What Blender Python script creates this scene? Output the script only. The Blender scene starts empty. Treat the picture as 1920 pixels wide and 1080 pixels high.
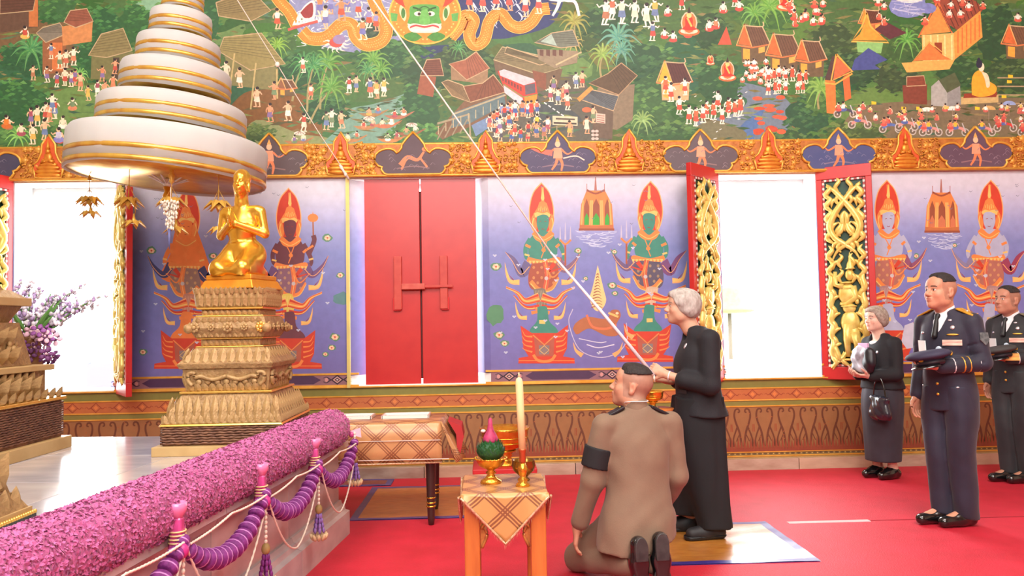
import bpy, bmesh, math, random
import numpy as np
from mathutils import Vector, Matrix
from mathutils.bvhtree import BVHTree
random.seed(7); rng = np.random.default_rng(7)
PI = math.pi
scene = bpy.context.scene
COL = scene.collection

# ---------------------------------------------------------------- camera, sky, lamps, exposure
EYE = np.array([0, 0, 1.40]); FPX = 1454.4
YAW, PITCH, ROLL = .03298, .04678, -.01769
_r = np.array([math.cos(YAW), -math.sin(YAW), 0.]); _f = np.array([math.sin(YAW), math.cos(YAW), 0.]); _u = np.array([0, 0, 1.])
_f2 = _f*math.cos(PITCH)+_u*math.sin(PITCH); _u2 = _u*math.cos(PITCH)-_f*math.sin(PITCH)
CR = _r*math.cos(ROLL)+_u2*math.sin(ROLL); CU = _u2*math.cos(ROLL)-_r*math.sin(ROLL); CF = _f2
cam = bpy.data.cameras.new('camera'); camo = bpy.data.objects.new('camera', cam); COL.objects.link(camo)
cam.sensor_width = 36; cam.lens = 36*FPX/1920; cam.clip_end = 200; cam.clip_start = .05
M = Matrix(((CR[0], CU[0], -CF[0], EYE[0]), (CR[1], CU[1], -CF[1], EYE[1]), (CR[2], CU[2], -CF[2], EYE[2]), (0, 0, 0, 1)))
camo.matrix_world = M; scene.camera = camo

scene.view_settings.view_transform = 'Standard'; scene.view_settings.look = 'None'
scene.view_settings.gamma = 1; scene.view_settings.use_curve_mapping = False
scene.view_settings.exposure = 0.0
scene.cycles.use_denoising = True
scene.cycles.max_bounces = 6; scene.cycles.diffuse_bounces = 3; scene.cycles.glossy_bounces = 3
scene.cycles.transparent_max_bounces = 8; scene.cycles.caustics_reflective = True; scene.cycles.blur_glossy = 1.0; scene.cycles.sample_clamp_indirect = 8; scene.cycles.caustics_refractive = False
world = bpy.data.worlds.new('sky'); scene.world = world; world.use_nodes = True
_bg = world.node_tree.nodes['Background']; _bg.inputs[0].default_value = (.93, .97, 1, 1); _bg.inputs[1].default_value = 13.0

def area(name, loc, target, sx, sy, power, color=(1, 1, 1), portal=False):
    l = bpy.data.lights.new(name, 'AREA'); l.shape = 'RECTANGLE'; l.size = sx; l.size_y = sy; l.energy = power; l.color = color
    o = bpy.data.objects.new(name, l); COL.objects.link(o); o.location = loc
    o.rotation_euler = (Vector(target)-Vector(loc)).to_track_quat('-Z', 'Y').to_euler()
    if portal: l.cycles.is_portal = True
    return o
# soft fill lamps added unseen, over and behind the photographer
area('fill_lamp', (-2.2, 1.0, 6.6), (-2.2, 3.2, 0), 3.0, 2.5, 340, (1, .96, .9))
area('fill_lamp', (2.6, 1.0, 6.6), (2.6, 3.2, 0), 3.0, 2.5, 340, (1, .96, .9))
area('fill_lamp', (0, -4.2, 5.2), (0, 7.3, 2.0), 6.0, 2.5, 640, (1, .97, .92))  # frontal fill added below the ceiling, aimed at the painted wall
# portals guiding sky light through the two open windows
area('window_portal', (-3.9, 7.72, 1.83), (-3.9, 0, 1.83), .95, 1.95, 1, portal=True)
area('window_portal', (2.70, 7.72, 1.83), (2.70, 0, 1.83), .95, 1.95, 1, portal=True)

# ---------------------------------------------------------------- pixel helpers (real planes in the hall)
def ray(px, py): return CF*FPX+CR*(px-960)-CU*(py-540)
def P(px, py, Y):
    d = ray(px, py); return Vector(EYE+d*(Y/d[1]))
def G(px, py, Z=0.):
    d = ray(px, py); return Vector(EYE+d*((Z-1.40)/d[2]))
WALL = 7.30
def wz(px, py): p = P(px, py, WALL); return p.x, p.z

# ---------------------------------------------------------------- materials
def lin(c):
    c = [v/255. for v in c[:3]]
    return tuple(v/12.92 if v <= .04045 else ((v+.055)/1.055)**2.4 for v in c)+(1.,)
MATS = {}
def mat(name, color=(200, 200, 200), rough=.6, metal=0, noise=None, nscale=20, namt=.15, bump=0, bscale=60, coat=0, coat_rough=.1, attr=False,
        stretch=(1, 1, 1), sheen=0, spec=.5, trans=0, alpha=1, kind='noise', emis=0):
    if name in MATS: return MATS[name]
    m = bpy.data.materials.new(name); m.use_nodes = True; MATS[name] = m
    nt = m.node_tree; N = nt.nodes; L = nt.links; b = N['Principled BSDF']
    b.inputs['Roughness'].default_value = rough; b.inputs['Metallic'].default_value = metal
    b.inputs['Coat Weight'].default_value = coat; b.inputs['Coat Roughness'].default_value = coat_rough
    b.inputs['Specular IOR Level'].default_value = spec; b.inputs['Sheen Weight'].default_value = sheen
    b.inputs['Transmission Weight'].default_value = trans; b.inputs['Alpha'].default_value = alpha
    c = lin(color)
    tc = N.new('ShaderNodeTexCoord'); mp = N.new('ShaderNodeMapping'); mp.inputs['Scale'].default_value = stretch
    L.new(tc.outputs['Object'], mp.inputs[0])
    def tex(sc, det=4):
        if kind == 'voronoi':
            t = N.new('ShaderNodeTexVoronoi'); t.inputs['Scale'].default_value = sc; L.new(mp.outputs[0], t.inputs['Vector']); return t.outputs['Distance']
        if kind == 'wave':
            t = N.new('ShaderNodeTexWave'); t.inputs['Scale'].default_value = sc; t.inputs['Distortion'].default_value = 3; t.inputs['Detail'].default_value = 3
            L.new(mp.outputs[0], t.inputs['Vector']); return t.outputs['Fac']
        t = N.new('ShaderNodeTexNoise'); t.inputs['Scale'].default_value = sc; t.inputs['Detail'].default_value = det
        L.new(mp.outputs[0], t.inputs['Vector']); return t.outputs['Fac']
    src = None
    if attr:
        a = N.new('ShaderNodeAttribute'); a.attribute_name = 'paint'; src = a.outputs['Color']
    if noise is not None or attr:
        ramp = N.new('ShaderNodeValToRGB'); ramp.color_ramp.elements[0].position = .3; ramp.color_ramp.elements[1].position = .7
        L.new(tex(nscale), ramp.inputs[0])
        if attr:
            lo = 1-namt; ramp.color_ramp.elements[0].color = (lo, lo, lo, 1); ramp.color_ramp.elements[1].color = (1+namt, 1+namt, 1+namt, 1)
            mx = N.new('ShaderNodeMix'); mx.data_type = 'RGBA'; mx.blend_type = 'MULTIPLY'; mx.inputs[0].default_value = 1
            L.new(src, mx.inputs[6]); L.new(ramp.outputs[0], mx.inputs[7]); src = mx.outputs[2]
        else:
            ramp.color_ramp.elements[0].color = c; ramp.color_ramp.elements[1].color = lin(noise); src = ramp.outputs[0]
    if src is not None: L.new(src, b.inputs['Base Color'])
    else: b.inputs['Base Color'].default_value = c
    if bump:
        bp = N.new('ShaderNodeBump'); bp.inputs['Strength'].default_value = bump; bp.inputs['Distance'].default_value = .01
        L.new(tex(bscale), bp.inputs['Height']); L.new(bp.outputs[0], b.inputs['Normal'])
    if emis:
        b.inputs['Emission Color'].default_value = c; b.inputs['Emission Strength'].default_value = emis
    return m

# ---------------------------------------------------------------- objects
def tag(o, label=None, cat=None, group=None, kind=None):
    if label: o['label'] = label
    if cat: o['category'] = cat
    if group: o['group'] = group
    if kind: o['kind'] = kind
    return o
def link(name, me, m=None, parent=None, loc=None):
    o = bpy.data.objects.new(name, me); COL.objects.link(o)
    if m is not None:
        for k in (m if isinstance(m, (list, tuple)) else [m]): me.materials.append(k)
    if parent is not None: o.parent = parent
    if loc is not None: o.location = loc
    return o
def empty(name, loc=(0, 0, 0), rz=0, label=None, cat=None, group=None, kind=None):
    o = bpy.data.objects.new(name, None); COL.objects.link(o); o.location = loc; o.rotation_euler = (0, 0, rz); o.empty_display_size = .1
    return tag(o, label, cat, group, kind)
def copy_tree(o, parent=None, loc=None, rz=None):
    kids = [c for c in ALLCH(o)]
    c = o.copy(); COL.objects.link(c)
    if parent is not None: c.parent = parent
    if loc is not None: c.location = loc
    if rz is not None: c.rotation_euler = (0, 0, rz)
    for k in kids: copy_tree(k, c)
    return c
def ALLCH(o): return [x for x in COL.objects if x.parent is o or x.parent == o]

class MB:
    """collects simple shapes and links them as one mesh"""
    def __init__(s): s.v = []; s.f = []; s.mi = []; s.sm = []
    def add(s, vs, fs, mi=0, smooth=False):
        k = len(s.v); s.v += [tuple(v) for v in vs]; s.f += [tuple(i+k for i in f) for f in fs]; s.mi += [mi]*len(fs); s.sm += [smooth]*len(fs); return s
    def box(s, c, d, mi=0, R=None, taper=(1, 1)):
        x, y, z = d[0]/2, d[1]/2, d[2]/2; tx, ty = taper
        vs = [Vector(q) for q in ((-x, -y, -z), (x, -y, -z), (x, y, -z), (-x, y, -z), (-x*tx, -y*ty, z), (x*tx, -y*ty, z), (x*tx, y*ty, z), (-x*tx, y*ty, z))]
        if R is not None: vs = [R@v for v in vs]
        vs = [v+Vector(c) for v in vs]
        return s.add(vs, [(0, 3, 2, 1), (4, 5, 6, 7), (0, 1, 5, 4), (1, 2, 6, 5), (2, 3, 7, 6), (3, 0, 4, 7)], mi)
    def bb(s, x0, x1, y0, y1, z0, z1, mi=0): return s.box(((x0+x1)/2, (y0+y1)/2, (z0+z1)/2), (x1-x0, y1-y0, z1-z0), mi)
    def lathe(s, prof, n=24, c=(0, 0, 0), mi=0, R=None, sx=1, sy=1, smooth=True):
        vs = []; fs = []; m = len(prof)
        for i in range(n):
            a = 2*PI*i/n
            for r, z in prof:
                v = Vector((r*math.cos(a)*sx, r*math.sin(a)*sy, z))
                if R is not None: v = R@v
                vs.append(v+Vector(c))
        for i in range(n):
            j = (i+1) % n
            for k in range(m-1): fs.append((i*m+k, j*m+k, j*m+k+1, i*m+k+1))
        if prof[0][0] > 1e-5: fs.append(tuple(i*m for i in reversed(range(n))))
        if prof[-1][0] > 1e-5: fs.append(tuple(i*m+m-1 for i in range(n)))
        return s.add(vs, fs, mi, smooth)
    def tube(s, pts, r, n=8, mi=0, flat=1.0, up=(0, 0, 1), cap=True, smooth=True):
        pts = [Vector(p) for p in pts]; m = len(pts); rs = list(r) if isinstance(r, (list, tuple, np.ndarray)) else [r]*m
        vs = []; fs = []; u = Vector(up)
        for i, p in enumerate(pts):
            t = (pts[min(i+1, m-1)]-pts[max(i-1, 0)])
            if t.length < 1e-9: t = Vector((0, 0, 1))
            t.normalize(); a = t.cross(u)
            if a.length < 1e-3: a = t.cross(Vector((1, 0, 0)))
            a.normalize(); b = a.cross(t)
            for k in range(n):
                w = 2*PI*k/n; vs.append(p+a*(math.cos(w)*rs[i])+b*(math.sin(w)*rs[i]*flat))
        for i in range(m-1):
            for k in range(n):
                l = (k+1) % n; fs.append((i*n+k, i*n+l, (i+1)*n+l, (i+1)*n+k))
        if cap: fs.append(tuple(reversed(range(n)))); fs.append(tuple((m-1)*n+k for k in range(n)))
        return s.add(vs, fs, mi, smooth)
    def ell(s, c, r, n=10, m=6, mi=0, R=None):
        prof = [(math.sin(PI*k/m), -math.cos(PI*k/m)) for k in range(m+1)]
        vs = []; fs = []
        vs.append(Vector((0, 0, -1)))
        for k in range(1, m):
            for i in range(n):
                a = 2*PI*i/n; vs.append(Vector((prof[k][0]*math.cos(a), prof[k][0]*math.sin(a), prof[k][1])))
        vs.append(Vector((0, 0, 1)))
        for i in range(n): fs.append((0, 1+(i+1) % n, 1+i))
        for k in range(m-2):
            for i in range(n):
                j = (i+1) % n; fs.append((1+k*n+i, 1+k*n+j, 1+(k+1)*n+j, 1+(k+1)*n+i))
        T = len(vs)-1
        for i in range(n): fs.append((T, 1+(m-2)*n+i, 1+(m-2)*n+(i+1) % n))
        rr = Vector(r)
        vs = [Vector((v.x*rr.x, v.y*rr.y, v.z*rr.z)) for v in vs]
        if R is not None: vs = [R@v for v in vs]
        return s.add([v+Vector(c) for v in vs], fs, mi, True)
    def prism(s, poly, axis, a, b, mi=0):
        """polygon (2D) extruded along axis 'x','y' or 'z' from a to b"""
        def q(p, t): return {'x': (t, p[0], p[1]), 'y': (p[0], t, p[1]), 'z': (p[0], p[1], t)}[axis]
        n = len(poly); vs = [q(p, a) for p in poly]+[q(p, b) for p in poly]
        fs = [tuple(range(n)), tuple(reversed(range(n, 2*n)))]+[(i, i+n, (i+1) % n+n, (i+1) % n) for i in range(n)]
        return s.add(vs, fs, mi)
    def mesh(s, name):
        me = bpy.data.meshes.new(name); me.from_pydata(s.v, [], s.f); me.polygons.foreach_set('material_index', s.mi); me.polygons.foreach_set('use_smooth', s.sm); me.update()
        bm = bmesh.new(); bm.from_mesh(me); bmesh.ops.recalc_face_normals(bm, faces=bm.faces); bm.to_mesh(me); bm.free()
        return me
    def build(s, name, m, parent=None, loc=None, bevel=0):
        o = link(name, s.mesh(name), m, parent, loc)
        if bevel:
            md = o.modifiers.new('edge', 'BEVEL'); md.width = bevel; md.segments = 2; md.limit_method = 'ANGLE'
        return o

def crom(pts, n=8):
    """Catmull-Rom through points of any dimension"""
    p = np.array(pts, float); p = np.vstack([2*p[0]-p[1], p, 2*p[-1]-p[-2]]); out = []
    for i in range(1, len(p)-2):
        for k in range(n):
            t = k/n; a, b, c, d = p[i-1], p[i], p[i+1], p[i+2]
            out.append(.5*((2*b)+(c-a)*t+(2*a-5*b+4*c-d)*t*t+(3*b-a-3*c+d)*t**3))
    out.append(p[-2]); return np.array(out)

# ---------------------------------------------------------------- flat painted pictures: polygons with their own colour, each a hair above the last
class Painter:
    def __init__(s, mapf, normal=(0, -1, 0), step=.00003):
        s.mapf = mapf; s.n = Vector(normal); s.step = step; s.v = []; s.f = []; s.c = []; s.bb = np.zeros((20000, 5)); s.k = 0
    def poly(s, pts, col, cols=None):
        pts = np.asarray(pts, float)
        if len(pts) < 3: return
        x0, y0 = pts.min(0); x1, y1 = pts.max(0); B = s.bb[:s.k]
        hit = (B[:, 0] < x1) & (B[:, 2] > x0) & (B[:, 1] < y1) & (B[:, 3] > y0) if s.k else np.zeros(0, bool)
        lay = 1+(B[hit, 4].max() if hit.any() else 0)
        if s.k >= len(s.bb): s.bb = np.vstack([s.bb, np.zeros((10000, 5))])
        s.bb[s.k] = (x0, y0, x1, y1, lay); s.k += 1
        k = len(s.v); off = s.n*(lay*s.step)
        for i, p in enumerate(pts):
            s.v.append(Vector(s.mapf(p[0], p[1]))+off); s.c.append(lin(cols[i] if cols is not None else col))
        s.f.append(tuple(range(k, k+len(pts))))
    def ell(s, cx, cy, rx, ry, col, n=12, a0=0, a1=2*PI, rot=0):
        t = np.linspace(a0, a1, n, endpoint=abs(a1-a0) < 6.2); x = rx*np.cos(t); y = ry*np.sin(t); c, d = math.cos(rot), math.sin(rot)
        s.poly(np.stack([cx+x*c-y*d, cy+x*d+y*c], 1), col)
    def blob(s, cx, cy, rx, ry, col, n=14, jit=.18, r=random):
        s.poly([(cx+rx*math.cos(t)*(1+r.uniform(-jit, jit)), cy+ry*math.sin(t)*(1+r.uniform(-jit, jit))) for t in [2*PI*i/n for i in range(n)]], col)
    def line(s, pts, w, col, smooth=0, w1=None):
        p = crom(pts, smooth) if smooth and len(pts) > 2 else np.array(pts, float)
        w1 = w if w1 is None else w1; n = len(p)
        if n < 2: return
        t = np.gradient(p, axis=0); t /= (np.linalg.norm(t, axis=1, keepdims=True)+1e-9); q = np.stack([-t[:, 1], t[:, 0]], 1)
        ww = np.linspace(w, w1, n)[:, None]/2
        a, b = p+q*ww, p-q*ww
        s.strip(a, b, col)
    def strip(s, a, b, col):
        # one layer for a whole ribbon
        al = np.vstack([a, b[::-1]]); x0, y0 = al.min(0); x1, y1 = al.max(0); B = s.bb[:s.k]
        hit = (B[:, 0] < x1) & (B[:, 2] > x0) & (B[:, 1] < y1) & (B[:, 3] > y0) if s.k else np.zeros(0, bool)
        lay = 1+(B[hit, 4].max() if hit.any() else 0)
        if s.k >= len(s.bb): s.bb = np.vstack([s.bb, np.zeros((10000, 5))])
        s.bb[s.k] = (x0, y0, x1, y1, lay); s.k += 1
        k = len(s.v); off = s.n*(lay*s.step); n = len(a); c = lin(col)
        for p in list(a)+list(b): s.v.append(Vector(s.mapf(p[0], p[1]))+off); s.c.append(c)
        for i in range(n-1): s.f.append((k+i, k+i+1, k+n+i+1, k+n+i))
    def flame(s, pts, w, col, out=None):
        """tapering curl"""
        if out: s.line(pts, w+1.6, out, 6, 1.2)
        s.line(pts, w, col, 6, .4)
    def build(s, name, m, parent=None):
        me = bpy.data.meshes.new(name); me.from_pydata([tuple(v) for v in s.v], [], s.f)
        a = me.attributes.new('paint', 'FLOAT_COLOR', 'POINT'); a.data.foreach_set('color', np.array(s.c, np.float32).ravel()); me.update()
        return link(name, me, m, parent)
PAINT = mat('mural_paint', rough=.55, attr=True, nscale=30, namt=.13)
PAINT2 = mat('panel_paint', rough=.5, attr=True, nscale=14, namt=.06)
GOLD = mat('gilding', (225, 170, 55), .38, .75, noise=(205, 135, 35), nscale=25, bump=.25, bscale=40)
GOLDL = mat('gold_line', (240, 190, 90), .4, .35, noise=(220, 155, 55), nscale=10)
# ---------------------------------------------------------------- the hall: back wall with three window openings
WHITEP = mat('white_plaster', (235, 235, 235), .7)
CREAM = mat('cream_plaster', (225, 215, 190), .7)
WIN = [(-4.36, -3.44), (-1.14, -.09), (2.24, 3.17)]
ZS, ZT = .857, 2.79
wb = MB()
wb.bb(-9, 9, WALL, 7.66, -.02, ZS); wb.bb(-9, 9, WALL, 7.66, ZT, 7.0)
for a, b in ((-9, -4.36), (-3.44, -1.29), (.03, 2.24), (3.17, 9)): wb.bb(a, b, WALL, 7.66, ZS, ZT)
wb.prism([(-1.29, WALL), (-1.13, 7.44), (-1.13, 7.66), (-1.29, 7.66)], 'z', ZS, ZT)
wb.prism([(.03, WALL), (.03, 7.66), (-.10, 7.66), (-.10, 7.44), (-.03, 7.33)], 'z', ZS, ZT)
wall_back = tag(wb.build('wall_back', WHITEP), kind='structure')
for nm, s in (('wall_left', (-9.2, -9, -8, 7.66)), ('wall_right', (9, 9.2, -8, 7.66)), ('wall_front', (-9.2, 9.2, -8.2, -8))):
    tag(MB().bb(s[0], s[1], s[2], s[3], -.02, 7.0).build(nm, CREAM), kind='structure')
tag(MB().bb(-9.2, 9.2, -8.2, 7.66, 7.0, 7.2).build('ceiling', CREAM), kind='structure')

# ---------------------------------------------------------------- upper mural
mu = Painter(lambda x, y: P(x, y, WALL-.004))
def mix(a, b, t): return tuple(a[i]*(1-t)+b[i]*t for i in range(3))
def jit(c, d=14): k = random.uniform(-d, d); return tuple(max(0, min(255, v+k+random.uniform(-d/3, d/3))) for v in c)
GR = [(58, 104, 52), (74, 120, 58), (44, 92, 58), (92, 128, 66), (50, 98, 72), (86, 106, 52)]
mu.poly([(-260, -180), (2200, -190), (2200, 300), (-260, 310)], (72, 108, 58))
for i in range(150):
    x, y = random.uniform(-200, 2150), random.uniform(-150, 270)
    mu.blob(x, y, random.uniform(30, 85), random.uniform(16, 42), jit(random.choice(GR), 12), 16, .25)
def patch(pts, col): mu.poly(crom(pts+[pts[0]], 5)[:-1], col)
# ground, water, roads
patch([(95, 170), (190, 160), (230, 200), (215, 290), (110, 290), (90, 230)], (104, 138, 74))
patch([(0, 20), (110, 0), (180, 60), (170, 140), (60, 140), (-20, 90)], (118, 92, 62))
patch([(425, 205), (470, 170), (560, 175), (600, 215), (590, 275), (470, 280)], (128, 88, 46))
patch([(440, 280), (480, 225), (560, 250), (620, 262), (600, 300), (440, 300)], (140, 150, 100))
patch([(585, 285), (640, 235), (655, 205), (700, 195), (760, 175), (805, 150), (790, 195), (745, 230), (720, 290)], (118, 158, 140))
patch([(250, 5), (320, -10), (420, 5), (400, 30), (300, 30)], (130, 176, 140))
patch([(905, 275), (930, 200), (1000, 170), (1060, 140), (1100, 160), (1140, 250), (1110, 290)], (92, 92, 80))
patch([(985, 210), (1015, 190), (1060, 200), (1090, 230), (1020, 250)], (72, 82, 84))
patch([(1080, 60), (1130, 30), (1210, 90), (1130, 130)], (108, 110, 58))
patch([(1280, 285), (1300, 232), (1370, 215), (1400, 185), (1330, 160), (1360, 150), (1450, 170), (1490, 215), (1450, 285)], (112, 130, 146))
patch([(1360, 285), (1390, 235), (1430, 205), (1425, 225), (1400, 285)], (84, 118, 168))
patch([(1300, 240), (1340, 225), (1400, 250), (1370, 282), (1300, 282)], (116, 116, 86))
patch([(1560, 280), (1600, 210), (1700, 190), (1960, 190), (1990, 285)], (122, 110, 84))
patch([(1380, 0), (1480, -10), (1540, 40), (1480, 90), (1400, 60)], (90, 130, 60))
patch([(535, -40), (560, 60), (640, 95), (745, 92), (735, 0), (740, -40)], (140, 146, 186))
patch([(850, -40), (862, 95), (910, 75), (960, 70), (1040, 40), (1040, -40)], (52, 62, 110))
patch([(720, 70), (780, 85), (860, 85), (905, 100), (850, 110), (760, 105)], (48, 62, 100))
for _ in range(60):
    x, y = random.uniform(545, 735), random.uniform(-30, 85); mu.line([(x, y), (x+random.uniform(-14, 14), y+random.uniform(-5, 8)), (x+random.uniform(-10, 20), y+8)], 2.2, jit((215, 218, 230), 12), 3, .5)
for _ in range(40):
    x = random.uniform(865, 1035); y = random.uniform(-10, 40); mu.line([(x, y), (x+6, y+9), (x+random.uniform(-6, 14), y+16)], 2, jit((220, 225, 240), 8), 3, .5)
BR = [(104, 128, 66), (60, 96, 56), (120, 112, 66), (86, 120, 70), (136, 122, 78), (72, 104, 78), (96, 92, 56), (130, 146, 84)]
for i in range(1500):
    x, y = random.uniform(-60, 1980), random.uniform(-20, 272)
    if 535 < x < 1040 and y < 95: continue
    l = random.uniform(5, 20); a = random.uniform(-.5, .5); mu.poly([(x-l, y-l*a*.5), (x, y-random.uniform(1, 3.5)), (x+l, y+l*a*.5), (x, y+random.uniform(1, 3.5))], jit(random.choice(BR), 14))
def clump(cx, cy, rx, ry, col, n=40, dark=.55):
    mu.blob(cx, cy, rx*.9, ry*.9, mix(col, (34, 62, 44), dark), 22, .2)
    for i in range(n):
        a, r = random.uniform(0, 2*PI), math.sqrt(random.random())*1.12; x, y = cx+rx*r*math.cos(a), cy+ry*r*math.sin(a)
        t = (cy-y)/ry*.35+.35; c = jit(mix(mix(col, (20, 56, 36), .55), mix(col, (170, 205, 110), .35), max(0, min(1, t+random.uniform(-.3, .3)))), 8)
        l = random.uniform(5, 11); d = random.uniform(.2, 1.2) * random.choice((-1, 1))
        mu.poly([(x-l*.7, y+l*.1), (x, y-l*.4), (x+l*.8, y+l*d*.3), (x, y+l*.35)], c)
for c in [(35, 195, 62, 45, (56, 128, 64)), (55, 110, 55, 34, (52, 120, 70)), (195, 60, 48, 52, (48, 124, 62)), (255, 45, 36, 40, (60, 134, 60)), (165, 110, 26, 44, (56, 130, 66)), (110, 20, 40, 28, (84, 150, 76)),
          (395, 20, 22, 60, (60, 134, 70)), (525, 85, 36, 30, (100, 150, 64)), (560, 130, 46, 34, (48, 108, 62)), (610, 205, 44, 26, (44, 104, 60)), (735, 105, 70, 40, (58, 118, 66)), (800, 140, 50, 36, (62, 100, 58)),
          (790, 205, 42, 50, (58, 122, 66)), (790, 255, 60, 20, (84, 158, 76)), (870, 110, 50, 34, (70, 92, 56)), (905, 125, 40, 30, (60, 96, 58)), (1105, 60, 46, 34, (96, 120, 60)), (1150, 40, 60, 36, (56, 100, 60)), (1230, 150, 60, 56, (74, 130, 66)),
          (1210, 215, 60, 44, (92, 146, 72)), (1250, 250, 60, 22, (70, 118, 60)), (1195, 110, 46, 40, (58, 112, 70)), (1345, 150, 44, 50, (60, 118, 66)), (1330, 55, 40, 34, (66, 104, 60)), (1440, 20, 60, 34, (96, 158, 66)),
          (1515, 215, 44, 40, (60, 116, 78)), (1540, 185, 34, 30, (112, 164, 74)), (1560, 80, 50, 44, (84, 104, 58)), (1600, 130, 50, 34, (60, 96, 62)), (1680, 140, 44, 36, (84, 100, 60)), (1700, 90, 40, 40, (96, 140, 66)), (1790, 130, 40, 34, (62, 110, 60)),
          (1875, 70, 46, 66, (56, 100, 60)), (1900, 140, 50, 34, (72, 100, 58)), (1960, 60, 60, 60, (60, 110, 60)), (1475, 262, 40, 20, (80, 120, 70)), (1600, 250, 60, 20, (112, 130, 70)), (330, 30, 40, 30, (90, 150, 90)), (130, 250, 50, 26, (92, 142, 72)),
          (15, 255, 40, 20, (96, 160, 80)), (480, 250, 34, 14, (110, 130, 70)), (700, 60, 40, 20, (70, 84, 76)), (1180, 10, 50, 20, (84, 110, 60))]:
    clump(*c, n=int(c[2]*1.9))
def palm(x, y, r, col, base=None, n=11):
    if base: mu.line([base, ((x+base[0])/2-4, (y+base[1])/2), (x, y)], 4.2, (158, 150, 100), 4, 2.6)
    for i in range(n):
        a = -PI/2+(i-(n-1)/2)*(2*PI/n)*.95; c = jit(col, 16); q = .8+.3*random.random(); px, py = x+r*q*math.cos(a), y+r*q*math.sin(a)+r*.28
        m = (x+r*.55*math.cos(a), y+r*.55*math.sin(a)-r*.1)
        mu.line([(x, y), m, (px, py)], r*.2, c, 4, .5); mu.line([(x, y), m, (px, py)], 1, mix(c, (200, 220, 130), .4), 4, .4)
G1, G2, G3 = (92, 152, 62), (64, 138, 78), (82, 150, 130)
for a in [(570, 118, 30, G2, (548, 190)), (615, 118, 36, G1, (600, 205)), (622, 165, 36, G1, (580, 232)), (588, 122, 34, G2, (576, 210)), (700, 112, 32, G1, (700, 150)), (690, 132, 26, G2, None), (715, 130, 26, G1, None), (1078, 40, 32, (150, 150, 70), (1085, 85)),
          (1160, 70, 40, G3, (1158, 110)), (1130, 102, 30, (132, 168, 80), (1128, 150)), (1165, 95, 30, G3, None), (1540, 165, 34, (120, 170, 74), (1535, 205)), (1445, 12, 40, (110, 170, 70), None), (1415, 25, 30, (96, 160, 66), None), (1700, 75, 30, (90, 160, 70), None),
          (60, 92, 40, (70, 140, 80), None), (1205, 225, 26, (130, 170, 100), None), (150, 140, 20, (110, 176, 90), None), (1075, 82, 22, (170, 160, 90), None), (35, 255, 26, (120, 186, 90), None), (860, 90, 20, G2, None), (520, 85, 24, (120, 170, 60), None)]: palm(*a)
# buildings: a roof, its pale ridge lines, a wall under it
def house(roof, wall, rc, wc, doors=(), dc=(225, 150, 60), ridge=(196, 170, 130)):
    if wall: mu.poly(wall, wc)
    for d in doors: mu.poly([(d[0], d[1]), (d[0]+d[2], d[1]), (d[0]+d[2], d[1]+d[3]), (d[0], d[1]+d[3])], dc)
    mu.poly(roof, rc); q = np.array(roof, float); c = q.mean(0)
    a, b = q[0], q[1]; d, e = q[-1], q[2]
    for t in np.linspace(.12, .88, 7): mu.line([a*(1-t)+d*t, b*(1-t)+e*t], 1, mix(rc, (30, 25, 20), .3))
    mu.line(list(roof)+[roof[0]], 1.8, ridge)
TH, RB, GY = (136, 124, 80), (128, 76, 52), (112, 104, 84)
house([(0, -20), (70, -20), (62, 20), (0, 26)], [(0, 10), (72, 0), (72, 50), (0, 62)], (96, 64, 50), (100, 74, 58), [(54, 0, 17, 50)], (196, 118, 66))
house([(80, 52), (112, 43), (126, 63), (86, 80), (68, 62)], [(80, 72), (124, 66), (124, 135), (80, 140)], (132, 124, 108), (150, 96, 62), [(98, 80, 19, 52)], (206, 118, 66))
house([(132, 20), (163, 16), (175, 40), (142, 52), (120, 42)], [(116, 50), (174, 40), (172, 78), (118, 86)], (150, 88, 66), (206, 138, 84))
house([(190, 64), (231, 53), (248, 95), (200, 108), (166, 104)], [(172, 100), (250, 98), (248, 150), (170, 148)], TH, (118, 116, 72), [(212, 108, 12, 40)], (74, 62, 50))
house([(420, 70), (490, 62), (535, 120), (470, 132), (410, 96)], [(420, 92), (522, 128), (520, 170), (430, 160)], (150, 138, 84), (132, 128, 82))
house([(405, 5), (470, -20), (508, 20), (470, 40), (410, 30)], None, (140, 124, 78), TH)
for p in [((470, 205), (480, 118)), ((520, 185), (519, 130)), ((432, 160), (440, 100))]: mu.line(p, 3, (196, 176, 118))
house([(800, 112), (825, 110), (832, 142), (788, 142)], [(788, 142), (818, 144), (812, 182), (782, 176)], (118, 70, 52), (150, 88, 62))
house([(893, 97), (918, 128), (875, 150), (842, 120), (872, 112)], [(845, 125), (915, 130), (914, 158), (846, 150)], (158, 96, 70), (150, 122, 90))
house([(925, 140), (950, 172), (882, 192), (868, 162), (905, 156)], [(870, 190), (950, 174), (950, 205), (830, 262), (816, 250)], RB, (122, 92, 66))
house([(840, 150), (868, 160), (882, 192), (848, 180), (828, 154)], None, (136, 112, 76), RB)
mu.poly([(848, 212), (945, 176), (948, 196), (880, 232), (846, 240)], (94, 118, 122)); mu.line([(848, 215), (948, 178)], 3, (176, 166, 132)); mu.line([(820, 232), (880, 214), (882, 262)], 4, (160, 150, 120)); mu.poly([(884, 235), (918, 218), (922, 236), (892, 256)], (112, 140, 176))
for i in range(9): mu.line([(822+i*14, 236-i*6), (822+i*14, 252-i*6)], 1.6, (186, 176, 140))
for i in range(4): mu.line([(820+i*14, 262-i*4), (834+i*14, 236-i*4)], 2.4, (150, 140, 112))
house([(942, 88), (1010, 104), (1052, 128), (1010, 140), (925, 112)], [(925, 112), (1055, 130), (1045, 165), (1010, 172), (930, 140)], (128, 118, 84), (112, 92, 70), ridge=(184, 172, 130))
house([(950, 88), (1006, 106), (1040, 116), (1012, 122), (946, 100)], None, (118, 110, 78), GY)
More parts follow.
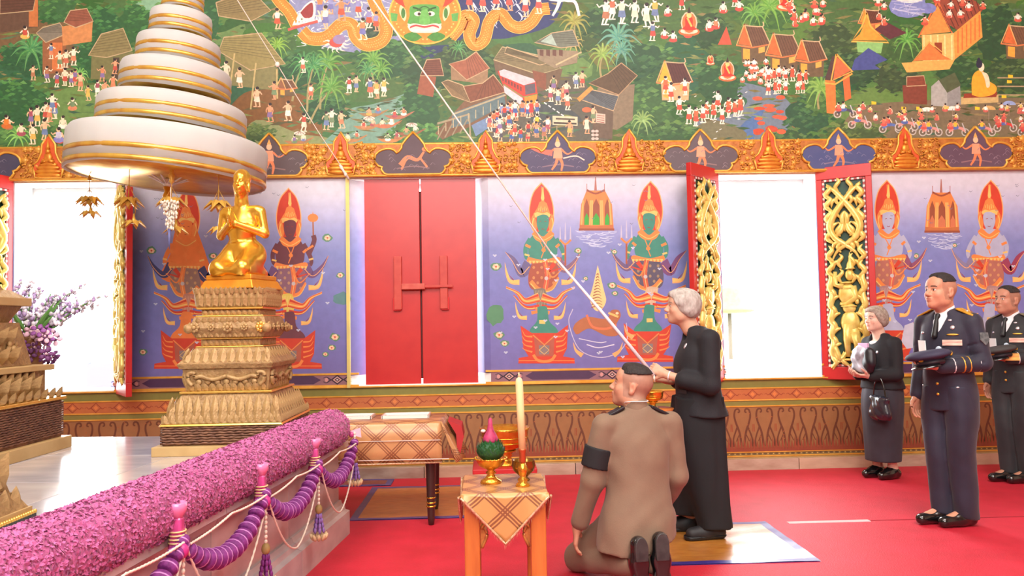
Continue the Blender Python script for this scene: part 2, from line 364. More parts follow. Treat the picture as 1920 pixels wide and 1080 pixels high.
mu.poly([(1006, 92), (1084, 96), (1082, 118), (1040, 128), (1010, 112)], (146, 132, 106)); mu.line([(1042, 122), (1090, 98)], 3, (190, 178, 136))
house([(1035, 62), (1074, 56), (1086, 86), (1052, 90), (1002, 80)], None, (114, 122, 106), GY); mu.poly([(1014, 78), (1034, 64), (1044, 86)], (168, 192, 178))
for i in range(4): mu.poly([(1012+i*12, 93), (1019+i*12, 94), (1019+i*12, 106), (1012+i*12, 104)], (104, 72, 60))
mu.poly([(998, 132), (1024, 138), (1024, 170), (1004, 160)], (132, 82, 60))
house([(1165, 118), (1195, 142), (1160, 178), (1104, 156), (1140, 138)], [(1120, 165), (1190, 158), (1186, 225), (1156, 244), (1122, 236)], (92, 74, 52), (132, 118, 94), ridge=(180, 150, 110))
house([(1108, 168), (1160, 180), (1150, 208), (1092, 188), (1100, 172)], [(1110, 196), (1150, 206), (1148, 262), (1112, 256)], (92, 100, 104), (104, 88, 72))
mu.poly([(1117, 212), (1135, 214), (1135, 232), (1117, 230)], (210, 190, 170)); [mu.line([(1119, 216+i*4), (1133, 218+i*4)], 1.2, (160, 90, 80)) for i in range(4)]
# red train
mu.poly([(933, 134), (942, 131), (1004, 152), (1008, 176), (1005, 200), (984, 206), (978, 198), (946, 168)], (206, 66, 50)); mu.poly([(936, 133), (945, 130), (1000, 148), (1004, 154), (982, 160), (938, 142)], (196, 196, 202))
mu.poly([(944, 160), (980, 184), (982, 202), (946, 174)], (204, 204, 210)); mu.poly([(983, 182), (1007, 178), (1006, 196), (984, 203)], (238, 148, 50)); mu.poly([(984, 160), (1003, 156), (1004, 174), (985, 178)], (96, 90, 100))
for i in range(7): mu.poly([(941+i*5.6, 144+i*2.9), (944.5+i*5.6, 145.8+i*2.9), (944.5+i*5.6, 153+i*3.1), (941+i*5.6, 151+i*3.1)], (120, 60, 56))
mu.line([(944, 158), (981, 182), (1007, 177)], 1.6, (96, 150, 80))
for i in range(5): mu.line([(1020+i*8, 192+i*5.5), (1025+i*8, 195.5+i*5.5)], 2.2, (232, 232, 226))
mu.poly([(1036, 217), (1083, 219), (1083, 236), (1036, 234)], (214, 204, 170)); mu.line([(1042, 222.5), (1078, 224)], 3, (84, 74, 60)); mu.line([(1038, 230.5), (1081, 232)], 3.4, (70, 64, 56)); mu.line([(1044, 236), (1044, 250)], 2, (150, 140, 120)); mu.line([(1074, 237), (1074, 250)], 2, (150, 140, 120))
# houses and temples on the right
def thai(x, y, w, h, rc=(112, 82, 62), gc=(216, 112, 60), wc=(110, 92, 66), k=1):
    mu.poly([(x+w*.08, y+h*.45), (x+w*.95, y+h*.45), (x+w*.92, y+h), (x+w*.12, y+h)], wc)
    mu.poly([(x+w*.2, y), (x+w*.78, y), (x+w*1.02, y+h*.5), (x+w*.42, y+h*.55)], rc)
    for t in np.linspace(.1, .9, 7): mu.line([(x+w*(.2+.58*t), y), (x+w*(.42+.6*t), y+h*(.55-.05*t))], .9, mix(rc, (40, 30, 26), .35))
    mu.poly([(x+w*.2, y-2), (x, y+h*.5), (x+w*.42, y+h*.55)], gc); mu.line([(x+w*.2, y-5), (x-3, y+h*.52), (x+w*.44, y+h*.57), (x+w*.2, y-5)], 2.2, (236, 176, 110))
    mu.line([(x+w*.2, y-2), (x+w*.78, y), (x+w*.8, y-9)], 2, (206, 180, 140), 3); mu.line([(x+w*.78, y), (x+w*1.04, y+h*.5)], 2, (206, 180, 140)); mu.line([(x-4, y+h*.53), (x+w*.44, y+h*.6), (x+w*1.06, y+h*.5)], 2.4, (224, 128, 76))
    mu.poly([(x+w*.16, y+h*.62), (x+w*.38, y+h*.64), (x+w*.38, y+h*.96), (x+w*.16, y+h*.92)], (244, 170, 70)); mu.poly([(x+w*.66, y+h*.6), (x+w*.86, y+h*.56), (x+w*.86, y+h*.72), (x+w*.66, y+h*.76)], (244, 176, 84))
thai(1384, 50, 58, 66); thai(1438, 66, 62, 70); thai(1492, 78, 56, 66); thai(1234, 118, 62, 70, (88, 50, 46), (236, 176, 60), (206, 172, 124)); thai(1612, 20, 44, 44, (104, 60, 44), (232, 150, 60), (190, 110, 60)); thai(1880, 50, 60, 60, (116, 84, 62)); thai(520, 150, 36, 30, (124, 86, 60), (150, 100, 70))
mu.poly([(1625, 36), (1648, 66), (1664, 76), (1598, 76), (1612, 64)], (236, 160, 60)); mu.line([(1625, 24), (1632, 50), (1666, 80), (1596, 78), (1616, 50), (1625, 24)], 3, (246, 186, 84)); mu.poly([(1606, 78), (1656, 80), (1652, 100), (1608, 98)], (142, 196, 118)); mu.poly([(1660, 40), (1700, 62), (1668, 74), (1640, 55)], (96, 50, 58))
mu.poly([(1628, 90), (1664, 112), (1640, 122), (1650, 130), (1596, 132), (1602, 112)], (72, 84, 146))
mu.poly([(1748, 0), (1800, -20), (1836, 8), (1842, 20), (1800, 60), (1770, 40)], (150, 76, 56)); mu.poly([(1758, 10), (1782, 60), (1724, 66)], (236, 150, 74)); mu.line([(1758, 2), (1722, 70), (1786, 64), (1758, 2)], 3.4, (232, 116, 66))
for t in range(9): mu.line([(1762+t*8, 12-t*3), (1784+t*6.6, 58-t*4.5)], 1.4, (96, 52, 44))
mu.poly([(1728, 66), (1788, 62), (1790, 112), (1730, 116)], (240, 190, 110)); mu.poly([(1788, 62), (1838, 20), (1842, 70), (1790, 112)], (226, 160, 76))
for i in range(5): mu.line([(1732+i*13, 66), (1733+i*13, 114)], 3, (250, 222, 150))
for i in range(6): mu.line([(1796+i*8, 58-i*6), (1796+i*8, 100-i*6)], 2.4, (236, 120, 60))
mu.poly([(1752, 80), (1766, 80), (1766, 112), (1752, 113)], (150, 70, 40)); mu.poly([(1742, 80), (1768, 104), (1784, 112), (1712, 114), (1724, 102)], (232, 130, 66)); mu.line([(1742, 78), (1710, 116), (1786, 114), (1742, 78)], 2.6, (246, 186, 96)); mu.poly([(1690, 118), (1790, 112), (1780, 130), (1700, 136)], (232, 176, 92))
mu.poly([(1547, 150), (1566, 152), (1568, 214), (1550, 212)], (232, 128, 62)); mu.poly([(1580, 146), (1592, 136), (1596, 184), (1584, 190)], (222, 112, 60)); mu.poly([(1546, 150), (1560, 106), (1572, 104), (1560, 150)], (84, 62, 60)); mu.poly([(1568, 106), (1562, 150), (1596, 132)], (224, 112, 70)); mu.line([(1568, 102), (1558, 152), (1598, 134), (1568, 102)], 3.6, (250, 178, 80)); mu.line([(1546, 156), (1566, 158), (1598, 138)], 3, (250, 178, 80))
house([(1700, 144), (1732, 142), (1736, 160), (1700, 162)], [(1692, 160), (1738, 158), (1738, 196), (1694, 194)], (150, 78, 56), (128, 66, 50)); mu.poly([(1746, 162), (1760, 150), (1776, 170), (1776, 200), (1746, 198)], (172, 174, 168)); mu.poly([(1776, 172), (1800, 160), (1802, 196), (1776, 200)], (146, 148, 146)); mu.poly([(1760, 150), (1790, 136), (1802, 160), (1776, 174)], (84, 96, 66))
for i in range(4): mu.line([(1870, 146+i*16), (1935, 146+i*16)], 2.4, (170, 152, 116))
# large seated statue on its plinth
mu.poly([(1802, 182), (1872, 178), (1872, 192), (1802, 196)], (206, 180, 120)); mu.poly([(1808, 176), (1870, 172), (1868, 182), (1806, 184)], (150, 62, 40))
mu.poly(crom([(1822, 178), (1822, 150), (1828, 136), (1842, 132), (1852, 150), (1868, 162), (1864, 176), (1840, 182), (1822, 178)], 5), (244, 172, 52)); mu.poly(crom([(1840, 134), (1852, 140), (1856, 160), (1850, 164), (1846, 148), (1840, 134)], 4), (246, 222, 186)); mu.ell(1840, 126, 5.5, 8.5, (248, 226, 192)); mu.ell(1836, 120, 6, 8, (44, 46, 66)); mu.ell(1835, 113, 3, 5, (44, 46, 66))
# small people
SK = [(248, 222, 190), (238, 190, 150), (222, 160, 120), (250, 230, 205)]
CLO = [(196, 84, 68), (206, 112, 84), (112, 132, 172), (226, 182, 92), (244, 236, 222), (168, 84, 98), (136, 112, 160), (214, 136, 98), (118, 142, 104), (176, 118, 86), (238, 222, 196)]
def fig(x, y, h, top=None, bot=None, sk=None, sit=False, hat=None):
    sk = sk or random.choice(SK); bot = bot or random.choice(CLO); d = random.choice((-1, 1)); s = h/30
    top = top or (sk if random.random() < .5 else random.choice(CLO))
    if sit:
        mu.ell(x, y-3*s, 8*s, 4.5*s, bot, 9); ty = y-5*s
    else:
        for e in (-1, 1):
            kx = x+e*2.5*s+random.uniform(-1, 2)*s; mu.line([(x+e*1.5*s, y-14*s), (kx, y-7*s), (kx-random.uniform(0, 3)*s*d, y)], 3*s, sk, 0, 1.8*s); mu.line([(kx-3*s, y), (kx+2*s, y)], 1.6*s, sk)
        mu.poly([(x-3.5*s, y-17*s), (x+3.5*s, y-17*s), (x+5*s, y-8*s), (x, y-7*s), (x-5*s, y-8.5*s)], bot); ty = y-16*s
    mu.poly([(x-3*s, ty), (x+3*s, ty), (x+4.5*s, ty-8*s), (x+1.5*s, ty-9.5*s), (x-1.5*s, ty-9.5*s), (x-4.5*s, ty-8*s)], top)
    for e in (-1, 1):
        a = random.uniform(-.3, 1.3); mu.line([(x+e*4*s, ty-8*s), (x+e*(6+2*a)*s, ty-3*s-a*2*s), (x+e*(5+5*a)*s, ty+2*s-a*9*s)], 2.2*s, sk, 0, 1.5*s)
    mu.ell(x+d*.4*s, ty-12*s, 2.9*s, 3.5*s, sk, 9); mu.ell(x-d*.5*s, ty-13.6*s, 2.9*s, 2.6*s, hat or (46, 38, 40), 9)
    if hat: mu.line([(x-5*s, ty-13*s), (x+5*s, ty-13*s)], 1.8*s, hat)
R = random.uniform
for x, y in [(62, 150), (88, 154), (107, 163), (122, 160), (134, 162), (141, 160), (151, 170), (165, 188), (183, 180), (197, 184), (212, 172), (192, 152), (216, 138), (112, 128), (124, 126), (138, 122), (96, 110)]: fig(x, y, R(26, 33))
for x, y in [(86, 229), (93, 228), (103, 222), (98, 210), (58, 236), (70, 236), (62, 270), (84, 262)]: fig(x, y, R(32, 38))
for x, y in [(118, 240), (136, 206), (16, 242), (112, 268), (40, 254), (47, 72)]: fig(x, y, 34, sit=True)
fig(12, 240, 36, (232, 130, 50), (206, 110, 50), sit=True); fig(110, 266, 40, (200, 196, 220), (140, 136, 200), sit=True)
for x, y in [(424, 152), (449, 164), (506, 228), (540, 226), (514, 186), (482, 200), (612, 243), (622, 238), (640, 240), (655, 174), (668, 172), (694, 182), (706, 184), (720, 180), (570, 246)]: fig(x, y, R(28, 36))
for x, y in [(583, 186), (568, 136)]: fig(x, y, 28, (250, 236, 210), (206, 110, 80))
for x, y, c in [(700, 214, (160, 124, 80)), (690, 238, (176, 132, 84)), (725, 235, (190, 120, 84)), (748, 218, (176, 116, 90)), (735, 262, (190, 130, 80)), (560, 266, (170, 120, 80)), (660, 262, (180, 130, 84)), (770, 250, (150, 96, 70))]:
    mu.poly(crom([(x-28, y-2), (x-14, y+5), (x+8, y+4), (x+30, y-10), (x+6, y-2), (x-28, y-2)], 3), c); fig(x-8, y+2, 22, sit=True); fig(x+9, y-2, 22, sit=True)
    if R(0, 1) < .55: mu.ell(x+2, y-16, 11, 4, (226, 216, 200)); [mu.line([(x+2, y-20), (x+2+q*9, y-14)], 1, (150, 120, 100)) for q in (-1, -.4, .3, 1)]
for i in range(34): fig(R(925, 1010), R(212, 268), R(25, 30), random.choice([(206, 60, 50), (240, 196, 60), (250, 246, 240), (220, 110, 60), (130, 150, 200), None]), random.choice([(70, 100, 160), (206, 60, 60), (80, 80, 90)]))
for x, y in [(918, 246), (937, 248), (1032, 190), (1038, 172), (1046, 196), (1056, 190), (1062, 184), (1064, 206), (1080, 165), (1092, 163), (1027, 250), (1068, 256), (1100, 250), (1020, 262), (1112, 230)]: fig(x, y, R(28, 32))
mu.line([(1084, 188), (1110, 164)], 8, (226, 150, 76)); mu.ell(1100, 206, 9, 5, (232, 110, 70)); [mu.ell(1112+(i % 2)*7, 246+(i//2)*7, 3.6, 2.6, (214, 190, 180)) for i in range(6)]
for x, y in [(1136, 46), (1166, 44), (1190, 42), (1212, 50), (1228, 40), (1148, 36)]: fig(x, y, R(40, 46), None, None, (252, 240, 220))
for x, y in [(1224, 76), (1246, 72), (1262, 78), (1290, 70), (1252, 30), (1330, 58), (1342, 54), (1356, 24), (1386, 20), (1278, 18), (1378, 12)]: fig(x, y, R(28, 34), None, (206, 80, 70), (252, 240, 220), sit=R(0, 1) < .6)
for i in range(34): fig(R(1392, 1450), R(120, 158), R(18, 22), (250, 244, 232), (206, 110, 80), (250, 232, 210), True)
for i in range(20): fig(R(1440, 1512), R(146, 178), R(22, 28), random.choice([(250, 244, 232), (214, 90, 60)]), (206, 90, 66), (250, 232, 210))
for i in range(16): mu.ell(R(1420, 1470), R(180, 250), R(7, 12), R(3, 5), jit((214, 90, 60), 14), 9)
for x, y in [(1292, 232), (1305, 236), (1325, 222), (1338, 224), (1354, 232), (1366, 220), (1378, 218), (1388, 216), (1274, 214), (1258, 190), (1248, 176), (1284, 178), (1318, 230), (1346, 206)]: fig(x, y, R(30, 36), random.choice([(222, 110, 70), (252, 240, 220)]), (206, 84, 62), (252, 236, 214))
def holy(x, y, s):
    mu.ell(x, y-2*s, 17*s, 7*s, (196, 110, 60)); mu.ell(x, y-3*s, 14*s, 4.5*s, (250, 232, 196)); mu.ell(x, y-16*s, 13*s, 18*s, (238, 200, 170)); mu.ell(x, y-16*s, 11*s, 16*s, (214, 120, 66))
    mu.poly(crom([(x-12*s, y-6*s), (x-6*s, y-12*s), (x-6*s, y-24*s), (x+5*s, y-24*s), (x+6*s, y-11*s), (x+13*s, y-6*s), (x, y-4*s), (x-12*s, y-6*s)], 3), (206, 54, 40)); mu.line([(x-3*s, y-24*s), (x+4*s, y-10*s)], 3*s, (244, 190, 96)); mu.ell(x, y-28*s, 4*s, 5*s, (248, 206, 130)); mu.poly([(x-3*s, y-31*s), (x+3*s, y-31*s), (x, y-42*s)], (60, 44, 44))
holy(1364, 148, 1); holy(1292, 62, 1.2); holy(1474, 16, 1.1); mu.poly([(1362, 50), (1372, 84), (1346, 84)], (214, 90, 66)); holy(1332, 120, .5)
for i in range(14): fig(R(1480, 1550), R(10, 50), R(24, 30), random.choice([(250, 240, 226), (214, 110, 80)]), (206, 84, 70), sit=True)
for i in range(26): fig(R(1640, 1960), R(-5, 20) if i % 2 else R(20, 48), R(22, 28), random.choice([(250, 240, 226), (222, 120, 90)]), (206, 90, 70), (250, 226, 200), True) if i % 3 else mu.ell(R(1690, 1740), R(-10, 20), 16, 10, jit((120, 130, 190)))
mu.ell(1702, 12, 36, 22, (128, 140, 196)); mu.ell(1705, -6, 30, 12, (232, 232, 226)); [mu.line([(R(1670, 1735), R(2, 30)), (R(1670, 1735), R(2, 30))], 1, (190, 196, 226)) for _ in range(14)]
# motorbikes and parasols along the bottom right
for x, y in [(1585, 212), (1612, 232), (1670, 240), (1726, 244), (1745, 246), (1795, 246), (1845, 246), (1885, 238), (1700, 236), (1930, 246)]:
    for e in (-15, 15): mu.ell(x+e, y+2, 7.5, 7.5, (196, 190, 180), 14); mu.ell(x+e, y+2, 5.4, 5.4, (112, 100, 84), 12); mu.ell(x+e, y+2, 1.6, 1.6, (210, 206, 196), 7)
    mu.line([(x-15, y), (x-4, y-6), (x+8, y-5), (x+15, y)], 5, random.choice([(206, 66, 60), (96, 120, 180), (230, 150, 140), (80, 80, 96)]), 3); mu.line([(x+15, y), (x+9, y-15)], 2, (190, 190, 190)); fig(x-4, y-4, 26, random.choice([(250, 244, 236), (240, 190, 60), (206, 70, 56), (170, 190, 220)]), (90, 110, 170), sit=True)
    if R(0, 1) < .6: fig(x-13, y-4, 24, (226, 120, 96), (206, 90, 80), sit=True)
for x, y, c in [(1738, 206, (250, 246, 232)), (1786, 204, (244, 240, 230)), (1854, 203, (214, 176, 110)), (1892, 194, (150, 170, 214))]: mu.ell(x, y+3, 13, 8, c, 14, PI, 2*PI); mu.line([(x, y), (x, y+24)], 1.4, (150, 130, 110))
for x, y in [(1634, 190), (1690, 200), (1718, 200), (1770, 198), (1828, 200), (1888, 150), (1890, 140), (1878, 178)]: mu.poly([(x, y), (x+9, y+1), (x+9, y+6), (x, y+6)], (246, 200, 50))
for i in range(26): fig(R(1600, 1920), R(205, 232), R(18, 22), random.choice([(250, 244, 236), (222, 110, 90), (240, 200, 110)]), (200, 100, 90), sit=True)
for i in range(24): x, y = R(1300, 1400), R(170, 265); mu.line([(x, y), (x+4, y-2)], 1.3, (226, 230, 226))
# serpents and the great green-faced mask
OR = (236, 142, 50)
def naga(pts, w):
    mu.line(pts, w+5, (250, 196, 90), 8); mu.line(pts, w+2, (170, 84, 34), 8); mu.line(pts, w, OR, 8); c = crom(pts, 14)
    for p in c[::2]:
        for q in (-.28, .02, .3): mu.ell(p[0]+q*w*.5, p[1]+q*w*.7, 1.2, .9, (250, 196, 110), 5)
naga([(505, -30), (522, 0), (542, 22), (556, 48)], 17); naga([(566, 58), (582, 72), (612, 70), (640, 46), (660, 48), (668, 70), (688, 84), (716, 76), (724, 50), (706, 12), (690, -30)], 20)
naga([(845, 70), (862, 50), (872, 30), (888, 38), (880, 66), (890, 84), (908, 74), (918, 40), (938, 26), (956, 46), (976, 52), (996, 42), (1012, 20), (1030, 16)], 18)
mu.poly(crom([(560, 26), (574, 8), (590, 2), (590, 34), (572, 40), (556, 38), (560, 26)], 5), (244, 236, 226)); mu.poly(crom([(563, 24), (575, 11), (586, 6), (586, 30), (572, 34), (563, 24)], 5), (150, 52, 50))
for i in range(9): mu.poly([(548+i*6, 48-i*.8), (552+i*6, 38-i*1.2), (556+i*6, 47-i*.8)], (250, 244, 232))
mu.line([(540, 56), (566, 48), (596, 40)], 5, (210, 90, 80), 3); mu.ell(566, 36, 3, 3, (250, 240, 210)); mu.ell(566, 36, 1.4, 1.4, (40, 30, 40))
for i in range(9): a = i*.45-.4; mu.flame([(632+10*math.cos(a), 80+10*math.sin(a)), (632+19*math.cos(a+.2), 80+15*math.sin(a+.2)), (632+27*math.cos(a), 80+20*math.sin(a))], 5, (240, 226, 214))
mu.ell(630, 80, 13, 9, (196, 80, 70)); mu.ell(636, 74, 12, 9, (150, 130, 170))
for x, y in [(520, 46), (600, 22), (620, 18), (652, 14), (672, 24), (692, 44), (610, 46), (680, 66), (640, 30), (705, 50)]: fig(x, y+8, R(34, 42), random.choice([(226, 140, 90), (150, 150, 200), (250, 236, 220)]), random.choice([(206, 90, 60), (120, 120, 180)]), random.choice(SK))
for x in (880, 905, 930, 955, 985, 1010): fig(x, 24+R(-8, 8), 40, (240, 226, 214), (200, 90, 80))
mu.line([(1030, -10), (1060, 0), (1078, 4), (1086, 30)], 8, (250, 244, 232), 4, 5); mu.line([(1050, 0), (1044, 16), (1036, 30)], 7, (250, 244, 232), 4, 4); mu.ell(1050, -10, 34, 14, (250, 244, 232))
mu.ell(797, 26, 68, 58, (250, 190, 80), 40); mu.ell(797, 26, 65, 55, OR, 40)
for i in range(46): a = i*2*PI/46; mu.ell(797+58*math.cos(a), 26+48*math.sin(a), 1.8, 1.6, (250, 200, 110), 6)
mu.ell(795, -14, 62, 34, (222, 70, 46), 30); mu.ell(795, -6, 40, 40, (240, 146, 54), 30)
for i in range(9): a = PI+.35+i*.3; mu.flame([(795+46*math.cos(a), 2+34*math.sin(a)), (795+54*math.cos(a+.1), 2+40*math.sin(a+.1)), (795+60*math.cos(a), 2+50*math.sin(a))], 8, (244, 110, 56))
for e in (-1, 1):
    mu.poly(crom([(796+e*36, 18), (796+e*45, 10), (796+e*47, 24), (796+e*38, 40), (796+e*34, 30), (796+e*36, 18)], 4), (246, 222, 170)); mu.ell(796+e*40, 25, 4, 10, (70, 130, 60)); mu.poly([(796+e*50, 26), (796+e*64, 24), (796+e*62, 40), (796+e*52, 40)], (94, 170, 84)); mu.poly(crom([(796+e*4, 70), (796+e*20, 60), (796+e*38, 66), (796+e*34, 74), (796+e*18, 78), (796+e*4, 70)], 4), (72, 140, 56))
mu.poly(crom([(768, 30), (770, 12), (796, 8), (822, 12), (824, 30), (828, 48), (815, 58), (796, 60), (777, 58), (764, 48), (768, 30)], 5), (90, 164, 76)); mu.poly(crom([(764, 50), (775, 44), (796, 47), (817, 44), (828, 50), (820, 60), (796, 62), (772, 60), (764, 50)], 5), (252, 226, 206)); mu.line([(768, 52), (780, 48), (796, 51), (812, 48), (824, 52)], 3.4, (206, 70, 70), 4); mu.line([(772, 57), (796, 56), (820, 57)], 1.8, (252, 250, 240), 3)
for e in (-1, 1):
    mu.ell(796+e*12, 26, 7.5, 4.5, (252, 246, 220)); mu.ell(796+e*10, 26.5, 3, 3, (60, 40, 30)); mu.line([(796+e*3, 22), (796+e*12, 17), (796+e*22, 14)], 3, (44, 84, 40), 3); mu.ell(796+e*5, 42, 5, 4, (70, 134, 60)); mu.poly([(796+e*25, 46), (796+e*32, 44), (796+e*29, 56)], (240, 230, 210))
mu.poly(crom([(790, 20), (796, 18), (802, 20), (806, 42), (796, 46), (786, 42), (790, 20)], 4), (110, 184, 90)); mu.line([(782, 20), (796, 12), (810, 20)], 2, (54, 100, 46), 3)
mural = tag(mu.build('upper_mural', PAINT, wall_back), label='village and temple scenes painted above the gilded frieze')
# ---------------------------------------------------------------- blue deity panels below the frieze
ZB = .967                                             # foot of the panels
def panel(name, x0, x1, draw, xa=None, xb=None):
    pa = Painter(lambda x, y: P(x, y, WALL-.004))
    zs = [2.81, 2.66, 2.5, 2.3, 2.1, 1.8, 1.4, .95]; cs = [(212, 210, 220), (206, 206, 222), (188, 190, 222), (154, 160, 210), (128, 138, 196), (122, 128, 192), (120, 120, 186), (116, 108, 170)]
    for (xl, yl, xr, yr) in ([(x0, WALL-.004, x1, WALL-.004)]+([xa] if xa else [])+([xb] if xb else [])):
        for i in range(7):
            k = len(pa.v)
            for x, y, z, c in ((xl, yl, zs[i], cs[i]), (xr, yr, zs[i], cs[i]), (xr, yr, zs[i+1], cs[i+1]), (xl, yl, zs[i+1], cs[i+1])): pa.v.append(Vector((x, y, z))); pa.c.append(lin(c))
            pa.f.append((k, k+1, k+2, k+3))
    draw(pa); return pa.build(name, PAINT2, wall_back)
OUT = (244, 176, 110)
def deity(pa, dx, dy, skin, garb, weapon=None, flip=False, sash=((120, 112, 160), (104, 80, 130)), body=None):
    """standing guardian drawn on a grid measured for the panel right of the closed shutters"""
    cx = 310
    def c(p): x, y = p; x = 2*cx-x if flip else x; return (900+x/2.7+dx, 320+y/2.7+dy)
    def L(pts): return [c(p) for p in pts]
    def pol(pts, col, s=0): pa.poly(crom(L(pts)+[c(pts[0])], s)[:-1] if s else L(pts), col)
    def ln(pts, w, col, s=5, w1=None): pa.line(L(pts), w/2.7, col, s, None if w1 is None else w1/2.7)
    RD, OG, YL, DR = (206, 66, 44), (236, 138, 70), (240, 196, 110), (150, 56, 44)
    # halo, crown, face
    pol([(310, 58), (268, 110), (248, 190), (252, 262), (280, 320), (340, 320), (370, 262), (374, 190), (352, 110)], OUT, 6); pol([(311, 66), (272, 114), (253, 190), (257, 258), (283, 314), (338, 314), (365, 258), (369, 190), (349, 114)], RD, 6)
    ln([(316, 84), (318, 150), (314, 200)], 14, OG, 3, 16); pol([(318, 80), (326, 140), (318, 160), (308, 140)], YL); pol([(292, 185), (300, 160), (318, 150), (338, 165), (346, 190), (356, 220), (268, 224)], OG); pol([(270, 218), (290, 210), (318, 216), (340, 210), (358, 222), (352, 236), (318, 226), (280, 238)], YL)
    for i in range(5): ln([(296+i*10, 210-abs(i-2)*4), (299+i*10, 188-i % 2*6)], 3, YL, 0)
    if body: pol([(270, 250), (360, 250), (400, 400), (440, 520), (250, 560), (180, 520), (210, 420)], body, 5)
    for e in (-1, 1): pol([(318+e*44, 216), (318+e*58, 244), (318+e*50, 290), (318+e*40, 318), (318+e*30, 280)], OG, 4); ln([(318+e*46, 240), (318+e*52, 270), (318+e*42, 305)], 5, YL)
    pol([(288, 232), (318, 222), (346, 232), (347, 275), (332, 312), (318, 320), (302, 312), (288, 276)], skin, 5)
    ln([(300, 258), (310, 255)], 2.5, DR, 0); ln([(325, 255), (336, 258)], 2.5, DR, 0); ln([(311, 294), (318, 297), (326, 294)], 3, DR, 0)
    # torso, arms
    pol([(282, 310), (350, 310), (384, 350), (392, 400), (372, 446), (262, 446), (244, 400), (250, 350)], skin, 4); pol([(262, 320), (282, 308), (318, 334), (352, 308), (376, 322), (352, 352), (318, 360), (284, 352)], OG, 4); ln([(268, 326), (318, 352), (370, 326)], 4, YL)
    ln([(256, 345), (232, 390), (236, 440), (270, 452)], 26, skin, 5, 18); ln([(384, 345), (412, 390), (426, 430), (420, 455)], 26, skin, 5, 18); ln([(230, 376), (256, 388)], 13, OG, 0); ln([(402, 372), (384, 388)], 13, OG, 0); ln([(226, 424), (250, 430)], 9, YL, 0); ln([(414, 424), (436, 418)], 9, YL, 0)
    ln([(300, 352), (322, 400), (310, 442)], 5, OG); ln([(340, 352), (322, 400)], 5, OG); pa.ell(*c((322, 402)), 4, 4, OG)
    # sashes flying
    ln([(250, 470), (210, 520), (170, 450), (128, 412)], 60, sash[0], 7, 4); ln([(250, 486), (206, 524), (162, 456), (128, 412)], 4, OUT, 6, 2); ln([(390, 450), (430, 500), (480, 460), (512, 404)], 52, sash[1], 7, 4); ln([(390, 470), (434, 506), (484, 462), (512, 404)], 4, OUT, 6, 2)
    pol([(244, 436), (318, 452), (396, 436), (402, 462), (318, 478), (240, 462)], OG, 3)
    for i in range(9): pol([(246+i*18, 456), (262+i*18, 456), (254+i*18, 476)], YL)
    # skirts
    pol([(262, 470), (385, 470), (392, 560), (356, 610), (262, 600), (244, 540)], garb[0], 4)
    for i in range(6):
        for j in range(4):
            if (i+j) % 2 == 0: pa.ell(*c((272+i*20, 490+j*26)), 2.6, 3, mix(garb[0], YL, .45), 8)
    ln([(256, 560), (300, 600), (360, 596), (398, 540)], 22, OG, 6, 10); ln([(256, 572), (300, 612), (364, 604), (400, 548)], 6, YL, 6, 3)
    ln([(330, 460), (340, 530), (330, 600)], 24, garb[1], 4); ln([(330, 460), (340, 530), (330, 600)], 4, OUT, 4); pa.ell(*c((336, 545)), 3.6, 3.6, (200, 190, 190))
    ln([(376, 470), (350, 510), (410, 494)], 22, RD, 5, 4); ln([(330, 475), (366, 540), (420, 492)], 12, OG, 5, 3)
    pol([(270, 600), (330, 600), (336, 690), (290, 690)], garb[2], 3); [ln([(280+q*8, 606), (288+q*8, 686)], 2, mix(garb[2], (255, 240, 200), .4), 0) for q in range(6)]
    for e, x in ((-1, 300), (1, 312)):
        for k, (w, col) in enumerate(((46, OUT), (40, RD), (22, OG), (7, YL))): ln([(x, 640+k*3), (x+e*70, 660), (x+e*110, 620), (x+e*(168), 586+k*3)], w, col, 7, 3)
        ln([(x, 690), (x+e*70, 690), (x+e*130, 630)], 26, RD, 6, 4); ln([(x, 694), (x+e*70, 694), (x+e*130, 634)], 6, YL, 6, 2)
        ln([(x+e*40, 720), (x-e*14, 708), (x-e*40, 690)], 18, OG, 5, 4)
        # flame tips
        for bx, by, s in ((x+e*100, 565, 1), (x+e*62, 745, .8)):
            ln([(bx, by), (bx+e*46*s, by-4*s), (bx+e*66*s, by-48*s), (bx+e*74*s, by-100*s)], 28*s, OUT, 7, 1); ln([(bx+4*e, by-2), (bx+e*46*s, by-8*s), (bx+e*64*s, by-50*s), (bx+e*72*s, by-92*s)], 19*s, YL, 7, 1); ln([(bx+e*30*s, by-10*s), (bx+e*56*s, by-40*s)], 5*s, DR, 4, 1)
    # legs and carved red pedestal
    pol([(290, 690), (338, 690), (350, 760), (388, 800), (384, 826), (262, 826), (256, 800), (288, 760)], skin, 4); pol([(300, 756), (330, 756), (330, 776), (300, 774)], YL)
    pol([(205, 784), (262, 822), (390, 822), (446, 780), (440, 900), (420, 940), (478, 950), (480, 976), (194, 976), (196, 948), (246, 940), (220, 900)], RD)
    for e in (-1, 1):
        for k in range(4): ln([(325+e*60, 840+k*26), (325+e*95, 836+k*24), (325+e*112, 806+k*30)], 9, OG, 4, 2)
    pol([(272, 828), (378, 828), (372, 940), (282, 940)], (176, 92, 72)); pol([(268, 826), (382, 826), (326, 876)], RD); ln([(268, 832), (326, 882), (382, 832)], 6, OG, 0); pol([(298, 884), (352, 884), (350, 930), (300, 930)], (136, 122, 120)); ln([(300, 908), (325, 886), (350, 908), (325, 930), (300, 908)], 3, YL, 0); ln([(270, 932), (290, 958), (326, 966), (362, 958), (382, 932)], 14, OG, 5, 14); ln([(196, 962), (478, 962)], 4, OG, 0)
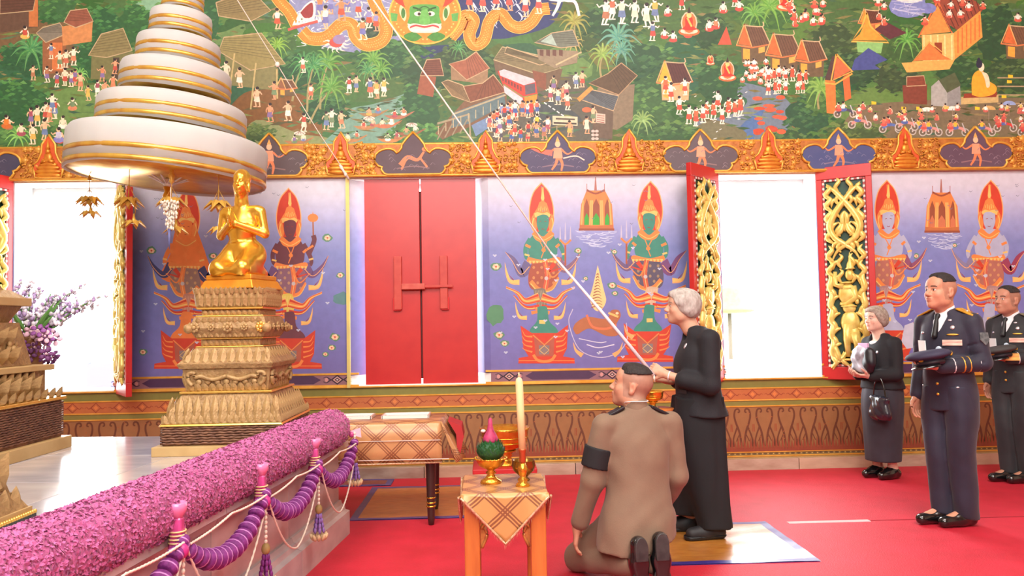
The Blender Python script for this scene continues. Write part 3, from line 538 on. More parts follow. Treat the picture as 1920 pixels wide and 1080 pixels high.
    if weapon == 'trident':
        ln([(432, 370), (432, 480)], 9, (170, 90, 60), 0)
        for q in (-26, 0, 26): ln([(432+q, 350), (432+q, 300-(20 if q == 0 else 0)), (432+q, 282-(24 if q == 0 else 0))], 9, (190, 186, 210), 3, 1)
        ln([(404, 350), (432, 372), (460, 350)], 10, OG, 4)
    if weapon == 'mace':
        ln([(412, 400), (440, 330), (436, 300)], 24, skin, 4); ln([(404, 372), (436, 352)], 11, OG, 0); ln([(436, 300), (434, 230)], 7, (170, 100, 60), 0); pa.ell(*c((434, 212)), 10, 8, OG); ln([(434, 196), (434, 180)], 6, OG, 0, 1)
def lotus(pa, x, y, s=1, c=(240, 190, 150)):
    pa.blob(x, y, 10*s, 8*s, (92, 140, 110), 9, .25)
    for i in range(6): pa.ell(x+3.6*s*math.cos(i), y+3*s*math.sin(i), 3.2*s, 2.6*s, mix(c, (250, 230, 210), i % 2*.5), 8)
    pa.ell(x, y, 2*s, 2*s, (206, 80, 60), 7)
def bits(pa, x0, x1, n=30):
    for _ in range(n):
        x, y = random.uniform(x0, x1), random.uniform(345, 420)
        if random.random() < .5: pa.line([(x-3, y-1), (x, y+1), (x+3, y-2)], 1.3, (120, 124, 150), 0, .5)
        x, y = random.uniform(x0, x1), random.uniform(440, 670); c = (196, 202, 222)
        for k in range(3): pa.ell(x+2*k-2, y+(k % 2)*2, 2, 1.3, c, 6)
def palace(pa, dx, dy, glow):
    def c(x, y): return (900+x/2.7+dx, 320+y/2.7+dy)
    OG, DO = (232, 134, 70), (150, 80, 56)
    pa.poly([c(540, 100), c(632, 100), (c(668, 170)), c(676, 280), c(504, 280), c(512, 170)], OG); pa.line([c(585, 32), c(585, 100)], 1.5, (170, 110, 100), 0, 5); pa.line([c(541, 66), c(541, 110)], 1.2, (170, 110, 100)); pa.line([c(630, 66), c(630, 110)], 1.2, (170, 110, 100)); pa.line([c(540, 98), c(585, 116), c(632, 98)], 3.6, DO, 4)
    for x, w in ((540, 13), (588, 19), (644, 13)):
        pa.poly([c(x-w, 275), c(x-w, 180), c(x, 140), c(x+w, 180), c(x+w, 275)], DO); pa.poly([c(x-w+2, 275), c(x-w+2, 240), c(x, 214), c(x+w-2, 240), c(x+w-2, 275)], glow)
    for x in (513, 556, 566, 612, 622, 664): pa.line([c(x, 276), c(x+(588-x)*.12, 150)], 3, (246, 176, 100))
    pa.line([c(504, 284), c(588, 290), c(676, 284)], 8, (190, 112, 66), 3); pa.line([c(500, 298), c(680, 298)], 4, DO)
    for i in range(34):
        y = 304+i*2.4; w = 110*math.sqrt(max(0, 1-(i/34)**2)); x = 588+random.uniform(-w, w*.6); pa.line([c(x, y), c(x+22, y+4), c(x+44, y)], 1, (196, 206, 232), 3)
def draw1(pa):
    deity(pa, -663, 10, (236, 132, 66), ((150, 120, 110), (226, 130, 70), (190, 130, 110)), None, True, ((64, 66, 110), (70, 70, 116)), body=(232, 128, 62)); deity(pa, -474, 10, (112, 62, 74), ((140, 100, 120), (226, 120, 70), (224, 200, 90)), 'mace', False, ((112, 80, 126), (112, 80, 126)))
    for a in [(614, 446, .9), (638, 516, .8), (628, 632, 1), (622, 652, .8), (610, 664, .6), (284, 470, .9), (268, 660, .8), (400, 480, .8)]: lotus(pa, *a)
    pa.blob(640, 560, 16, 12, (92, 136, 140)); bits(pa, 262, 650, 26)
def draw2(pa):
    deity(pa, 0, 0, (64, 140, 122), ((164, 84, 62), (206, 90, 60), (124, 118, 104)), 'trident', False, ((104, 96, 140), (130, 100, 130))); deity(pa, 205, -3, (64, 140, 122), ((92, 84, 104), (200, 96, 64), (206, 176, 150)), 'trident', True, ((120, 72, 120), (110, 90, 130)))
    palace(pa, 0, 0, (60, 170, 60))
    for a in [(930, 500, 1), (936, 628, 1), (946, 644, .8), (1084, 470, .7), (1152, 472, .6), (1148, 535, .9), (1153, 550, .6), (1098, 522, .5)]: lotus(pa, *a)
    pa.blob(928, 590, 16, 20, (86, 140, 104)); bits(pa, 925, 1275, 30)
    def c(x, y): return (900+x/2.7, 320+y/2.7)
    pa.poly(crom([c(596, 478), c(570, 590), c(556, 650), c(580, 704), c(612, 706), c(638, 660), c(626, 600), c(596, 478)], 6), (244, 206, 140))
    for i in range(12): y = 520+i*15; w = 6+i*2.6; pa.line([c(597-w, y+8), c(597, y), c(597+w*.7, y+10)], 2.2, (150, 90, 70), 3, .8)
    pa.line([c(470, 700), c(450, 770), c(500, 900), c(600, 945), c(700, 920), c(745, 850), c(740, 770)], 1.6, (196, 190, 214), 6); pa.line([c(540, 880), c(600, 896), c(680, 880)], 2, (214, 214, 232), 4); pa.line([c(500, 850), c(600, 870), c(640, 866)], 1.5, (214, 214, 232), 4)
    pa.poly(crom([c(470, 800), c(486, 770), c(540, 740), c(620, 750), c(650, 740), c(664, 708), c(700, 706), c(712, 736), c(690, 780), (c(700, 830)), c(640, 836), c(560, 800), c(520, 812), c(500, 826), c(484, 826), c(470, 800)], 5), (176, 108, 70)); pa.line([c(540, 730), c(570, 790), c(640, 800), c(690, 780)], 4, (232, 120, 80), 4); pa.line([c(650, 720), c(700, 740)], 4, (240, 190, 110)); pa.ell(*c(694, 722), 3, 2.4, (240, 210, 170))
    for x, y, e in ((478, 920, 1), (716, 920, -1), (735, 830, 1)): pa.line([c(x+e*40, y+16), c(x+e*8, y-10), c(x-e*6, y-50)], 9, OUT, 5, .6)
def draw3(pa):
    deity(pa, 648, -5, (176, 180, 206), ((176, 110, 96), (206, 100, 80), (170, 130, 130)), None, False, ((136, 128, 160), (140, 80, 110))); deity(pa, 843, -5, (176, 180, 206), ((176, 110, 96), (200, 100, 80), (170, 130, 130)), None, True, ((150, 60, 90), (136, 128, 160)))
    palace(pa, 648, 4, (206, 120, 84)); bits(pa, 1645, 1915, 24); [lotus(pa, *a) for a in [(1718, 480, .6), (1790, 460, .5), (1735, 600, .7)]]
    pa.poly([(1690, 640), (1696, 610), (1712, 604), (1726, 650), (1700, 654)], (196, 196, 214))
panel('deity_panel', -3.44, -1.29, draw1, (-1.29, WALL-.003, -1.13, 7.437))
panel('deity_panel', .03, 2.24, draw2, (-.10, 7.437, -.03, 7.327), (-.03, 7.327, .03, WALL-.003))
panel('deity_panel', 3.17, 6.2, draw3)
panel('deity_panel', -6.2, -4.36, lambda pa: None)

# ---------------------------------------------------------------- gilded frieze: relief band with painted cartouches and praying figures
fr = MB().bb(-9, 9, WALL-.035, WALL+.01, 2.81, 3.115).build('gilded_frieze', mat('frieze_ground', (200, 130, 58), .5, .15, noise=(170, 98, 42), nscale=22, bump=.5, bscale=26), wall_back)
rim = MB()
for z, y in ((2.815, .04), (3.115, .026)): rim.tube([(-9, WALL-y, z), (9, WALL-y, z)], .013, 6)
rim.build('gold_rim', GOLDL, fr)
def CZ(y): return 2.81+(330-y)*.00502
car = [(0, 247), (12.5, 260), (20.8, 271), (22, 277.5), (27, 284), (31, 287), (35, 281.7), (42, 278.6), (50, 278.5), (58, 280.5), (64.6, 283.8), (70, 289), (72, 295), (71, 304.6), (65, 311), (58, 313), (60, 317), (57, 322), (54, 325.4), (49, 327.5)]
bud = [(0, 246), (6, 255), (12, 264), (13, 280), (17, 290), (20, 296), (27, 301), (28, 310), (25, 318), (24, 326)]
CC = [(-35, (64, 62, 86)), (235, (84, 66, 74)), (505, (86, 68, 70)), (775, (82, 58, 66)), (1046, (70, 62, 96)), (1314, (92, 78, 84)), (1573, (74, 84, 132)), (1830, (96, 72, 90))]
fp = Painter(lambda x, z: (x, WALL-.045, z)); ff = Painter(lambda x, z: (x, WALL-.0475, z))
for k, (px, col) in enumerate(CC):
    x0 = P(px, 300, WALL-.04).x; h = [(d*.00502, CZ(y)) for d, y in car]; full = [(x0+a, b) for a, b in h]+[(x0-a, b) for a, b in reversed(h[1:])]
    body = MB().prism(full, 'y', WALL-.046, WALL-.02); cb = body.build('cartouche', mat('cartouche_%d' % k, col, .5, noise=mix(col, (150, 130, 150), .1), nscale=9), fr)
    MB().tube([(a, WALL-.046, b) for a, b in full+[full[0]]], .012, 6).build('gold_rim', GOLDL, cb)
    q = lambda a, b: (x0+a*.00502, CZ(b)); OGF = (226, 132, 86)
    ff.line([q(-30, 316), q(0, 312), q(30, 316)], .012, mix(col, (220, 170, 160), .4), 4)
    s = 1 if k % 2 else -1
    if k in (3, 0): ff.line([q(-24, 310), q(-10, 295), q(8, 300), q(20, 285)], .05, OGF, 5, .02); ff.line([q(-14, 300), q(-22, 318)], .02, OGF); ff.line([q(14, 298), q(26, 314)], .02, OGF); ff.ell(*q(22, 280), .03, .022, OGF)
    else:
        ff.line([q(0, 296), q(-4, 310), q(-12, 322)], .034, OGF, 4, .016); ff.line([q(2, 296), q(8, 310), q(6, 324)], .034, OGF, 4, .016); ff.poly([q(-9, 300), q(9, 300), q(7, 280), q(-7, 280)], mix(OGF, (240, 200, 180), .4)); ff.ell(*q(0, 273), .026, .03, (240, 190, 150)); ff.poly([q(-4, 268), q(4, 268), q(0, 258)], (240, 170, 90))
        ff.line([q(-7, 283), q(-20, 290), q(-28, 284*1.0)], .02, OGF, 4, .01); ff.line([q(7, 283), q(18, 292), q(30*1.0, 286)], .02, OGF, 4, .01)
        if k == 4: ff.line([q(-10, 290), q(-34, 286), q(-52, 280)], .06, (220, 110, 90), 4, .01); ff.line([q(10, 300), q(34, 296), q(50, 304)], .012, (240, 210, 190), 5)
    for _ in range(16): a, b = random.uniform(-60, 60), random.uniform(290, 322); ff.line([q(a, b), q(a+4, b-4), q(a+9, b)], .006, mix(col, (220, 200, 210), .4), 3, .002)
ff.build('cartouche_picture', PAINT2, fr)
flo = MB()
for px in (-98, 92, 366, 639, 911, 1180, 1441, 1697, 1950):
    x0 = P(px, 300, WALL-.04).x; h = [(d*.00502, CZ(y)) for d, y in bud]; full = [(x0+a, b) for a, b in h]+[(x0-a, b) for a, b in reversed(h[1:])]
    b = MB().prism(full, 'y', WALL-.05, WALL-.02).build('praying_figure', mat('niche_red', (206, 70, 40), .5, .1, noise=(220, 110, 50), nscale=12), fr)
    MB().tube([(a, WALL-.05, c) for a, c in full], .010, 6).build('gold_rim', GOLDL, b)
    f = MB(); zc = lambda y: CZ(y)
    for y, rx, rz in ((322, 24, 5), (315, 25, 5), (308, 22, 5), (302, 17, 5), (296, 12, 5)): f.ell((x0, WALL-.055, zc(y)), (rx*.005, .02, rz*.0055), 14, 6)
    f.ell((x0, WALL-.055, zc(289)), (.04, .02, .05), 10, 6); f.ell((x0, WALL-.06, zc(278)), (.022, .02, .028), 10, 6); f.lathe([(.02, 0), (.012, .03), (.004, .07), (.0, .09)], 8, (x0, WALL-.06, zc(273)))
    for e in (-1, 1): f.tube([(x0+e*.04, WALL-.06, zc(292)), (x0+e*.055, WALL-.065, zc(300)), (x0+e*.01, WALL-.075, zc(296))], [.014, .012, .01], 6)
    f.build('gilt_figure', mat('gilt_figure', (230, 158, 58), .4, .5, noise=(206, 120, 40), nscale=16), b)
# scrolls and flowers filling the band: raised work, too fine to pick apart
xs = [P(p, 300, WALL-.04).x for p, _ in CC]; bx = [P(p, 300, WALL-.04).x for p in (-98, 92, 366, 639, 911, 1180, 1441, 1697, 1950)]
for x in np.arange(-4.9, 5.9, .05):
    if min(abs(x-q) for q in xs) < .355 or min(abs(x-q) for q in bx) < .115: continue
    for z in np.arange(2.845, 3.10, .05):
        r = random.uniform(.018, .032); cx, cz = x+random.uniform(-.014, .014), z+random.uniform(-.012, .012)
        if random.random() < .45:
            flo.ell((cx, WALL-.038, cz), (r, .016, r), 8, 4); [flo.ell((cx+r*.8*math.cos(a), WALL-.036, cz+r*.8*math.sin(a)), (r*.5, .012, r*.5), 6, 4) for a in np.arange(0, 6.2, 1.25)]
        else:
            a0 = random.uniform(0, 6); flo.tube([(cx+r*(1-t*.8)*math.cos(a0+t*6), WALL-.04, cz+r*(1-t*.8)*math.sin(a0+t*6)) for t in np.linspace(0, 1, 9)], list(np.linspace(.009, .004, 9)), 5)
for q in xs: pass
tag(flo.build('floral_relief', mat('floral_gold', (228, 172, 76), .42, .25, noise=(206, 138, 54), nscale=14), fr), kind='stuff')

# ---------------------------------------------------------------- patterned border under the panels, dado bands, marble skirting
def band_map(x, z): return (x, WALL-.005, z)
bd = Painter(band_map)
NICHE = [(-4.36, -3.44), (-1.14, -.10), (2.24, 3.17)]
for a, b in ((-6.2, -4.36), (-3.44, -1.29), (.03, 2.24), (3.17, 6.4)):
    bd.poly([(a, .862), (b, .862), (b, .965), (a, .965)], (142, 102, 112))
    x = a+.17 if a != -3.44 else a+.1
    k = 0
    while x < b-.1:
        if x+.02 < b:
            for s, c in ((.062, (52, 34, 52)), (.042, (206, 160, 150)), (.026, (64, 44, 60)), (.012, (220, 190, 180))): bd.poly([(x-s, .914), (x, .914+s*.75), (x+s, .914), (x, .914-s*.75)], c)
            for e in (-1, 1):
                bd.line([(x+e*.06, .914), (x+e*.1, .94), (x+e*.13, .93)], .012, (54, 36, 52), 4, .004); bd.line([(x+e*.06, .914), (x+e*.1, .888), (x+e*.13, .898)], .012, (54, 36, 52), 4, .004); bd.ell(x+e*.1, .914, .016, .02, (206, 150, 146), 8)
        h0, h1 = x+.17, min(x+.80, b)
        if h1-h0 > .2: bd.poly([(h0-.02, .914), (h0+.05, .952), (h1-.05, .952), (h1+.02, .914), (h1-.05, .876), (h0+.05, .876)], (78, 52, 84))
        x += .97
bd.build('pattern_border', PAINT2, wall_back)
gl = MB()
for a, b in ((-6.2, -4.36), (-3.44, -1.2), (-.02, 2.24), (3.17, 6.4)):
    gl.bb(a, b, WALL-.012, WALL+.01, .958, .976); gl.bb(a, b, WALL-.012, WALL+.01, .850, .866)
gl.bb(-9, 9, WALL-.028, WALL, .838, .850)
for z in (.757, .645, .588, .160, .122): gl.bb(-9, 9, WALL-.012, WALL, z-.006, z+.006)
gl.build('gold_line', GOLDL, wall_back)
da = Painter(band_map)
for z0, z1, c in ((.757, .845, (128, 124, 60)), (.645, .757, (186, 108, 62)), (.588, .645, (132, 126, 62)), (.16, .588, (152, 106, 66)), (.11, .16, (134, 114, 70)), (.09, .12, (190, 148, 90))): da.poly([(-9, z0), (9, z0), (9, z1), (-9, z1)], c)
DB, DD = (146, 62, 40), (104, 60, 40)
x = -5.0
for i in range(54):
    xc = -5.08+i*.2105
    da.line([(xc-.045, .70), (xc, .742), (xc+.045, .70), (xc, .658), (xc-.045, .70)], .009, DB, 0); da.poly([(xc-.022, .70), (xc, .722), (xc+.022, .70), (xc, .678)], (216, 130, 70))
    for e in (-1, 1): da.line([(xc+e*.043, .70), (xc+e*.065, .69), (xc+e*.08, .704), (xc+e*.1, .697)], .008, DB, 4, .003)
    xm = xc+.105
    for e in (-1, 1):
        # hooked stem curling outward at the top, crossing to the foot of its neighbour
        da.line([(xm+e*.012, .21), (xm+e*.03, .34), (xm+e*.064, .44), (xm+e*.076, .505), (xm+e*.064, .555), (xm+e*.035, .562), (xm+e*.026, .538), (xm+e*.042, .53)], .021, DD, 5, .013)
        da.line([(xm+e*.05, .395), (xm+e*.088, .29), (xm+e*.09, .21)], .016, DD, 4, .012)
        da.line([(xm+e*.03, .33), (xm+e*.062, .26)], .009, DD, 0)
        da.line([(xm+e*.1, .42), (xm+e*.098, .35)], .006, DB, 0)
    for q in range(7): da.poly([(xc+q*.03-.004, .30-(q % 2)*.03), (xc+q*.03+.017, .17), (xc+q*.03-.017, .17)], (146, 70, 46))
    da.poly([(xc-.0, .165), (xc+.2105, .165), (xc+.2105, .20), (xc, .20)], (140, 68, 46))
    for q in range(4): da.ell(xc+q*.052, .141, .017, .010, (104, 84, 56), 8); da.ell(xc+q*.052+.026, .141, .006, .006, (196, 160, 96), 6)
    for q in range(5): u, v = xc+random.uniform(0, .2), random.uniform(.25, .57); da.line([(u, v), (u+.012, v+.006)], .006, (170, 96, 52), 0)
da.build('painted_dado', PAINT2, wall_back)
bb = empty('baseboard_back', (0, WALL, 0), kind='structure'); MAR = [mat('skirting_marble_%d' % i, c, .28, noise=n, nscale=5, stretch=(1, 1, 3)) for i, (c, n) in enumerate((((196, 172, 152), (170, 140, 120)), ((206, 176, 150), (184, 150, 126)), ((186, 166, 152), (150, 122, 108))))]
for i in range(26): MB().box((-9+.35+i*.7, -.03, .05), (.694, .06, .104)).build('marble_slab', MAR[random.choice((0, 1, 1, 2))], bb, bevel=.003)

# ---------------------------------------------------------------- window shutters
REDP = mat('red_lacquer', (196, 40, 38), .38, noise=(186, 32, 34), nscale=6, coat=.25, coat_rough=.25)
REDD = mat('red_bar', (186, 52, 46), .42, noise=(200, 74, 60), nscale=12)
GREENP = mat('shutter_green', (24, 74, 52), .45, noise=(16, 54, 42), nscale=10)
GOLDR = mat('relief_gold', (236, 218, 130), .32, .25, noise=(214, 184, 90), nscale=18)
BEAD = mat('bead_white', (226, 214, 206), .4); BEADR = mat('bead_red', (170, 60, 60), .4)
win = [empty('window_%d' % (i+1), ((a+b)/2, WALL, ZS), kind='structure') for i, (a, b) in enumerate(WIN)]
for w, (a, b) in zip(win, WIN):
    hw = (b-a)/2; MB().bb(-hw, hw, -.02, .40, -.018, .004).build('sill', WHITEP, w, bevel=.004)
    f = MB(); [f.bb(min(e*hw, e*(hw-.03)), max(e*hw, e*(hw-.03)), .28, .345, .004, ZT-ZS-.04) for e in (-1, 1)]; f.bb(-hw, hw, .28, .345, ZT-ZS-.04, ZT-ZS-.001); f.build('window_frame', WHITEP, w)
# closed pair
w = win[1]; H2 = ZT-ZS
for e in (-1, 1):
    s = MB().bb(min(e*.008, e*.525), max(e*.008, e*.525), .02, .065, -.02 if e < 0 else -.012, H2+.02).build('window_shutter', REDP, w, bevel=.004)
    MB().bb(e*.215-.036, e*.215+.036, -.015, .03, .70, 1.20).build('upright_bar', REDD, s, bevel=.004)
    MB().bb(e*.225-.036, e*.225+.036, -.008, .028, .69, .81).build('bar_foot', mat('bar_foot_red', (206, 40, 44), .5), s, bevel=.004)
MB().bb(-.18, .04, -.035, -.012, .885, .94).build('bolt', mat('worn_bolt', (206, 96, 80), .45, noise=(190, 60, 52), nscale=14), w, bevel=.004)
MB().bb(.03, .30, -.03, -.016, .90, .925).build('bolt_bar', REDD, w, bevel=.003)
MB().bb(-.012, .012, .05, .07, .05, 1.82).build('gap_shade_strip', mat('gap_shade', (90, 24, 24), .6), w)  # dark strip added behind the leaf gap, standing in for its shade
# open carved leaves
def kranok(mb, pts, w, flat=.5):
    p = crom(pts, 7); n = len(p); r = w*1.3*np.sin(np.linspace(.35, PI*.97, n)); mb.tube([(q[0], -.014, q[1]) for q in p], list(r), 8, flat=1, up=(0, 1, 0))
def leaf(parent, hinge, rz, face, wd=.50, name='window_shutter'):
    """open leaf: local x runs from the hinge to the free edge; the carved face looks toward local -y"""
    s = empty(name, hinge, rz, kind='structure')
    Ht = 1.99; z0 = -.03; fm = .055
    fb = MB(); fb.bb(0, wd, 0, .05, z0, z0+.12); fb.bb(0, wd, 0, .05, Ht-.12, Ht); fb.bb(0, fm, 0, .05, z0+.12, Ht-.12); fb.bb(wd-fm, wd, 0, .05, z0+.12, Ht-.12)
    fb.build('shutter_frame', REDP, s, bevel=.004)
    MB().bb(fm, wd-fm, .018, .04, z0+.12, Ht-.12).build('green_panel', GREENP, s)
    bead = MB(); z = z0+.13; k = 0
    while z < Ht-.13:
        for x in (fm+.012, wd-fm-.012): bead.box((x, .008, z), (.018, .02, .022), k % 2)
        z += .024; k += 1
    x = fm+.03
    while x < wd-fm-.02:
        for z in (z0+.134, Ht-.134): bead.box((x, .008, z), (.022, .02, .018), k % 2)
        x += .024; k += 1
    bead.build('bead_border', [BEAD, BEADR], s)
    W = wd-2*fm-.05; xc = wd/2; g = MB()
    def q(u, v): return (xc+u*W*.5, .06+v*1.78)      # u -1..1, v 0..1
    def K(pts, w): kranok(g, [q(*p) for p in pts], w)
    # crossing vine stems with leaf curls
    for e in (-1, 1):
        K([(e*.9, .98), (e*.5, .95), (e*.05, .90), (-e*.5, .83), (-e*.8, .76), (-e*.55, .70), (0, .66), (e*.5, .62), (e*.85, .55)], .026)
        K([(-e*.55, .70), (-e*.2, .74), (-e*.05, .80)], .02); K([(0, .84), (e*.14, .80), (-e*.02, .73)], .018)
        for v in (.93, .87, .80, .70, .60, .52): K([(e*.62, v-.03), (e*.95, v), (e*.72, v+.035), (e*.9, v+.06)], .02); K([(e*.35, v-.02), (e*.6, v-.035), (e*.68, v-.07)], .014)
        for v in (.44, .35, .27, .19, .10): K([(e*.55, v-.05), (e*.9, v-.01), (e*.82, v+.04), (e*.95, v+.075)], .024); K([(e*.4, v-.05), (e*.68, v-.06), (e*.9, v-.1)], .016)
        K([(e*.1, .1), (e*.5, .06), (e*.8, .12), (e*.9, .05)], .024); K([(0, .02), (e*.35, .05), (e*.3, .1)], .018)
    for e in (-1, 1):
        for v in (.97, .90, .835, .735, .65, .565, .485): K([(e*.25, v-.03), (e*.42, v), (e*.22, v+.03), (e*.36, v+.05)], .016)
        for v in (.40, .31, .23, .15, .04): K([(e*.98, v-.03), (e*.7, v), (e*.86, v+.03), (e*.66, v+.06)], .02)
    g.build('carved_scrolls', GOLDR, s)
    d = MB()                                          # dancing guardian in high relief
    def E(u, v, rx, rz, ry=.02): a, b = q(u, v); d.ell((a, -.012, b), (rx, ry, rz), 12, 8)
    def T(pts, r): d.tube([(*[q(*p)[0]], -.016, q(*p)[1]) for p in pts], r, 8, up=(0, 1, 0))
    E(.16, .50, .042, .055, .03); d.lathe([(.05, 0), (.034, .02), (.03, .05), (.016, .08), (.004, .16)], 10, (q(.2, .53)[0], -.012, q(.2, .53)[1]))
    E(.02, .40, .085, .10, .03); E(.08, .325, .06, .05, .03); E(.1, .25, .085, .11, .035); E(.25, .19, .06, .09, .03)
    T([(-.2, .44), (-.62, .45), (-.6, .52)], [.034, .026, .018]); T([(.3, .44), (.45, .38), (-.1, .345), (-.4, .35)], [.034, .03, .024, .016])
    T([(0, .24), (-.1, .16), (-.05, .07)], [.05, .035, .022]); T([(.3, .2), (.45, .13), (.3, .06)], [.05, .034, .02])
    for z in (.46, .43): E(.02, z, .06, .012, .04)
    E(.06, .335, .075, .014, .045); E(.5, .36, .02, .03); E(-.08, .055, .045, .014, .035); E(.35, .05, .04, .014, .035)
    d.build('carved_guardian', GOLDR, s)
    return s
def mirror(o):
    o.scale = (-1, 1, 1)
    return o
# right-hand leaf of the right window: hinge at the right jamb, swung into the hall
def swing(hx, ex, ey, m):
    dx, dy = ex-hx, ey-WALL; wd = math.hypot(dx, dy); a = math.atan2(dy, dx)
    if m: s = leaf(None, (hx, WALL-.004, ZS), a, 1, wd)
    else:
        s = leaf(None, (hx, WALL-.004, ZS), a+PI, 1, wd); mirror(s)
    return s
swing(3.175, 3.60, 7.06, True)
swing(2.235, 1.875, 6.94, False)
swing(-3.43, -3.145, 6.88, True)
swing(-4.37, -4.52, 6.82, False)
# slim gilt batten on the corner of the closed window's splay
MB().bb(-1.305, -1.275, WALL-.035, WALL, .838, 2.815).build('trim_1', mat('batten_cream', (224, 206, 120), .5, .2, noise=(206, 190, 120), nscale=6))['kind'] = 'structure'

# ---------------------------------------------------------------- red carpet
CARP = mat('red_carpet', (208, 24, 54), .6, noise=(192, 14, 42), nscale=5, bump=.4, bscale=120, spec=.8)
tag(MB().bb(-9, 9, -8, WALL, -.02, 0).build('floor', CARP), kind='structure')
seam = MB().bb(2.05, 2.62, 5.33, 5.375, 0, .003).build('trim_2', mat('glare_tape', (236, 226, 230), .12, spec=.8)); tag(seam, label='clear tape over the carpet seam, window glare put in its white', kind='structure')  # white colour stands in for the window reflected in clear plastic
MB().bb(2.62, 6.0, 5.345, 5.36, 0, .0015).build('trim_3', mat('seam_red', (150, 16, 34), .95))['kind'] = 'structure'

# ---------------------------------------------------------------- outside the windows
tag(MB().bb(-30, 30, 7.9, 60, -.5, -.3).build('ground_outside', mat('pale_paving', (214, 212, 206), .8, noise=(196, 194, 188), nscale=2)), kind='structure')
# ---------------------------------------------------------------- marble dais
ZD = .665
MARB = [mat('white_marble_%d' % i, c, .17, noise=n, nscale=3.2, stretch=(1, 2.5, 1), coat=.4, coat_rough=.14) for i, (c, n) in enumerate((((206, 200, 200), (176, 172, 178)), ((214, 206, 202), (188, 180, 180)), ((198, 196, 200), (170, 170, 180))))]
MARF = [mat('face_marble_%d' % i, c, .3, noise=n, nscale=4, stretch=(1, 1, 2)) for i, (c, n) in enumerate((((206, 190, 184), (176, 158, 156)), ((198, 186, 184), (164, 150, 152))))]
TH = math.radians(6)
dais = empty('marble_dais', (-.955, 5.38, 0), -TH, kind='structure')     # local x points into the hall, local y toward the wall
core = MB().bb(-5, -.09, -6.5, -.02, 0, ZD-.04); core.build('dais_core', MARF[0], dais)
for i in range(8):
    for j in range(7):
        x, y = -.02-.4-i*.79, -.0-.4-j*.79
        if x > -5: MB().box((x, y, ZD-.02), (.786, .786, .04)).build('marble_tile', MARB[(i*2+j) % 3], dais, bevel=.002)
for j in range(6):
    y1 = -j*.95; y0 = y1-.944
    MB().prism([(-.1, ZD-.04), (-.005, ZD-.04), (-.005, ZD-.075), (-.045, ZD-.10), (-.06, ZD-.13), (-.1, ZD-.13)], 'y', y0, y1).build('lip_moulding', MARF[j % 2], dais)
    MB().bb(-.1, -.075, y0, y1, .22, ZD-.13).build('face_slab', MARF[(j+1) % 2], dais, bevel=.002)
    MB().prism([(-.1, .225), (-.06, .225), (-.05, .20), (-.035, .195), (-.03, .165), (0, .155), (0, 0), (-.1, 0)], 'y', y0, y1).build('base_moulding', MARF[j % 2], dais)

# ---------------------------------------------------------------- bolster of pink flowers along the dais edge
PINK = mat('pink_petals', (196, 90, 152), .7, noise=(176, 74, 134), nscale=30, bump=.6, bscale=90, sheen=.3)
PINKP = mat('petal_ruffle', (198, 100, 158), .7, noise=(184, 88, 146), nscale=9, sheen=.3)
RA = np.array(P(622, 803, 5.2)); RB_ = np.array(P(392, 908, 3.5)); RD_ = (RA-RB_)/np.linalg.norm(RA-RB_); RR = .125
R0 = RA-RD_*4.2
roll = empty('flower_bolster', tuple(RA), 0, 'long bolster of pink ruffled flowers lying along the marble dais edge', 'flower garland')
ax = Vector(RD_); s1 = ax.cross(Vector((0, 0, 1))).normalized(); s2 = s1.cross(ax)
rb = MB(); npt = 60; prof = [(0, 0)]
rb.tube([Vector((0, 0, 0))+ax*(.05-.03-t*4.2) for t in np.linspace(0, 1, npt)], [RR*(.62 if i == 0 else 1) for i in range(npt)], 24)
rb.ell((0, 0, 0), (RR*.97, RR*.97, RR*.97), 20, 10); rb.build('flower_core', PINK, roll)
pt = MB()
for i in range(42000):
    t = random.random(); t = -4.1*t**.8+.04; a = random.uniform(0, 2*PI)
    n = s1*math.cos(a)+s2*math.sin(a); c = ax*t+n*(RR+random.uniform(-.003, .005))
    if t > .0: c = ax*random.uniform(0, .1)+n*RR*random.uniform(.2, 1)
    u = (ax*random.uniform(-1, 1)+n.cross(ax)*random.uniform(-1, 1)+n*random.uniform(-.1, .5)).normalized(); w = n.cross(u).normalized(); l = random.uniform(.0045, .0085)
    u = (u+n*random.uniform(.0, .28)).normalized()
    pt.add([c-u*l-w*l*.5, c-w*l*.9+n*l*.5, c+u*l+n*l*.35, c+w*l*.9+n*l*.1], [(0, 1, 2), (0, 2, 3)])
tag(pt.build('petal', PINKP, roll), kind='stuff')

# ---------------------------------------------------------------- festoons hanging from the bolster
PURP = mat('purple_orchid', (108, 30, 110), .65, noise=(136, 52, 134), nscale=40, bump=.3, bscale=80)
PURL = mat('purple_edge', (196, 132, 196), .6); BEADW = mat('jasmine_white', (238, 226, 210), .55, noise=(220, 204, 186), nscale=60)
RIB = mat('pink_ribbon', (216, 84, 156), .3, noise=(190, 60, 130), nscale=20, coat=.4); OLIVE = mat('olive_bud', (140, 116, 60), .6, noise=(170, 140, 90), nscale=30)
LAV = mat('lavender_bud', (150, 120, 190), .6, noise=(120, 84, 160), nscale=30); CRM = mat('cream_bud', (226, 200, 160), .6, noise=(196, 166, 120), nscale=30)
side = Vector((s1.x, s1.y, 0)).normalized()
if side.x < 0: side = -side
def on_roll(t, d=0, z=0): return Vector(RA)+ax*t+side*(RR*.92+d)+Vector((0, 0, z))
disc = MB().lathe([(.0, -.008), (.034, -.011), (.043, -.006), (.046, .002), (.040, .010), (0, .008)], 14)
disc.mesh('petal_ring'); DISC = disc.mesh('petal_ring'); DISC.materials.append(PURP)
ring = MB().lathe([(.0435, -.0035), (.046, 0), (.0435, .0035)], 14); RING = ring.mesh('ring_edge'); RING.materials.append(PURL)
CT = [.02, -.70, -1.45, -2.22, -3.0]
names = ['pale', 'far', 'middle', 'near', 'last']
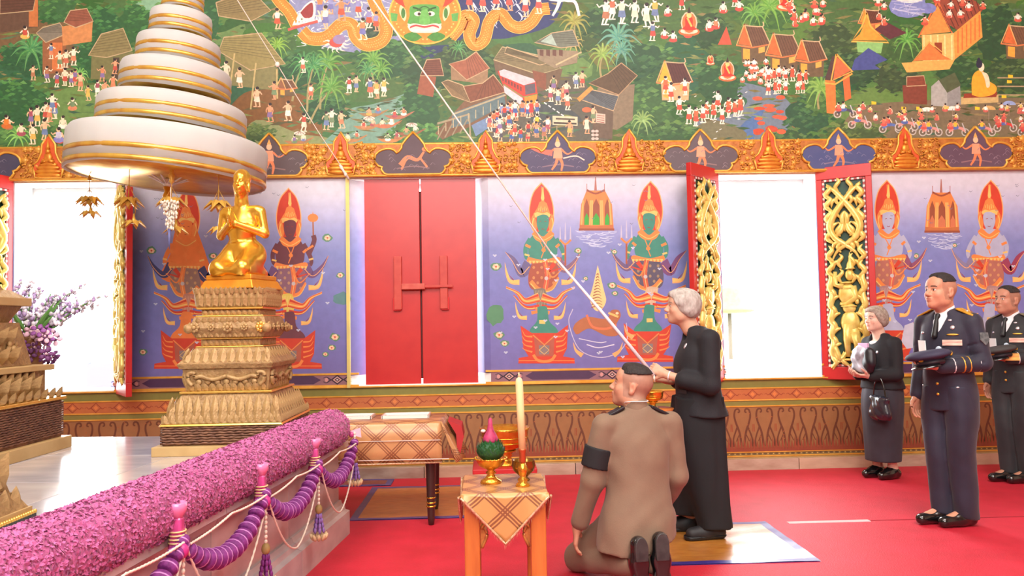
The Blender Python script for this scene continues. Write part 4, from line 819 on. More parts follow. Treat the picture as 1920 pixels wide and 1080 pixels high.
for i, t in enumerate(CT):
    if i < 4:
        c = on_roll(t, .012, -.075)
        k = empty('ribbon_clip', tuple(c), 0, ['small translucent ribbon tag at the far end of the pink bolster', 'pink ribbon clip nearest the bolster end, second from its tip', 'pink ribbon clip midway along the visible bolster, above the longest full tassel', 'pink ribbon clip with a striped gold band, nearest the camera'][i], 'ribbon clip', 'ribbon clips on the pink bolster')
        if i == 0:
            MB().prism([(-.02, .05), (.06, .075), (.065, .01), (-.01, .03)], 'y', -.004, .004).build('ribbon_tail', mat('pale_ribbon', (236, 190, 206), .3, alpha=1), k); MB().ell((0, 0, .03), (.018, .014, .02)).build('knot', RIB, k)
        else:
            MB().box((0, 0, 0), (.05, .05, .13), taper=(.8, .8)).build('ribbon_wrap', RIB, k, bevel=.01); MB().lathe([(.02, .06), (.034, .09), (.036, .115), (.03, .118), (.018, .08)], 12).build('ribbon_cup', mat('ribbon_light', (232, 130, 180), .25, coat=.5), k)
            b = MB()
            for q in range(4): b.tube([(.03*math.cos(a), .03*math.sin(a)-.0, -.03+q*.014) for a in np.linspace(-PI, PI, 13)], .0035, 5)
            b.build('gold_cord', mat('pale_gold_cord', (236, 206, 150), .4), k)
            bw = MB(); bw.ell((.025, -.03, -.055), (.03, .025, .03)); bw.ell((-.02, .03, -.055), (.025, .03, .03)); bw.build('ribbon_bow', mat('magenta_bow', (190, 50, 130), .4), k)
        # tassel
        tz = -.13 if i else -.02
        T = empty('bead_tassel', tuple(c+Vector((0, 0, tz+.07))+side*.022), 0, ['small lavender tassel hanging beside the gold covered long table', 'lavender bud tassel hanging second from the bolster tip', 'cream and purple bud tassel hanging midway along the dais face', 'white bead string with an olive bud, cut by the bottom frame edge'][i], 'tassel', 'bead tassels under the pink bolster')
        L0 = .03 if i == 0 else .20
        if i == 0: L0 = .16
        MB().tube([(0, 0, 0), (0, 0, -L0)], .0045, 6).build('cord', BEADW, T); bs = MB(); [bs.ell((0, 0, -.012-q*.022), (.0085, .0085, .011), 8, 5) for q in range(int(L0/.022))]; bs.build('bead_string', BEADW, T)
        MB().ell((0, 0, -L0-.022), (.021, .021, .028), 12, 8).build('olive_bud', OLIVE, T)
        tb = MB()
        for q in range(4):
            for a in np.arange(0, 6.2, 1.05): tb.ell(((.012+q*.005)*math.cos(a+q), (.012+q*.005)*math.sin(a+q), -L0-.06-q*.026), (.008, .008, .017), 7, 5)
        tb.build('purple_buds', PURP if i in (2, 3) else LAV, T)
        ce = MB()
        for a in np.arange(0, 6.2, .7): ce.ell((.038*math.cos(a), .038*math.sin(a), -L0-.175), (.011, .011, .024), 7, 5, R=Matrix.Rotation(.5, 3, Vector((-math.sin(a), math.cos(a), 0))))
        ce.build('cream_buds', CRM, T)
    if i == 0: continue
    # festoon between this clip and the one before it (farther away)
    a0 = on_roll(CT[i], .03, -.12); a1 = on_roll(CT[i-1], .03, -.10); D = a1-a0; Ln = D.length
    F = empty('orchid_festoon', tuple(a0), 0, ['', 'purple orchid festoon farthest along the dais, hanging beside the long table', 'purple orchid festoon second from the bolster tip', 'large purple orchid festoon between the striped ribbon clip and the middle clip', 'purple orchid festoon rising from the bottom frame edge to the striped clip'][i], 'garland', 'orchid festoons on the dais face')
    sag = .15; N = int(Ln/.047)
    cat_ = lambda s, g: D*s+Vector((0, 0, -g*4*s*(1-s)))
    for q in range(N+1):
        s = q/N; p0 = cat_(s, sag); tg = (cat_(min(1, s+.01), sag)-cat_(max(0, s-.01), sag)).normalized()
        o = link('petal_ring', DISC, None, F); o.location = p0; o.rotation_euler = tg.to_track_quat('Z', 'Y').to_euler(); sc = (1-.35*abs(2*s-1)**2.5)*random.uniform(.92, 1.06); o.scale = (sc, sc, 1.7); o.rotation_euler.x += random.uniform(-.12, .12); o.rotation_euler.y += random.uniform(-.12, .12)
        e = link('ring_edge', RING, None, o)
    st = empty('bead_swag', tuple(a0), 0, ['', 'white bead strings beside the farthest orchid festoon', 'white bead strings beside the second orchid festoon from the bolster tip', 'white bead strings around the large orchid festoon', 'white bead strings at the bottom frame edge by the nearest festoon'][i], 'bead string', 'white bead swags on the dais face')
    for nm, g, dz in (('upper_string', .035, .05), ('lower_string', .30, -.05)):
        w = MB(); M_ = 70
        pts = [D*s+side*.016+Vector((0, 0, -g*4*s*(1-s)+dz*(1-abs(2*s-1)))) for s in np.linspace(0, 1, M_)]
        w.tube(pts, [.0040+.0022*(q % 2) for q in range(M_)], 6); w.build(nm, BEADW, st)

# ---------------------------------------------------------------- carved pedestals
STONE = mat('carved_gilt', (176, 142, 94), .5, .12, noise=(140, 106, 66), nscale=24, bump=.8, bscale=55)
STONE2 = mat('carved_leafwork', (188, 154, 104), .48, .15, noise=(154, 120, 76), nscale=18, bump=.5, bscale=60)
WOVEN = mat('woven_bronze', (140, 98, 74), .5, .25, noise=(98, 64, 52), nscale=20, bump=.6, bscale=50)
SLABM = mat('plinth_sandstone', (196, 164, 112), .5, noise=(178, 144, 92), nscale=6)
GLOSS = mat('polished_gilt', (236, 190, 96), .25, .7)
def leaf_mesh(w, h, d):
    m = MB(); v = [(-w*.36, 0, 0), (w*.36, 0, 0), (w*.5, d*.5, h*.45), (w*.3, d*1.1, h*.8), (0, d*1.7, h), (-w*.3, d*1.1, h*.8), (-w*.5, d*.5, h*.45), (0, d*1.5, h*.45), (0, d*.9, h*.1), (0, 0, h*.6)]
    f = [(0, 1, 8), (1, 2, 7, 8), (2, 3, 7), (3, 4, 7), (4, 5, 7), (5, 6, 7), (6, 0, 8, 7), (0, 6, 9), (1, 9, 2), (2, 9, 3), (3, 9, 4), (4, 9, 5), (5, 9, 6), (0, 9, 1)]
    m.add(v, f, 0, False); me = m.mesh('carved_leaf'); me.materials.append(STONE2); return me
def frus(w0, w1, d0, d1, z0, z1): return MB().add([(-w0, -d0, z0), (w0, -d0, z0), (w0, d0, z0), (-w0, d0, z0), (-w1, -d1, z1), (w1, -d1, z1), (w1, d1, z1), (-w1, d1, z1)], [(0, 3, 2, 1), (4, 5, 6, 7), (0, 1, 5, 4), (1, 2, 6, 5), (2, 3, 7, 6), (3, 0, 4, 7)])
def leaf_row(parent, w, d, z, n_w, lw, lh, ld, sides='fr', tilt=0, nd=None):
    me = leaf_mesh(lw, lh, ld)
    for sd in sides:
        ww, dd, n = (w, d, n_w) if sd in 'fb' else (d, w, nd or n_w)
        for i in range(n):
            u = -ww+ww*2*(i+.5)/n
            # leaf local +y points out of the face
            ang, pos = {'f': (PI, (u, -dd)), 'b': (0, (u, dd)), 'r': (-PI/2, (dd, u)), 'l': (PI/2, (-dd, u))}[sd]
            o = link('carved_leaf', me, None, parent); o.location = (pos[0], pos[1], z); o.rotation_euler = (tilt, 0, ang)
def rosette(parent, loc, ang, r=.04, glow=False):
    m = MB(); m.ell((0, .008, 0), (r*.4, r*.35, r*.4), 10, 6)
    for i in range(8): a = i*PI/4; m.ell((r*.66*math.cos(a), .004, r*.66*math.sin(a)), (r*.34, r*.2, r*.34), 8, 5)
    o = m.build('rosette', GLOSS if glow else STONE2, parent, loc); o.rotation_euler = (0, 0, ang)
def weave(parent, w, d, z0, z1, rows=8):
    m = MB(); h = (z1-z0)/rows
    for k in range(rows):
        z = z0+h*(k+.5)
        for (ax0, ay0, ax1, ay1) in ((-w, -d, w, -d), (w, -d, w, d), (-w, -d, -w, d)):
            L = math.hypot(ax1-ax0, ay1-ay0); n = max(6, int(L/.016)); pts = []; rr = []
            for i in range(n+1): s = i/n; pts.append((ax0+(ax1-ax0)*s, ay0+(ay1-ay0)*s, z+.002*math.sin(i*1.7+k))); rr.append(h*.42*(1+.28*math.sin(i*2.1+k*PI)))
            m.tube(pts, rr, 6)
    tag(m.build('woven_strand', WOVEN, parent), kind='stuff')
# pedestal under the kneeling golden figure
pc = P(405, 700, 4.62); PX, PY = pc.x+.02, 5.0
ped = empty('carved_pedestal', (PX, PY, ZD), .0, 'tall tiered carved gilt pedestal under the kneeling golden figure', 'pedestal')
def TZ(z): return z-ZD
def tier(name, w0, w1, z0, z1, m=STONE, parent=ped, bev=.004, asp=1): return frus(w0, w1, w0*asp, w1*asp, z0, z1).build(name, m, parent, bevel=bev)
tier('plinth_slab', .39, .39, 0, .056, SLABM); t = tier('woven_base', .345, .345, .056, .175, WOVEN); weave(t, .35, .35, .062, .168, 7)
tier('gilt_fillet', .362, .352, .170, .184, GLOSS)
t = tier('petal_tier', .355, .262, .184, .352); leaf_row(t, .33, .343, .20, 13, .05, .145, .016, 'frl', .48); leaf_row(t, .35, .352, .184, 17, .04, .05, .012, 'frl', .4)
tier('fillet', .275, .275, .352, .366, GLOSS)
t = tier('neck_tier', .246, .262, .366, .50); leaf_row(t, .235, .247, .366, 11, .042, .05, .012, 'frl', 0)
for sd, ang in (((0, -1), PI), ((1, 0), -PI/2), ((-1, 0), PI/2)):
    l = MB()                                             # curling brackets and hanging drapery
    for e in (-1, 1): l.tube([(e*q[0], .01, q[1]) for q in crom([(.20, .0), (.225, .03), (.225, .07), (.19, .075), (.185, .05), (.15, .055), (.08, .035), (0, .055)], 5)], [.013]*36, 6)
    for q in range(7): l.ell(((q-3)*.055, .004, .022), (.02, .01, .018), 8, 5)
    o = l.build('carved_drapery', STONE2, t, (sd[0]*.252, sd[1]*.252, .40)); o.rotation_euler = (0, 0, ang)
tier('ledge', .275, .288, .50, .53); t = tier('shoulder_tier', .285, .205, .53, .625); leaf_row(t, .262, .278, .533, 10, .052, .10, .014, 'frl', .66); tier('fillet', .205, .205, .625, .634, GLOSS)
t = tier('lower_waist', .18, .18, .634, .676); leaf_row(t, .17, .18, .636, 10, .033, .034, .008, 'frl'); tier('fillet', .20, .20, .676, .686, GLOSS)
t = tier('rosette_tier', .205, .235, .686, .74); t2 = tier('rosette_tier', .235, .212, .74, .812)
for sd, ang in (('f', PI), ('r', -PI/2), ('l', PI/2)):
    for u in (-.2, -.1, 0, .1, .2):
        x, y = {'f': (u, -.236), 'r': (.236, u), 'l': (-.236, u)}[sd]; rosette(t2, (x, y, .748), ang, .034 if abs(u) in (.2, 0) else .024, u == .2 and sd == 'f')
for ex in (-1, 1):
    for ey in (-1, 1): MB().ell((ex*.235, ey*.235, .742), (.03, .03, .03), 10, 6).build('corner_bud', STONE2, t2)
leaf_row(t, .2, .212, .688, 11, .036, .04, .010, 'frl', .3); leaf_row(t2, .2, .218, .772, 11, .036, .04, .008, 'frl', -.1)
tier('fillet', .205, .205, .812, .822, GLOSS); t = tier('upper_waist', .178, .178, .822, .858); leaf_row(t, .17, .18, .824, 10, .033, .03, .008, 'frl'); tier('fillet', .2, .206, .858, .872, GLOSS)
t = tier('cornice_tier', .195, .215, .872, .985); leaf_row(t, .2, .203, .874, 9, .05, .11, .018, 'frl', .12); leaf_row(t, .205, .214, .95, 14, .032, .045, .012, 'frl', 0)

# carved altar at the far left
alt = empty('carved_altar', (-3.55, 4.1, ZD), 0, 'large carved gilt altar with woven base at the left frame edge', 'altar')
def at_(name, w, d, z0, z1, m=STONE, w1=None, d1=None): return frus(w, w1 or w, d, d1 or d, z0, z1).build(name, m, alt, bevel=.004)
at_('plinth_slab', .87, 1.02, 0, .075, SLABM); t = at_('woven_base', .83, .97, .075, .31, WOVEN); weave(t, .835, .975, .09, .30, 15); at_('gilt_fillet', .85, .99, .31, .33, GLOSS)
leaf_row(t, .83, .97, .33, 20, .075, .065, .014, 'r', 0, 24)
t = at_('scroll_tier', .765, .90, .33, .50); leaf_row(t, .75, .775, .34, 14, .11, .15, .05, 'r', -.1, 15); leaf_row(t, .75, .775, .42, 14, .07, .08, .03, 'r', .1, 22)
at_('moulding', .80, .94, .50, .535, SLABM); t = at_('foliage_tier', .71, .85, .535, .80, STONE, .66, .80); leaf_row(t, .66, .70, .54, 14, .10, .13, .05, 'r', -.15, 14); leaf_row(t, .66, .68, .66, 14, .09, .12, .045, 'r', -.1, 16)
for u in np.linspace(-.6, .66, 7): rosette(t, (.70, u, .64), -PI/2, .06)
t = at_('upper_tier', .62, .76, .80, .90, STONE, .67, .81); leaf_row(t, .6, .63, .80, 12, .08, .1, .03, 'r', .2, 16); at_('cornice', .705, .85, .90, .95, SLABM)
t = at_('stepped_cap', .69, .83, .95, 1.0, STONE2, .62, .77); MB().prism([(-.70, 1.0), (.70, 1.0), (.66, 1.03), (.4, 1.06), (.2, 1.10), (0, 1.14), (-.3, 1.16), (-.7, 1.10)], 'x', -.4, .62).build('arched_crest', STONE2, alt)

# carved stand cut by the lower left corner
cs = empty('carved_stand', (-2.09, 2.86, ZD), .0, 'low carved gilt stand cut by the left frame edge behind the pink bolster', 'stand')
frus(.30, .30, .30, .30, 0, .03).build('dark_rim', mat('dark_mirror', (60, 64, 58), .2, .4), cs); frus(.29, .29, .29, .29, .03, .055).build('base_slab', SLABM, cs)
bd_ = MB()
for u in np.linspace(-.29, .29, 40):
    for x, y in ((u, -.3), (.3, u)): bd_.ell((x, y, .035), (.009, .009, .009), 6, 4)
bd_.build('gilt_beading', GLOSS, cs)
t = frus(.28, .245, .28, .245, .055, .12).build('petal_step', STONE, cs); leaf_row(t, .26, .275, .058, 8, .07, .08, .02, 'fr', .45)
t = frus(.235, .20, .235, .20, .12, .26).build('scroll_body', STONE, cs); leaf_row(t, .21, .23, .12, 5, .09, .16, .04, 'fr', .1); frus(.17, .13, .17, .13, .26, .40).build('neck', STONE2, cs)
for e in (-1, 1): MB().tube([(.16, e*.1+q[0]*.0, .0) if False else (.17+q[0], e*.09, q[1]) for q in crom([(.06, .10), (.09, .16), (.05, .22), (-.02, .24), (-.05, .30), (-.03, .34)], 5)], list(np.linspace(.035, .016, 26)), 8).build('volute', STONE2, cs)

# ---------------------------------------------------------------- flowers by the altar
fv = empty('flower_vase', (-3.02, 5.24, ZD), 0, 'vase of pale gladiolus sprays and purple orchids by the bright left window', 'flowers')
MB().lathe([(.07, 0), (.08, .02), (.05, .08), (.07, .3), (.08, .5), (.06, .68), (.07, .72), (.055, .72), (.05, .60)], 16).build('vase', mat('vase_bronze', (150, 110, 70), .4, .4), fv)
stem = mat('green_stem', (96, 150, 74), .6); lf = MB(); petw = MB(); petp = MB(); vein = MB()
for i in range(15):
    a = -.22+i*.062; L = random.uniform(.30, .56); u = Vector((math.sin(a), random.uniform(-.25, .15), math.cos(a))); u.normalize()
    b = Vector((.012*i-.07, 0, .70)); pts = [b+u*L*s+Vector((.12*s*s, 0, -.1*s*s)) for s in np.linspace(0, 1, 8)]
    lf.tube(pts, list(np.linspace(.006, .002, 8)), 5)
    for s in np.linspace(.3, 1, 14):
        c = b+u*L*s+Vector((.12*s*s, 0, -.1*s*s))
        for k in range(2):
            o = Vector((random.uniform(-.02, .02), random.uniform(-.02, .02), random.uniform(-.01, .02))); (petw if random.random() < .6 else petp).ell(c+o, (.013*(1.3-s*.6), .010, .018*(1.3-s*.6)), 6, 4, R=Matrix.Rotation(random.uniform(-1, 1), 3, 'Y'))
for i in range(16):
    a = random.uniform(-.6, 1.1); L = random.uniform(.22, .36); p0 = Vector((0, 0, .7)); tip = p0+Vector((math.sin(a)*L, random.uniform(-.1, .1), math.cos(a)*L)); w = Vector((math.cos(a), 0, -math.sin(a)))*.018; m = (p0+tip)/2
    lf.add([p0, m+w, tip, m-w, m+Vector((0, -.008, 0))], [(0, 1, 4), (1, 2, 4), (2, 3, 4), (3, 0, 4)])
lf.build('stems_and_leaves', stem, fv); tag(petw.build('pale_petals', mat('pale_petal', (228, 220, 232), .6), fv), kind='stuff'); tag(petp.build('lilac_petals', mat('lilac_petal', (176, 150, 196), .6), fv), kind='stuff')
ob = [MB(), MB(), MB()]
for i in range(44):
    c = Vector((random.uniform(-.06, .19), random.uniform(-.16, .02), random.uniform(.54, .78))); m = ob[i % 3]; n = Vector((random.uniform(-.6, .6), -1, random.uniform(-.4, .6))).normalized(); q = n.to_track_quat('Z', 'Y').to_matrix(); r = random.uniform(.022, .034)
    for k in range(5): a = k*2*PI/5; m.ell(c+q@Vector((r*math.cos(a), r*math.sin(a), 0)), (r*.62, r*.5, r*.2), 7, 4, R=q@Matrix.Rotation(a, 3, 'Z'))
    ob[1].ell(c+q@Vector((0, 0, r*.25)), (r*.3, r*.3, r*.3), 6, 4)
for m, n, c in zip(ob, ('purple_orchids', 'pink_orchids', 'plum_orchids'), ((140, 70, 150), (222, 176, 196), (104, 44, 104))): m.build(n, mat(n, c, .6, noise=mix(c, (255, 255, 255), .15), nscale=40), fv)['kind'] = 'stuff'

# ---------------------------------------------------------------- tiered white umbrella
CLOTH = mat('white_cloth', (238, 238, 236), .75, noise=(228, 228, 230), nscale=5, bump=.15, bscale=12); BANDG = mat('gold_braid', (206, 150, 70), .32, .65, noise=(236, 200, 90), nscale=9, stretch=(1, 1, .2))
INN = mat('lining_white', (244, 244, 246), .8); MAR_ = mat('maroon_rib', (124, 24, 52), .5); 
uc = P(316, 300, 5.9)
um = empty('tiered_umbrella', (uc.x, 5.9, 2.535), 0, 'white seven tiered ceremonial umbrella with gold braid, left of the mural', 'umbrella'); um.rotation_euler = (0, math.radians(4.4), 0); um.scale = (1.135,)*3
for k, (z, h, r) in enumerate([(0, .27, .615), (.31, .19, .462), (.555, .19, .345), (.765, .17, .262), (.965, .155, .195), (1.145, .14, .132), (1.30, .12, .09)]):
    n = 96; pl = MB(); prof = [(r*.10, h+.035), (r*.55, h+.018), (r*.90, h+.004), (r*.975, h-.006), (r, h-.03), (r*1.003, h*.5), (r*1.0, 0), (r*.985, 0), (r*.98, h*.5), (r*.96, h-.03), (r*.5, h-.005), (r*.1, h+.012)]
    pl.lathe(prof, n); 
    for i, v in enumerate(pl.v):
        ii, jj = divmod(i, len(prof)); w = .004*math.sin(ii*PI*2*9/n)+.003*math.sin(ii*2*PI*23/n+k); zz = .006*math.sin(ii*2*PI*3/n+k) if v[2] < .01 else 0
        s = 1+w*(1 if jj > 3 else .2); pl.v[i] = (v[0]*s, v[1]*s, v[2]+zz)
    t = pl.build('umbrella_tier', CLOTH, um, (0, 0, z))
    for bz in ((.085, .012) if k == 0 else (h*.42, h*.09)):
        bw = .028 if k == 0 else .024; MB().lathe([(r*1.006, bz), (r*1.010+.002, bz+bw*.5), (r*1.006, bz+bw)], n).build('gold_band', BANDG, t)
    rb_ = MB()
    for i in range(12): a = i*PI/6; rb_.tube([(.02*math.cos(a), .02*math.sin(a), -.03), (r*.9*math.cos(a), r*.9*math.sin(a), h*.72)], .0055, 5)
    rb_.build('ribs' if k == 0 else 'maroon_ribs', INN if k == 0 else MAR_, t); MB().lathe([(.02, -.05), (.034, -.03), (.034, .0), (.02, .01)], 12).build('hub', INN if k == 0 else MAR_, t)
MB().tube([(0, 0, -.12), (0, 0, 3.90)], .017, 12).build('pole', GOLDL, um); MB().lathe([(.0, -.22), (.012, -.2), (.022, -.16), (.014, -.14), (.03, -.11), (.018, -.08), (.03, -.05), (.0, -.03)], 14).build('gold_finial', GOLD, um)
nt = CLOTH.node_tree; b_ = nt.nodes['Principled BSDF']; tr = nt.nodes.new('ShaderNodeBsdfTranslucent'); tr.inputs[0].default_value = (.93, .93, .93, 1); ms = nt.nodes.new('ShaderNodeMixShader'); ms.inputs[0].default_value = .6; nt.links.new(b_.outputs[0], ms.inputs[1]); nt.links.new(tr.outputs[0], ms.inputs[2]); nt.links.new(ms.outputs[0], nt.nodes['Material Output'].inputs[0])
# gold leaf pendants and jasmine garland hanging from the lowest tier
GPEN = mat('pendant_gold', (232, 192, 96), .35, .35, noise=(214, 166, 70), nscale=20)
def leafdrop(m, c, a, s):
    u = Vector((math.cos(a), math.sin(a), 0)); v = Vector((-u.y, u.x, 0)); p = Vector(c)
    m.add([p, p+u*.03*s+v*.016*s, p+u*.062*s+Vector((0, 0, -.030*s)), p+u*.03*s-v*.016*s, p+u*.03*s+Vector((0, 0, .008*s)), p+u*.03*s-Vector((0, 0, .008*s))], [(0, 1, 4), (1, 2, 4), (2, 3, 4), (3, 0, 4), (0, 5, 1), (1, 5, 2), (2, 5, 3), (3, 5, 0)])
for i, (px, pt_, pm, pb, Y, lab) in enumerate([(243, 312, 374, 416, 5.62, 'gold leaf pendant second from the left under the umbrella, over the shutter'), (322, 322, 374, 428, 5.5, 'gold leaf pendant in the middle under the umbrella, by the white garland'), (410, 326, 380, 428, 5.62, 'gold leaf pendant under the umbrella just left of the golden head'), (168, 336, 372, 398, 5.95, 'pale gold leaf pendant leftmost under the umbrella, against the bright window')]):
    a, b, c = P(px, pt_, Y), P(px+(-2 if i == 0 else 0), pm, Y), P(px+(8 if i < 2 else 2), pb, Y)
    t = empty('leaf_pendant', tuple(a), 0, lab, 'pendant', 'gold leaf pendants under the umbrella'); g = MB(); b, c = b-a, c-a
    MB().lathe([(.016, -.01), (.012, .01), (.0, .04)], 8).build('cone_cap', GPEN, t)
    if i == 1: MB().lathe([(.0, -.03), (.02, -.05), (.012, -.07), (.026, -.09), (.014, -.115), (.02, -.13), (.0, -.15)], 12, (0, 0, .06)).build('turned_drop', GPEN, t)
    MB().tube([(0, 0, 0), b*.5, b], .0028, 5).build('cord', GPEN, t); [g.tube([b*.55, b+Vector((.05*math.cos(q), .05*math.sin(q), .0))], .0022, 4) for q in (0, 2.1, 4.2)]
    for q in np.arange(0, 6.2, .78): leafdrop(g, b, q, 1.9); leafdrop(g, b+Vector((0, 0, -.025)), q+.4, 1.35)
    g.ell(b, (.022, .022, .016), 10, 6); g.build('upper_leaves', GPEN, t)
    MB().tube([b+Vector((.03, 0, 0)), (b+c)/2+Vector((.03, 0, 0)), c], .0035, 5).build('cord', GPEN, t); g2 = MB()
    for q in np.arange(0, 6.2, .9): leafdrop(g2, c, q, 1.5)
    g2.lathe([(.022, -.012), (.012, .02), (.004, .06)], 8, tuple(c)); g2.build('lower_leaves', GPEN, t)
a = P(320, 378, 5.38); t = empty('jasmine_garland', tuple(a), 0, 'ragged white jasmine garland with a dark tip hanging under the umbrella', 'garland'); g = MB()
for k in range(260): z = -random.random()**1.3*.19; w = .044*(1+z*3.2); g.ell((random.gauss(0, w*.6)+z*.02, random.gauss(0, w*.5), z), (.007, .007, .012), 6, 4)
g.build('blossoms', BEADW, t); MB().lathe([(.012, -.19), (.009, -.26), (.002, -.33)], 8, (-.008, 0, 0)).build('dark_tip', mat('slate_tip', (96, 100, 150), .5), t); MB().tube([(0, 0, 0), (0, 0, .10)], .003, 5).build('cord', BEADW, t)

# ---------------------------------------------------------------- white cords
CORD = mat('white_cord', (240, 232, 222), .7, noise=(226, 214, 200), nscale=60); SLEEVE = mat('cord_sleeve', (224, 218, 226), .3, coat=.4)
a, m_, h = P(700, 0, 5.6), P(1040, 484, 5.15), P(1222, 692, 4.97); d = (a-m_).normalized()
t = empty('pull_cord', tuple(h), 0, 'long white pull cord slanting down to the standing woman\'s hands', 'cord')
MB().tube([m_-h, a-h, a+d*3.6-h], .0062, 6).build('thin_cord', CORD, t); MB().tube([Vector((.012, 0, -.04)), (m_-h)*.5, m_-h+d*.05], [.0125, .0115, .007], 10).build('sleeve', SLEEVE, t)
MB().tube([Vector((.012, 0, -.04)), Vector((.02, .01, -.085))], [.008, .004], 8).build('end_tuft', CORD, t)
pts = [P(652, 332, 7.22), P(640, 312, 7.2), P(596, 246, 7.1), P(520, 121, 6.85), P(445, 0, 6.6)]; d = (pts[-1]-pts[-2]).normalized(); o = pts[0]
t = empty('wall_cord', tuple(o), 0, 'thin white knotted cord running from the ceiling to the batten beside the red shutters', 'cord')
MB().tube([p-o for p in pts]+[pts[-1]+d*2.9-o], .0042, 5).build('thin_cord', CORD, t); k = MB(); k.ell(pts[3]-o, (.022, .018, .026)); k.build('knot', CORD, t)
k = MB(); [k.ell(P(px, py, 7.2)-o, (.016, .012, .02)) for px, py in ((640, 314), (648, 327))]; k.tube([P(637, 309, 7.2)-o, P(645, 322, 7.2)-o, P(654, 336, 7.22)-o], .012, 6); k.build('tied_end', CORD, t)

# ---------------------------------------------------------------- tables, mats and offerings
def lattice_mat(name, c1, c2, sc, rough=.4):
    m = mat(name, c1, rough, .15, coat=.25, coat_rough=.2); nt = m.node_tree; N = nt.nodes; L = nt.links; b = N['Principled BSDF']
    tc = N.new('ShaderNodeTexCoord'); sx = N.new('ShaderNodeSeparateXYZ'); L.new(tc.outputs['Object'], sx.inputs[0])
    def mt(op, a, bb=None):
        n = N.new('ShaderNodeMath'); n.operation = op
        for i, v in enumerate((a, bb)):
            if v is None: continue
            if isinstance(v, (int, float)): n.inputs[i].default_value = v
            else: L.new(v, n.inputs[i])
        return n.outputs[0]
    # distance down the cloth: z on the drops, y on the top
    v = mt('ADD', sx.outputs[2], mt('MULTIPLY', sx.outputs[1], 1.0)); h = sx.outputs[0]
    def lines(q): 
        f = mt('ABSOLUTE', mt('SUBTRACT', mt('FRACT', mt('MULTIPLY', q, sc)), .5)); return mt('MAXIMUM', mt('LESS_THAN', f, .035), mt('LESS_THAN', mt('ABSOLUTE', mt('SUBTRACT', f, .11)), .028))
    ln = mt('MAXIMUM', lines(mt('ADD', h, v)), lines(mt('SUBTRACT', h, v)))
    nz = N.new('ShaderNodeTexNoise'); nz.inputs['Scale'].default_value = 160; wv = mt('MULTIPLY', nz.outputs['Fac'], .5)
    mx = N.new('ShaderNodeMix'); mx.data_type = 'RGBA'; mx.inputs[6].default_value = lin(c1); mx.inputs[7].default_value = lin(c2); L.new(mt('MULTIPLY', ln, .85), mx.inputs[0])
    m2 = N.new('ShaderNodeMix'); m2.data_type = 'RGBA'; m2.blend_type = 'MULTIPLY'; m2.inputs[7].default_value = (.72, .66, .6, 1); L.new(mx.outputs[2], m2.inputs[6]); L.new(wv, m2.inputs[0]); L.new(m2.outputs[2], b.inputs['Base Color'])
    return m
BROC = lattice_mat('gold_brocade', (204, 150, 100), (136, 78, 54), 4.7); BROC2 = lattice_mat('brocade_cloth', (206, 156, 96), (122, 68, 50), 5.2)
FRNG = mat('silver_fringe', (228, 196, 160), .35, .4, noise=(180, 130, 100), nscale=80); DWOOD = mat('dark_wood', (52, 34, 30), .3, coat=.4); ORW = mat('orange_wood', (206, 122, 56), .35, noise=(176, 92, 40), nscale=6, stretch=(4, 4, .5), coat=.4); BRASS = mat('brass', (232, 182, 70), .2, .9)
lt = empty('long_table', (-1.0, 5.78, 0), 0, 'long dark legged table behind the dais under a gold brocade cloth', 'table')
MB().bb(-.62, .63, -.26, .26, .675, .715).build('table_top', DWOOD, lt)
for x in (-.56, .585):
    for y in (-.225, .225):
        l = MB().lathe([(.02, 0), (.026, .05), (.030, .2), (.042, .62), (.048, .68)], 14, (x, y, 0)).build('leg', DWOOD, lt); g = MB()
        for z in (.13, .155, .19): g.lathe([(.027, z-.007), (.036, z), (.027, z+.007)], 14, (x, y, 0))
        g.build('brass_ring', BRASS, l)
# cloth: drapes over the front and flares at the right end
cl = MB(); xs_ = np.linspace(-.66, .67, 34); rows = [(.29, .722), (.0, .724), (-.272, .724), (-.285, .712), (-.292, .62), (-.296, .53), (-.300, .445)]
for j, (y, z) in enumerate(rows):
    for x in xs_: f = (.724-z)/.28; w = .006*math.sin(x*24)*f; cl.v.append((x, y+w, z+.004*math.sin(x*9)*f))
n = len(xs_)
for j in range(len(rows)-1):
    for i in range(n-1): cl.f.append((j*n+i, j*n+i+1, (j+1)*n+i+1, (j+1)*n+i)); cl.mi.append(0); cl.sm.append(True)
c_ = cl.build('brocade_cloth', BROC, None, (-1.0, 5.78, 0)); c_.modifiers.new('thick', 'SOLIDIFY').thickness = .004
tag(c_, 'gold lattice brocade cloth with a plastic cover over the long table', 'tablecloth')
e = MB(); ey = np.linspace(-.30, .29, 12); ez = [.724, .66, .58, .50, .44]
for j, z in enumerate(ez):
    for i, y in enumerate(ey): f = (.724-z)/.28; e.v.append((.67+.10*f*(1+.4*math.sin(i*1.3))+.03*f*(i/11), y+.0*f, z+.02*f*math.sin(i*.9)))
for j in range(4):
    for i in range(11): e.f.append((j*12+i, j*12+i+1, j*12+12+i+1, j*12+12+i)); e.mi.append(0); e.sm.append(True)
eo = e.build('end_flap', BROC, c_); eo.modifiers.new('thick', 'SOLIDIFY').thickness = .004
MB().prism([(.70, .70), (.80, .66), (.815, .58), (.79, .46), (.765, .5), (.76, .6)], 'y', -.02, .26).build('red_lining', mat('red_lining', (178, 40, 44), .7), c_)
MB().tube([(-.66, -.304, .445), (0, -.306, .443), (.67, -.306, .447)], .006, 6).build('fringe', FRNG, c_)
pls = MB().bb(-.66, .66, -.302, -.298, .60, .604); pls.bb(-.66, .72, -.312, -.308, .47, .475); pls.build('plastic_fold', mat('clear_fold', (244, 226, 214), .1, spec=.8), c_)
